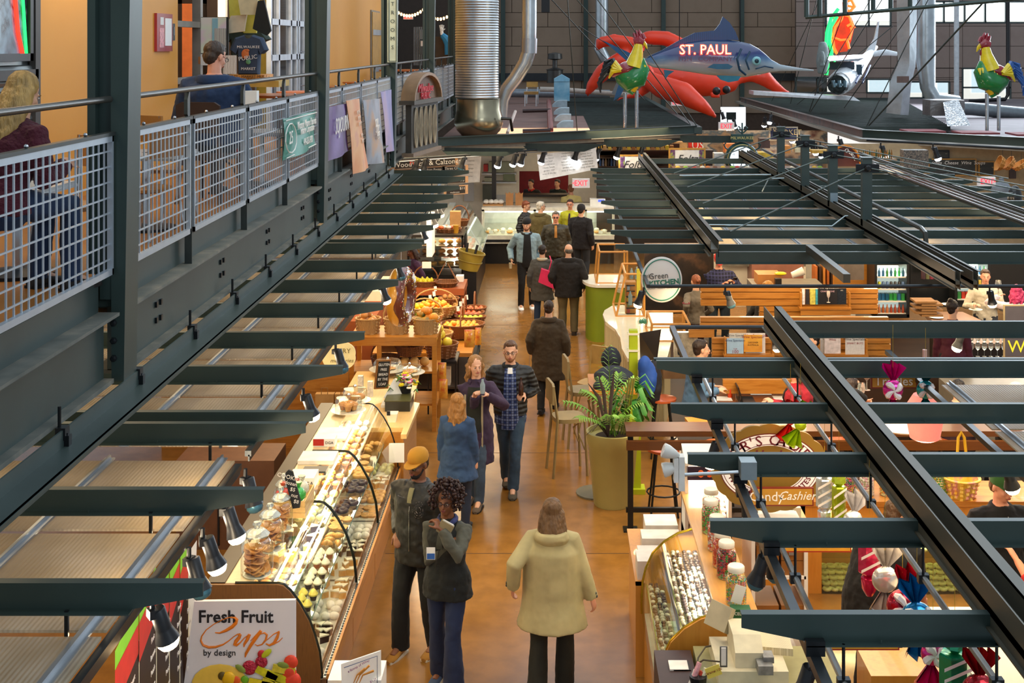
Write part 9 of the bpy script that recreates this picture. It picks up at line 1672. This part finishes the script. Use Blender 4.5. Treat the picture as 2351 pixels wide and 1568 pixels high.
 if top:garment(top if not isinstance(top,str)else cloth(top),bulk,hem if hem is not None else pz-.12,slv=long_sleeve,slm=sleeve,fl2=mw-1,nm='jacket',**(dict(disp=fold[0],dsz=fold[1])if fold else{}))
 if extra:extra(sk)
 sk['world']=lambda p:MTr((x,Y,z0))@MRo(rz,4,'Z')@V(p)
 return sk
PI=pi
def PUF(c):
 m=texmat('quilt'+c,[(0,c),(1,c)],1.6,(0,0,1),.6,kind='wave',bump=.55,bdist=.02);
 for n in m.node_tree.nodes:
  if n.type=='TEX_WAVE':n.bands_direction='Z';n.inputs['Scale'].default_value=5.5
  if n.type=='MAPPING':n.inputs['Scale'].default_value=(1,1,1)
 return m
def plaid(name,a,b_,c,sc=26):
 m=bpy.data.materials.new(name);m.use_nodes=True;nt=m.node_tree;N=nt.nodes;L=nt.links;bs=N['Principled BSDF'];bs.inputs['Roughness'].default_value=.9;tc=N.new('ShaderNodeTexCoord');prev=None
 base=N.new('ShaderNodeRGB');base.outputs[0].default_value=hx(a);prev=base.outputs[0]
 for ax,col,f in(('X',b_,sc),('Z',b_,sc),('X',c,sc*2),('Z',c,sc*2)):
  wv=N.new('ShaderNodeTexWave');wv.bands_direction=ax;wv.inputs['Scale'].default_value=f/6;L.new(tc.outputs['Object'],wv.inputs[0]);cr=N.new('ShaderNodeValToRGB');cr.color_ramp.elements[0].position=.55;cr.color_ramp.elements[1].position=.65;L.new(wv.outputs[1],cr.inputs[0])
  mu=N.new('ShaderNodeMath');mu.operation='MULTIPLY';mu.inputs[1].default_value=.5;L.new(cr.outputs[0],mu.inputs[0]);mx=N.new('ShaderNodeMix');mx.data_type='RGBA';L.new(mu.outputs[0],mx.inputs[0]);L.new(prev,mx.inputs[6]);mx.inputs[7].default_value=hx(col);prev=mx.outputs[2]
 L.new(prev,bs.inputs['Base Color']);return m
def ex1(k):
 s=k['s'];C1=cloth('#b5a676',bump=.3,bscale=6)
 b=MB();n=18;b.rings([[k['nk']+V((r*cos(2*pi*q/n),r*.75*sin(2*pi*q/n)+yo,z))for q in range(n)]for r,z,yo in((.13,-.10,-.045),(.15,-.05,-.07),(.13,-.005,-.075),(.10,-.0,-.05),(.085,-.05,-.04))]);remesh(b.B('hood',C1,k['t'],True,True),.012,2,.015,.08)
 for i in range(2):
  for u in(.78,.9):p=k['el'][i]*(1-u)+k['wr'][i]*u+V(((1,-1)[i]*.052,-.02,0));MB().ell(p,(.008,.012,.012),8,6).B('cuff_button',mat('#2e3a3e',.3),k['t'],True,True)
 MB().tu([k['pel']+V((0,-.162,.30)),k['pel']+V((0,-.185,-.0)),k['pel']+V((0,-.195,-.28))],[(.004,.002),(.010,.006),(.018,.006)],6).B('back_pleat',C1,k['t'],True,True)
p1=person('woman in a pale beige hooded coat walking away in the near aisle',1268,10.5,1.64,-.12,'f',skin='pink',hair=('long','#6e4f30',.28,2.4),boxy=.19,top=cloth('#b5a676',bump=.3,bscale=6),fold=(.016,.16),legs='#26251d',shoes='#1c1a18',handR=(1372,1402,0),handL=(1164,1362,-.05),footR=(.10,.12,0,1),footL=(-.12,-.12,0,1),w=1.20,bulk=.035,hem=.62,mw=1.25,pant=1.15,flare=.02,extra=ex1,vs=.0075,curl=(.6,.6),pole=[(.5,-1,-.2),(-.5,-1,-.2)],sleeve=None)
def ex2(k):
 J=cloth('#1b1a16',rough=.5,bump=.5,bscale=10,var=.05);k['front'](cloth('#8a8460'),.38,.49,.02,.022,.024,'shirt_front');k['collar'](J,.085,.0,.05,.016,.45)
 b=MB();random.seed(2)
 for j in range(60):
  a=RU(0,6.3);r=random.choice((.05,.035,.02));b.ell(k['fp'](.33+r*sin(a)*1.3,-.085+r*cos(a)),(.0035,.003,.0035),5,4)
 o=b.B('silver_studs',CHROME,k['t'],True,True);o['kind']='stuff'
 MB().tu([k['fp'](h,-.005,.008)for h in(-.02,.15,.3,.42)],.003,5).B('zip',CHROME,k['t'],True,True)
 b=MB()
 for j in range(9):b.ell(k['fp'](.41,.05+j*.010),(.003,.003,.003),5,4)
 o=b.B('stud_row',CHROME,k['t'],True,True)
person('man in a mustard cap, sunglasses and studded black leather jacket standing beside the bakery cases',962,11.2,1.83,PI-.42,'m',skin='brown',hair=('short','#1a1512',0),hat=('cap','#b8801e','#b8801e'),glasses=2,beard='#1c1411',top=cloth('#1b1a16',rough=.5,bump=.5,bscale=10,var=.05),legs='#101010',shoes='#9a6a24',handR=(915,1238,-.05),handL=(1000,1310,.1),footR=(.14,.10,0,1),footL=(-.11,-.06,0,1),w=1.08,bulk=.032,hem=.80,pant=1.1,extra=ex2,yaw=-.1,pitch=-.14,boxy=.172,curl=(.35,.6),vs=.007,flare=.012)
def ex3(k):
 k['collar'](cloth('#3a3f6a',var=.6,scale=25),.075,.01,.04,.02,.3,'scarf');t=k['t'];f=k['front'](cloth('#3f4038'),.30,.47,.03,.02,.014)
 MB().tu([k['nk']+V((.05,.04,0)),k['pel']+k['dv']*.33+k['ff']*.15,k['pel']+k['dv']*.12+k['ff']*.14+V((.04,0,0))],.003,5).B('lanyard',BLACK,t,True,True)
p3=person('woman with curly dark red hair, glasses and black vest with one arm folded',1027,10.62,1.70,PI-.35,'f',skin='brown',hair=('curly','#2f1610',0),glasses=1,top=cloth('#141614'),sleeve=cloth('#4a4a40'),legs='#1b2745',shoes='#3a4a66',handR=(1040,1245,-.16),handL=(1003,1205,-.26),footR=(.12,-.10,0,1),footL=(-.11,.14,0,1),w=1.1,bulk=.02,hem=.80,mw=1.05,flare=.04,extra=ex3,yaw=.15,curl=(.7,1.0),vs=.007,pole=[(1,-.1,-1),(-1,.1,-1.2)])
t=T('wallet','beige folded wallet and phone tucked under the arm of the curly haired woman','wallet',P(1022,1220,10.38));MB().box((-.06,-.02,-.05),(.055,.02,.05),MTr(P(1023,1213,10.40))@MRo(.5,4,'Y')).B('cover',mat('#8a7a58',.5),t);MB().box((-.05,-.012,.05),(.045,.012,.056),MTr(P(1023,1213,10.40))@MRo(.5,4,'Y')).B('phone_edge',mat('#c8c4bc',.3),t)
t=T('id_badge','white and blue identity badge hanging on the black vest','badge',P(988,1285,10.45));fb(979,1257,999,1285,10.36,.004).B('card',WHITE,t);fb(980,1271,998,1284,10.355,.003).B('blue_panel',mat('#2a5aa0',.5),t)
for k,(py,m)in enumerate([(1222,'#c9302a'),(1228,'#d8a02a'),(1234,'#b82040')]):pass
PL1=plaid('plaid_blue','#1c2f66','#8a9ac0','#10182e',30)
def ex4(k):k['garment'](PL1,.020,.79,'shirt',0);k['front'](PL1,-.20,.49,.105,.06,.038);k['front'](WHITE,.44,.50,.03,.025,.040,'white_tee');k['collar'](cloth('#15171a'),.085,.0,.05,.018,.55)
p4=person('man in glasses, blue plaid shirt, black quilted vest and jeans walking toward the camera',1172,15.25,1.84,PI,'m',skin='light',hair=('short','#5a3a22',0),glasses=1,beard='#8a5a38',top=PUF('#15181c'),boxy=.165,legs=cloth('#33485c',var=.3,scale=4),shoes='#4a4234',handR=(1123,905,.05),handL=(1197,905,-.18),footR=(.05,-.22,.02,1),footL=(-.03,.12,0,1),w=1.0,bulk=.03,hem=.86,extra=ex4,curl=(.5,1.1),vs=.008,flare=.01)
solo('beer_bottle',MB().la([(.03,0),(.03,.12),(.012,.17),(.012,.21)],12,MTr(P(1196,907,15.03))),mat('#3a1c0c',.2,coat=.5),'brown glass bottle held by the man in the plaid shirt','bottle',smooth=True)
def ex5(k):
 k['front'](cloth('#22241c'),-.12,.44,.09,.07,.030,'dark_top');k['collar'](cloth('#3a2a42'),.09,0,.05,.02,.5)
 b=MB()
 for sx in(-1,1):b.tu([k['pel']+V((sx*.10,.135,z))for z in(.36,.1,-.1,-.3,-.44)],[(.012,.006)]*5,6)
 b.B('pale_lining_edge',mat('#a89a7a',.7),k['t'],True,True)
p5=person('woman with wavy blonde hair in an open purple coat clasping a bottle',1093,14.85,1.76,PI-.15,'f',skin='light',hair=('wavy','#9a6c3a',.30),top=cloth('#38283f'),legs=cloth('#3a4a5c',var=.3),shoes='#5a4a3a',handR=(1098,905,-.28),handL=(1118,900,-.30),footR=(.08,-.05,0,1),footL=(-.06,.15,0,1),w=1.0,bulk=.026,hem=.50,mw=1.06,extra=ex5,curl=(1.0,1.0),vs=.008,yaw=.45)
solo('water_bottle',MB().la([(.028,0),(.03,.02),(.03,.1),(.014,.14),(.014,.16)],12,MTr(P(1108,903,14.52))),mat('#b8cdd4',.1,trans=.5),'clear water bottle held in both hands by the woman in purple','bottle',smooth=True)
def ex6(k):k['garment'](cloth('#294263'),.028,.66,'sweater',1,1,.30,.012,.025)
p6=person('girl with long wavy golden hair and blue flared sweater, back turned',1050,14.1,1.52,-.25,'f',skin='light',hair=('wavy','#a06e34',.38,1.7),legs='#1c2436',shoes='#2a2a2a',extra=ex6,vs=.009,handR=(.22,.12,.78,1),handL=(-.24,.08,.74,1),w=1.05)
def ex7(k):k['collar'](cloth('#3a2b18'),.11,0,.07,.03,.15)
person('person in a long dark brown coat walking away in mid aisle',1260,18.6,1.64,-.15,'f',skin='light',hair=('short','#2f1c12',0),top=cloth('#382a17'),boxy=.17,legs='#14100e',shoes='#1a1210',w=1.22,bulk=.04,hem=.52,mw=1.15,extra=ex7,vs=.010,handR=(.30,.05,.82,1),handL=(-.30,.05,.84,1),footR=(.07,.2,0,1),footL=(-.09,-.22,.03,1))
def ex8(k):k['collar'](cloth('#b8ae92'),.085,.0,.05,.03,.1,'pale_scarf')
person('woman in dark grey coat and cream scarf with a pink bag, back turned',1245,23.9,1.62,-.1,'f',hair=('short','#1e1410',0),top=cloth('#45433e'),boxy=.17,legs='#1c2c44',shoes='#1a1a1a',w=1.06,bulk=.03,hem=.62,mw=1.12,extra=ex8,vs=.011)
t=T('handbag','bright pink shoulder bag hanging on the woman in grey','bag',P(1252,660,23.6));o=[(P(x,y,23.5).x,P(x,y,23.5).z)for x,y in[(1243,616),(1262,622),(1272,662),(1236,646)]];MB().prism(o,'y',23.42,23.55).B('bag_body',mat('#c8204e',.5),t);MB().tu([P(1260,622,23.5),P(1266,600,23.6),P(1262,588,23.75)],.012,6).B('strap',mat('#c8204e',.5),t)
person('grey haired balding man in a black hooded coat and khaki trousers, back to the camera',1305,23.5,1.70,-.05,'m',skin='light',hair=('balding','#5a5248',0),top=cloth('#15100e'),boxy=.17,legs='#5c5034',shoes='#2a1f18',w=1.28,bulk=.04,hem=.74,mw=1.05,pant=1.2,vs=.011,glasses=1,yaw=.3,handR=(.32,.06,.84,1),handL=(-.32,.06,.84,1),extra=lambda k:k['collar'](cloth('#120e0c'),.12,-.01,.08,.035,.1,'hood'))
def ex10(k):k['front'](cloth('#121214'),-.14,.49,.10,.06,.030,'black_tee');k['collar'](cloth('#1c1a1c'),.095,.0,.05,.02,.4,'hood');
person('bearded man in a pale denim jacket, black shirt and backward cap walking toward the camera',1209,25.8,1.87,PI+.1,'m',skin='light',hair=('short','#2a1a12',0),hat=('backcap','#17181c','#17181c'),beard='#6a4028',top=cloth('#7f97a2'),legs='#111114',shoes='#e8e8ec',w=1.02,bulk=.026,hem=.84,extra=ex10,handR=(1171,604,-.1),vs=.011,curl=(.9,.5),yaw=-.35,pitch=-.25,boxy=.168)
solo('tumbler',MB().la([(.03,0),(.036,.11)],12,MTr(P(1172,616,25.65))),mat('#b8a88a',.2),'small cup carried low by the man in denim','cup',smooth=True)
person('grey haired man in sunglasses and dark olive jacket facing forward in the far group',1276,27.5,1.78,PI,'m',skin='pink',hair=('short','#6e655a',0),glasses=2,top=cloth('#2f2b1e',rough=.5),boxy=.17,legs='#1c1c1e',w=1.18,bulk=.03,hem=.78,vs=.012,extra=lambda k:k['front'](cloth('#b07a3a'),.25,.5,.03,.025,.034))
person('white haired man in an olive hooded jacket looking toward the deli case',1241,29.3,1.77,-.5,'m',skin='light',hair=('short','#c0b8a8',0),top=cloth('#5a4f2c'),boxy=.17,legs='#2a2620',w=1.12,bulk=.035,hem=.75,vs=.012,glasses=1,yaw=-.6,extra=lambda k:k['collar'](cloth('#5a4f2c'),.12,-.01,.07,.035,.1,'hood'))
person('person with short red brown hair and black puffer jacket at the deli case',1206,29.8,1.72,-1.9,'f',skin='light',hair=('short','#7a3c1c',0),top=PUF('#1d1c1c'),boxy=.165,legs='#1a1a1e',w=1.15,bulk=.04,hem=.7,vs=.012,glasses=1,pitch=-.3)
person('smiling woman in glasses and a lime yellow cardigan in the far group',1309,30.0,1.74,PI-.15,'f',skin='pink',hair=('short','#3c1f14',0),glasses=1,top=cloth('#b9b62a'),legs='#2a2428',w=1.12,bulk=.026,hem=.8,vs=.012,extra=lambda k:k['front'](cloth('#3a2a30',var=1,scale=40),-.05,.46,.055,.02,.030,'patterned_top'))
person('man in a black knit cap and navy jacket, right of the far group',1334,28.4,1.82,-.5,'m',skin='light',hair=('short','#2a2018',0),hat=('beanie','#1c1a1e','#000000'),top=cloth('#141218'),boxy=.17,legs='#22272f',w=1.08,bulk=.03,hem=.78,vs=.012)
person('stall worker in a pale yellow striped shirt with back turned behind the deli case',1311,32.8,1.78,.2,'m',skin='pink',hair=('short','#8a5a3a',0),top=texmat('yellow_stripe',[(.4,'#e0cf88'),(.6,'#c9ae5a')],9,(0,0,1),.8,kind='wave'),legs='#2a2a2a',w=1.15,vs=.014)
for px,c_,lab in((1226,'#22201e','kitchen worker in black with a red collar behind the serving hatch'),(1286,'#1c2420','kitchen worker in dark green leaning over the hatch ledge')):person(lab,px,35.0,1.72,PI-.5,'m',skin='light',hair=('short','#2a1c14',0),top=cloth(c_),legs='#1a1a1a',w=1.1,vs=.016,lean=.3,extra=(lambda k:k['collar'](cloth('#c0281e'),.08,.0,.05,.02,.2))if px==1226 else None)
person('produce vendor with long dark hair, purple top and red scarf behind the pear basket',962,24.1,1.60,PI*.62,'f',skin='dark',hair=('long','#2a1710',.22),top=cloth('#3a1c38'),legs='#1c1a1c',w=1.05,vs=.012,lean=.25,pitch=-.3,extra=lambda k:k['front'](cloth('#c0202a'),.1,.46,.06,.05,.02,'red_scarf'))
person('girl in a grey sweater with auburn ponytail reaching to the counter beside the round sign',1598,20.6,1.66,.35,'f',skin='light',hair=('bun','#7a4020',1),top=cloth('#6a6052'),legs='#3a1f22',w=1.0,vs=.011,handL=(1566,722,-.1),handR=(.25,.25,.95,1),extra=lambda k:MB().tu([k['el'][1]+V((.058*cos(a*pi/6),.058*sin(a*pi/6),.06))for a in range(12)],.008,5,closed=True).B('maroon_stripe',mat('#7a2a34',.8),k['t'],True,True))
p21=person('man in a dark blue checked shirt looking at his phone behind the oak partition',1650,21.9,1.80,PI,'m',skin='pink',hair=('short','#3a2418',0),hat=('cap','#c8302a','#c8302a'),top=plaid('plaid_dark','#1a1c34','#4a4c80','#0c0c14',34),legs='#26323c',w=1.15,vs=.011,handL=(1685,645,-.35),handR=(1668,650,-.3),pitch=-.5)
solo('phone',MB().box((-.035,-.005,-.06),(.035,.005,.06),MTr(P(1688,640,21.5))@MRo(1.0,4,'X')),BLACK,'black phone held by the man in the checked shirt','phone')
person('person with a golden blonde bun bending over behind the oak partition',1745,19.85,1.70,-1.0,'f',hair=('bun','#b07c3a',1),top=cloth('#1c1a1a'),legs='#222222',vs=.012,lean=.3,pitch=-.5)
person('seated man in a light blue shirt with dark hair in profile at the laptop table',1592,16.4,1.82,-PI/2+.15,'m',skin='light',hair=('short','#2c1d14',0),top=cloth('#4a6a8a'),legs='#1f2a38',sit=.66,w=1.08,vs=.009,handR=(1660,893,-.15),handL=(1655,888,.15),lean=.15,extra=lambda k:k['collar'](cloth('#5a7a9a'),.075,.0,.04,.014,.4))
person('woman in a red sweater typing at the laptop with sunglasses pushed up in her hair',1842,15.9,1.70,PI/2-.2,'f',skin='pink',hair=('long','#5a4a3a',.16),top=cloth('#9a1424'),legs='#1a1a20',sit=.56,w=1.45,vs=.010,handR=(1762,922,.0),handL=(1764,918,-.2),lean=.15,pitch=-.3,extra=lambda k:(k['front'](cloth('#141214'),0,.46,.07,.06,.022,'black_top'),MB().ell((.028,.075,.082),(.022,.012,.014),8,6,k['MH']).ell((-.028,.075,.082),(.022,.012,.014),8,6,k['MH']).B('raised_sunglasses',mat('#1a3aa0',.1,coat=.6),k['t'],True,True)))
person('dark haired man in a black top seen between the rafters beside the magazines',1868,16.7,1.60,PI/2+.5,'m',hair=('short','#1a110c',0),top=cloth('#0e0f12'),legs='#15151a',vs=.012,w=1.1,z0=-.0)
p26=person('woman with dark hair drinking from a wine glass behind the second rafter',1958,14.95,1.66,-PI/2-.2,'f',skin='pink',hair=('long','#2a1710',.2),top=cloth('#171518'),legs='#17171c',sit=.62,vs=.010,handR=(1992,905,-.1),handL=(1990,925,.1),curl=(1,1),pitch=.1)
wglass('wine glass with rose wine raised by the dark haired woman',P(1990,895,14.8),'#d08a6a',1.3);wglass('empty wine glass held low by the dark haired woman',P(1978,928,14.8),None,1.3)
p27=person('stall worker in a black tee bending over the counter below the foil candies',2010,10.1,1.76,-.75,'m',skin='pink',hair=('short','#4a3018',0),top=cloth('#101114'),legs='#14100e',w=1.4,boxy=.19,vs=.009,lean=.35,side=.10,pitch=-.5,handR=(2125,1400,.25),handL=(2110,1405,.5),long_sleeve=.12,hem=.78)
def ex28(k):MB().tu([k['fp'](h,0,.006)for h in(.2,.35,.46)],.003,5).B('zip',CHROME,k['t'],True,True);MB().ell((.0,.074,.086),(.014,.008,.011),8,6,k['MH']).B('oval_patch',PW,k['t'],True,True);k['collar'](cloth('#111318'),.075,.01,.04,.016,.25)
person('man in a green cap and black zip sweater behind the candy counter',2296,10.7,1.80,PI+.15,'m',skin='pink',hair=('short','#6a4a30',0),hat=('cap','#2f5a2a','#2f5a2a'),top=cloth('#111318'),legs='#1a1a1e',w=1.15,bulk=.024,hem=.85,vs=.008,yaw=.3,pitch=-.2,extra=ex28)
person('stall worker in a red shirt and black apron at the lower right corner, back turned',2262,8.7,1.74,.3,'m',skin='pink',hair=('short','#2a1a12',0),top=cloth('#b01c20'),legs='#15151a',w=1.25,vs=.009,handR=(2335,1262,.3),handL=(.0,.4,1.0,1),long_sleeve=.6,extra=lambda k:k['front'](cloth('#121214'),-.1,.3,.12,.05,.022,'apron_back',1))
person('smiling man with curly hair in a cream sweater seated at the far bar',2262,20.95,1.74,PI-.2,'m',skin='pink',hair=('short','#4a3222',0),top=cloth('#c9bca4'),legs='#2a2a30',sit=.80,w=1.15,vs=.011,handR=(2240,700,-.3),handL=(2285,695,-.3))
person('person with bright pink hair and white top seated at the bar',2334,19.4,1.66,-.3,'f',skin='pink',hair=('wavy','#c83a6a',.2),top=cloth('#d8d0d4'),legs='#22222a',sit=.88,w=1.12,vs=.011,handL=(2290,670,.3));wglass('wine glass raised beside the pink haired person',P(2292,680,19.6),'#b08a6a',1.3)
person('woman with a dark hair bun and maroon top seated at the bar',2187,17.6,1.72,-.5,'f',skin='light',hair=('bun','#2a1c16',0),glasses=1,top=cloth('#4a1424'),legs='#1a1a20',sit=.98,w=1.05,vs=.010,yaw=-.3)
person('person in a dark maroon jacket leaning behind the third rafter on the right',2200,14.9,1.70,-.3,'m',hair=('short','#1c1410',0),top=cloth('#2a1420'),legs='#15151a',w=1.2,vs=.012,sit=.6)
person('person in a pale cap with a red leaf badge seated at the right edge',2335,14.6,1.72,.2,'m',hair=('short','#5a4a3a',0),hat=('cap','#c8c0b4','#c8c0b4'),top=cloth('#2a2a2e'),legs='#15151a',sit=.62,vs=.012,extra=lambda k:MB().ell((-.04,-.10,.09),(.02,.01,.02),6,5,k['MH']).B('leaf_badge',mat('#c8402a',.6),k['t'],True,True))
MZ=4.04
person('man in a navy hooded jacket and glasses sitting with his back turned on the mezzanine',492,11.1,1.88,-.1,'m',z0=MZ,skin='pink',hair=('short','#3a2a1e',0),glasses=1,top=cloth('#1a3050'),legs='#1c2430',sit=.44,w=1.25,bulk=.035,vs=.008,yaw=-.5,pitch=-.3,handR=(.2,.35,.75,1),handL=(-.2,.35,.75,1),extra=lambda k:k['collar'](cloth('#1a3050'),.12,-.02,.07,.035,.1,'hood'))
o=bchair('dark brown chair of the man in navy',wx(488,11.0),10.95,-.2,mat('#3c2a20',.4),.42);o.location.z=MZ
solo('white_paper_bag',MB().rings([[(P(570,240,11).x+a,11+b_*.6,P(570,240,11).z+c_)for a,b_ in((-.05,-.05),(.08,-.05),(.08,.1),(-.05,.1))]for c_ in(0,.12)]),WHITE,'white crumpled paper bag on the table past the man in navy','bag')
person('blonde woman in a fuzzy maroon sweater sitting at the far left',-8,6.7,1.62,-.5,'f',z0=MZ,skin='light',hair=('long','#a8854a',.36),top=cloth('#4a1020',bump=1,bscale=40),legs='#1a2c48',sit=.42,w=1.1,bulk=.025,vs=.008,pitch=-.4,lean=.3,handR=(.15,.4,.78,1),handL=(-.15,.4,.78,1))
for px,py,c_,hc,lab in((1757,296,'#a01c26','#3a1a18','person in a red hoodie in the far hall beside the clock'),(1643,345,'#2a1c18','#1c1210','dark haired shopper behind the second grape sign'),(1690,285,'#6a7a8a','#2a2020','distant shopper in grey blue under the exit sign')):
 Y=37;H=1.75;zt_=HC-(py-CY)*Y/F;person(lab,px,Y,H,PI-.4,'m',z0=0 if zt_<1.75 else 0,hair=('short',hc,0),top=cloth(c_),legs='#1a1a1e',vs=.016)
bpy.context.view_layer.update()
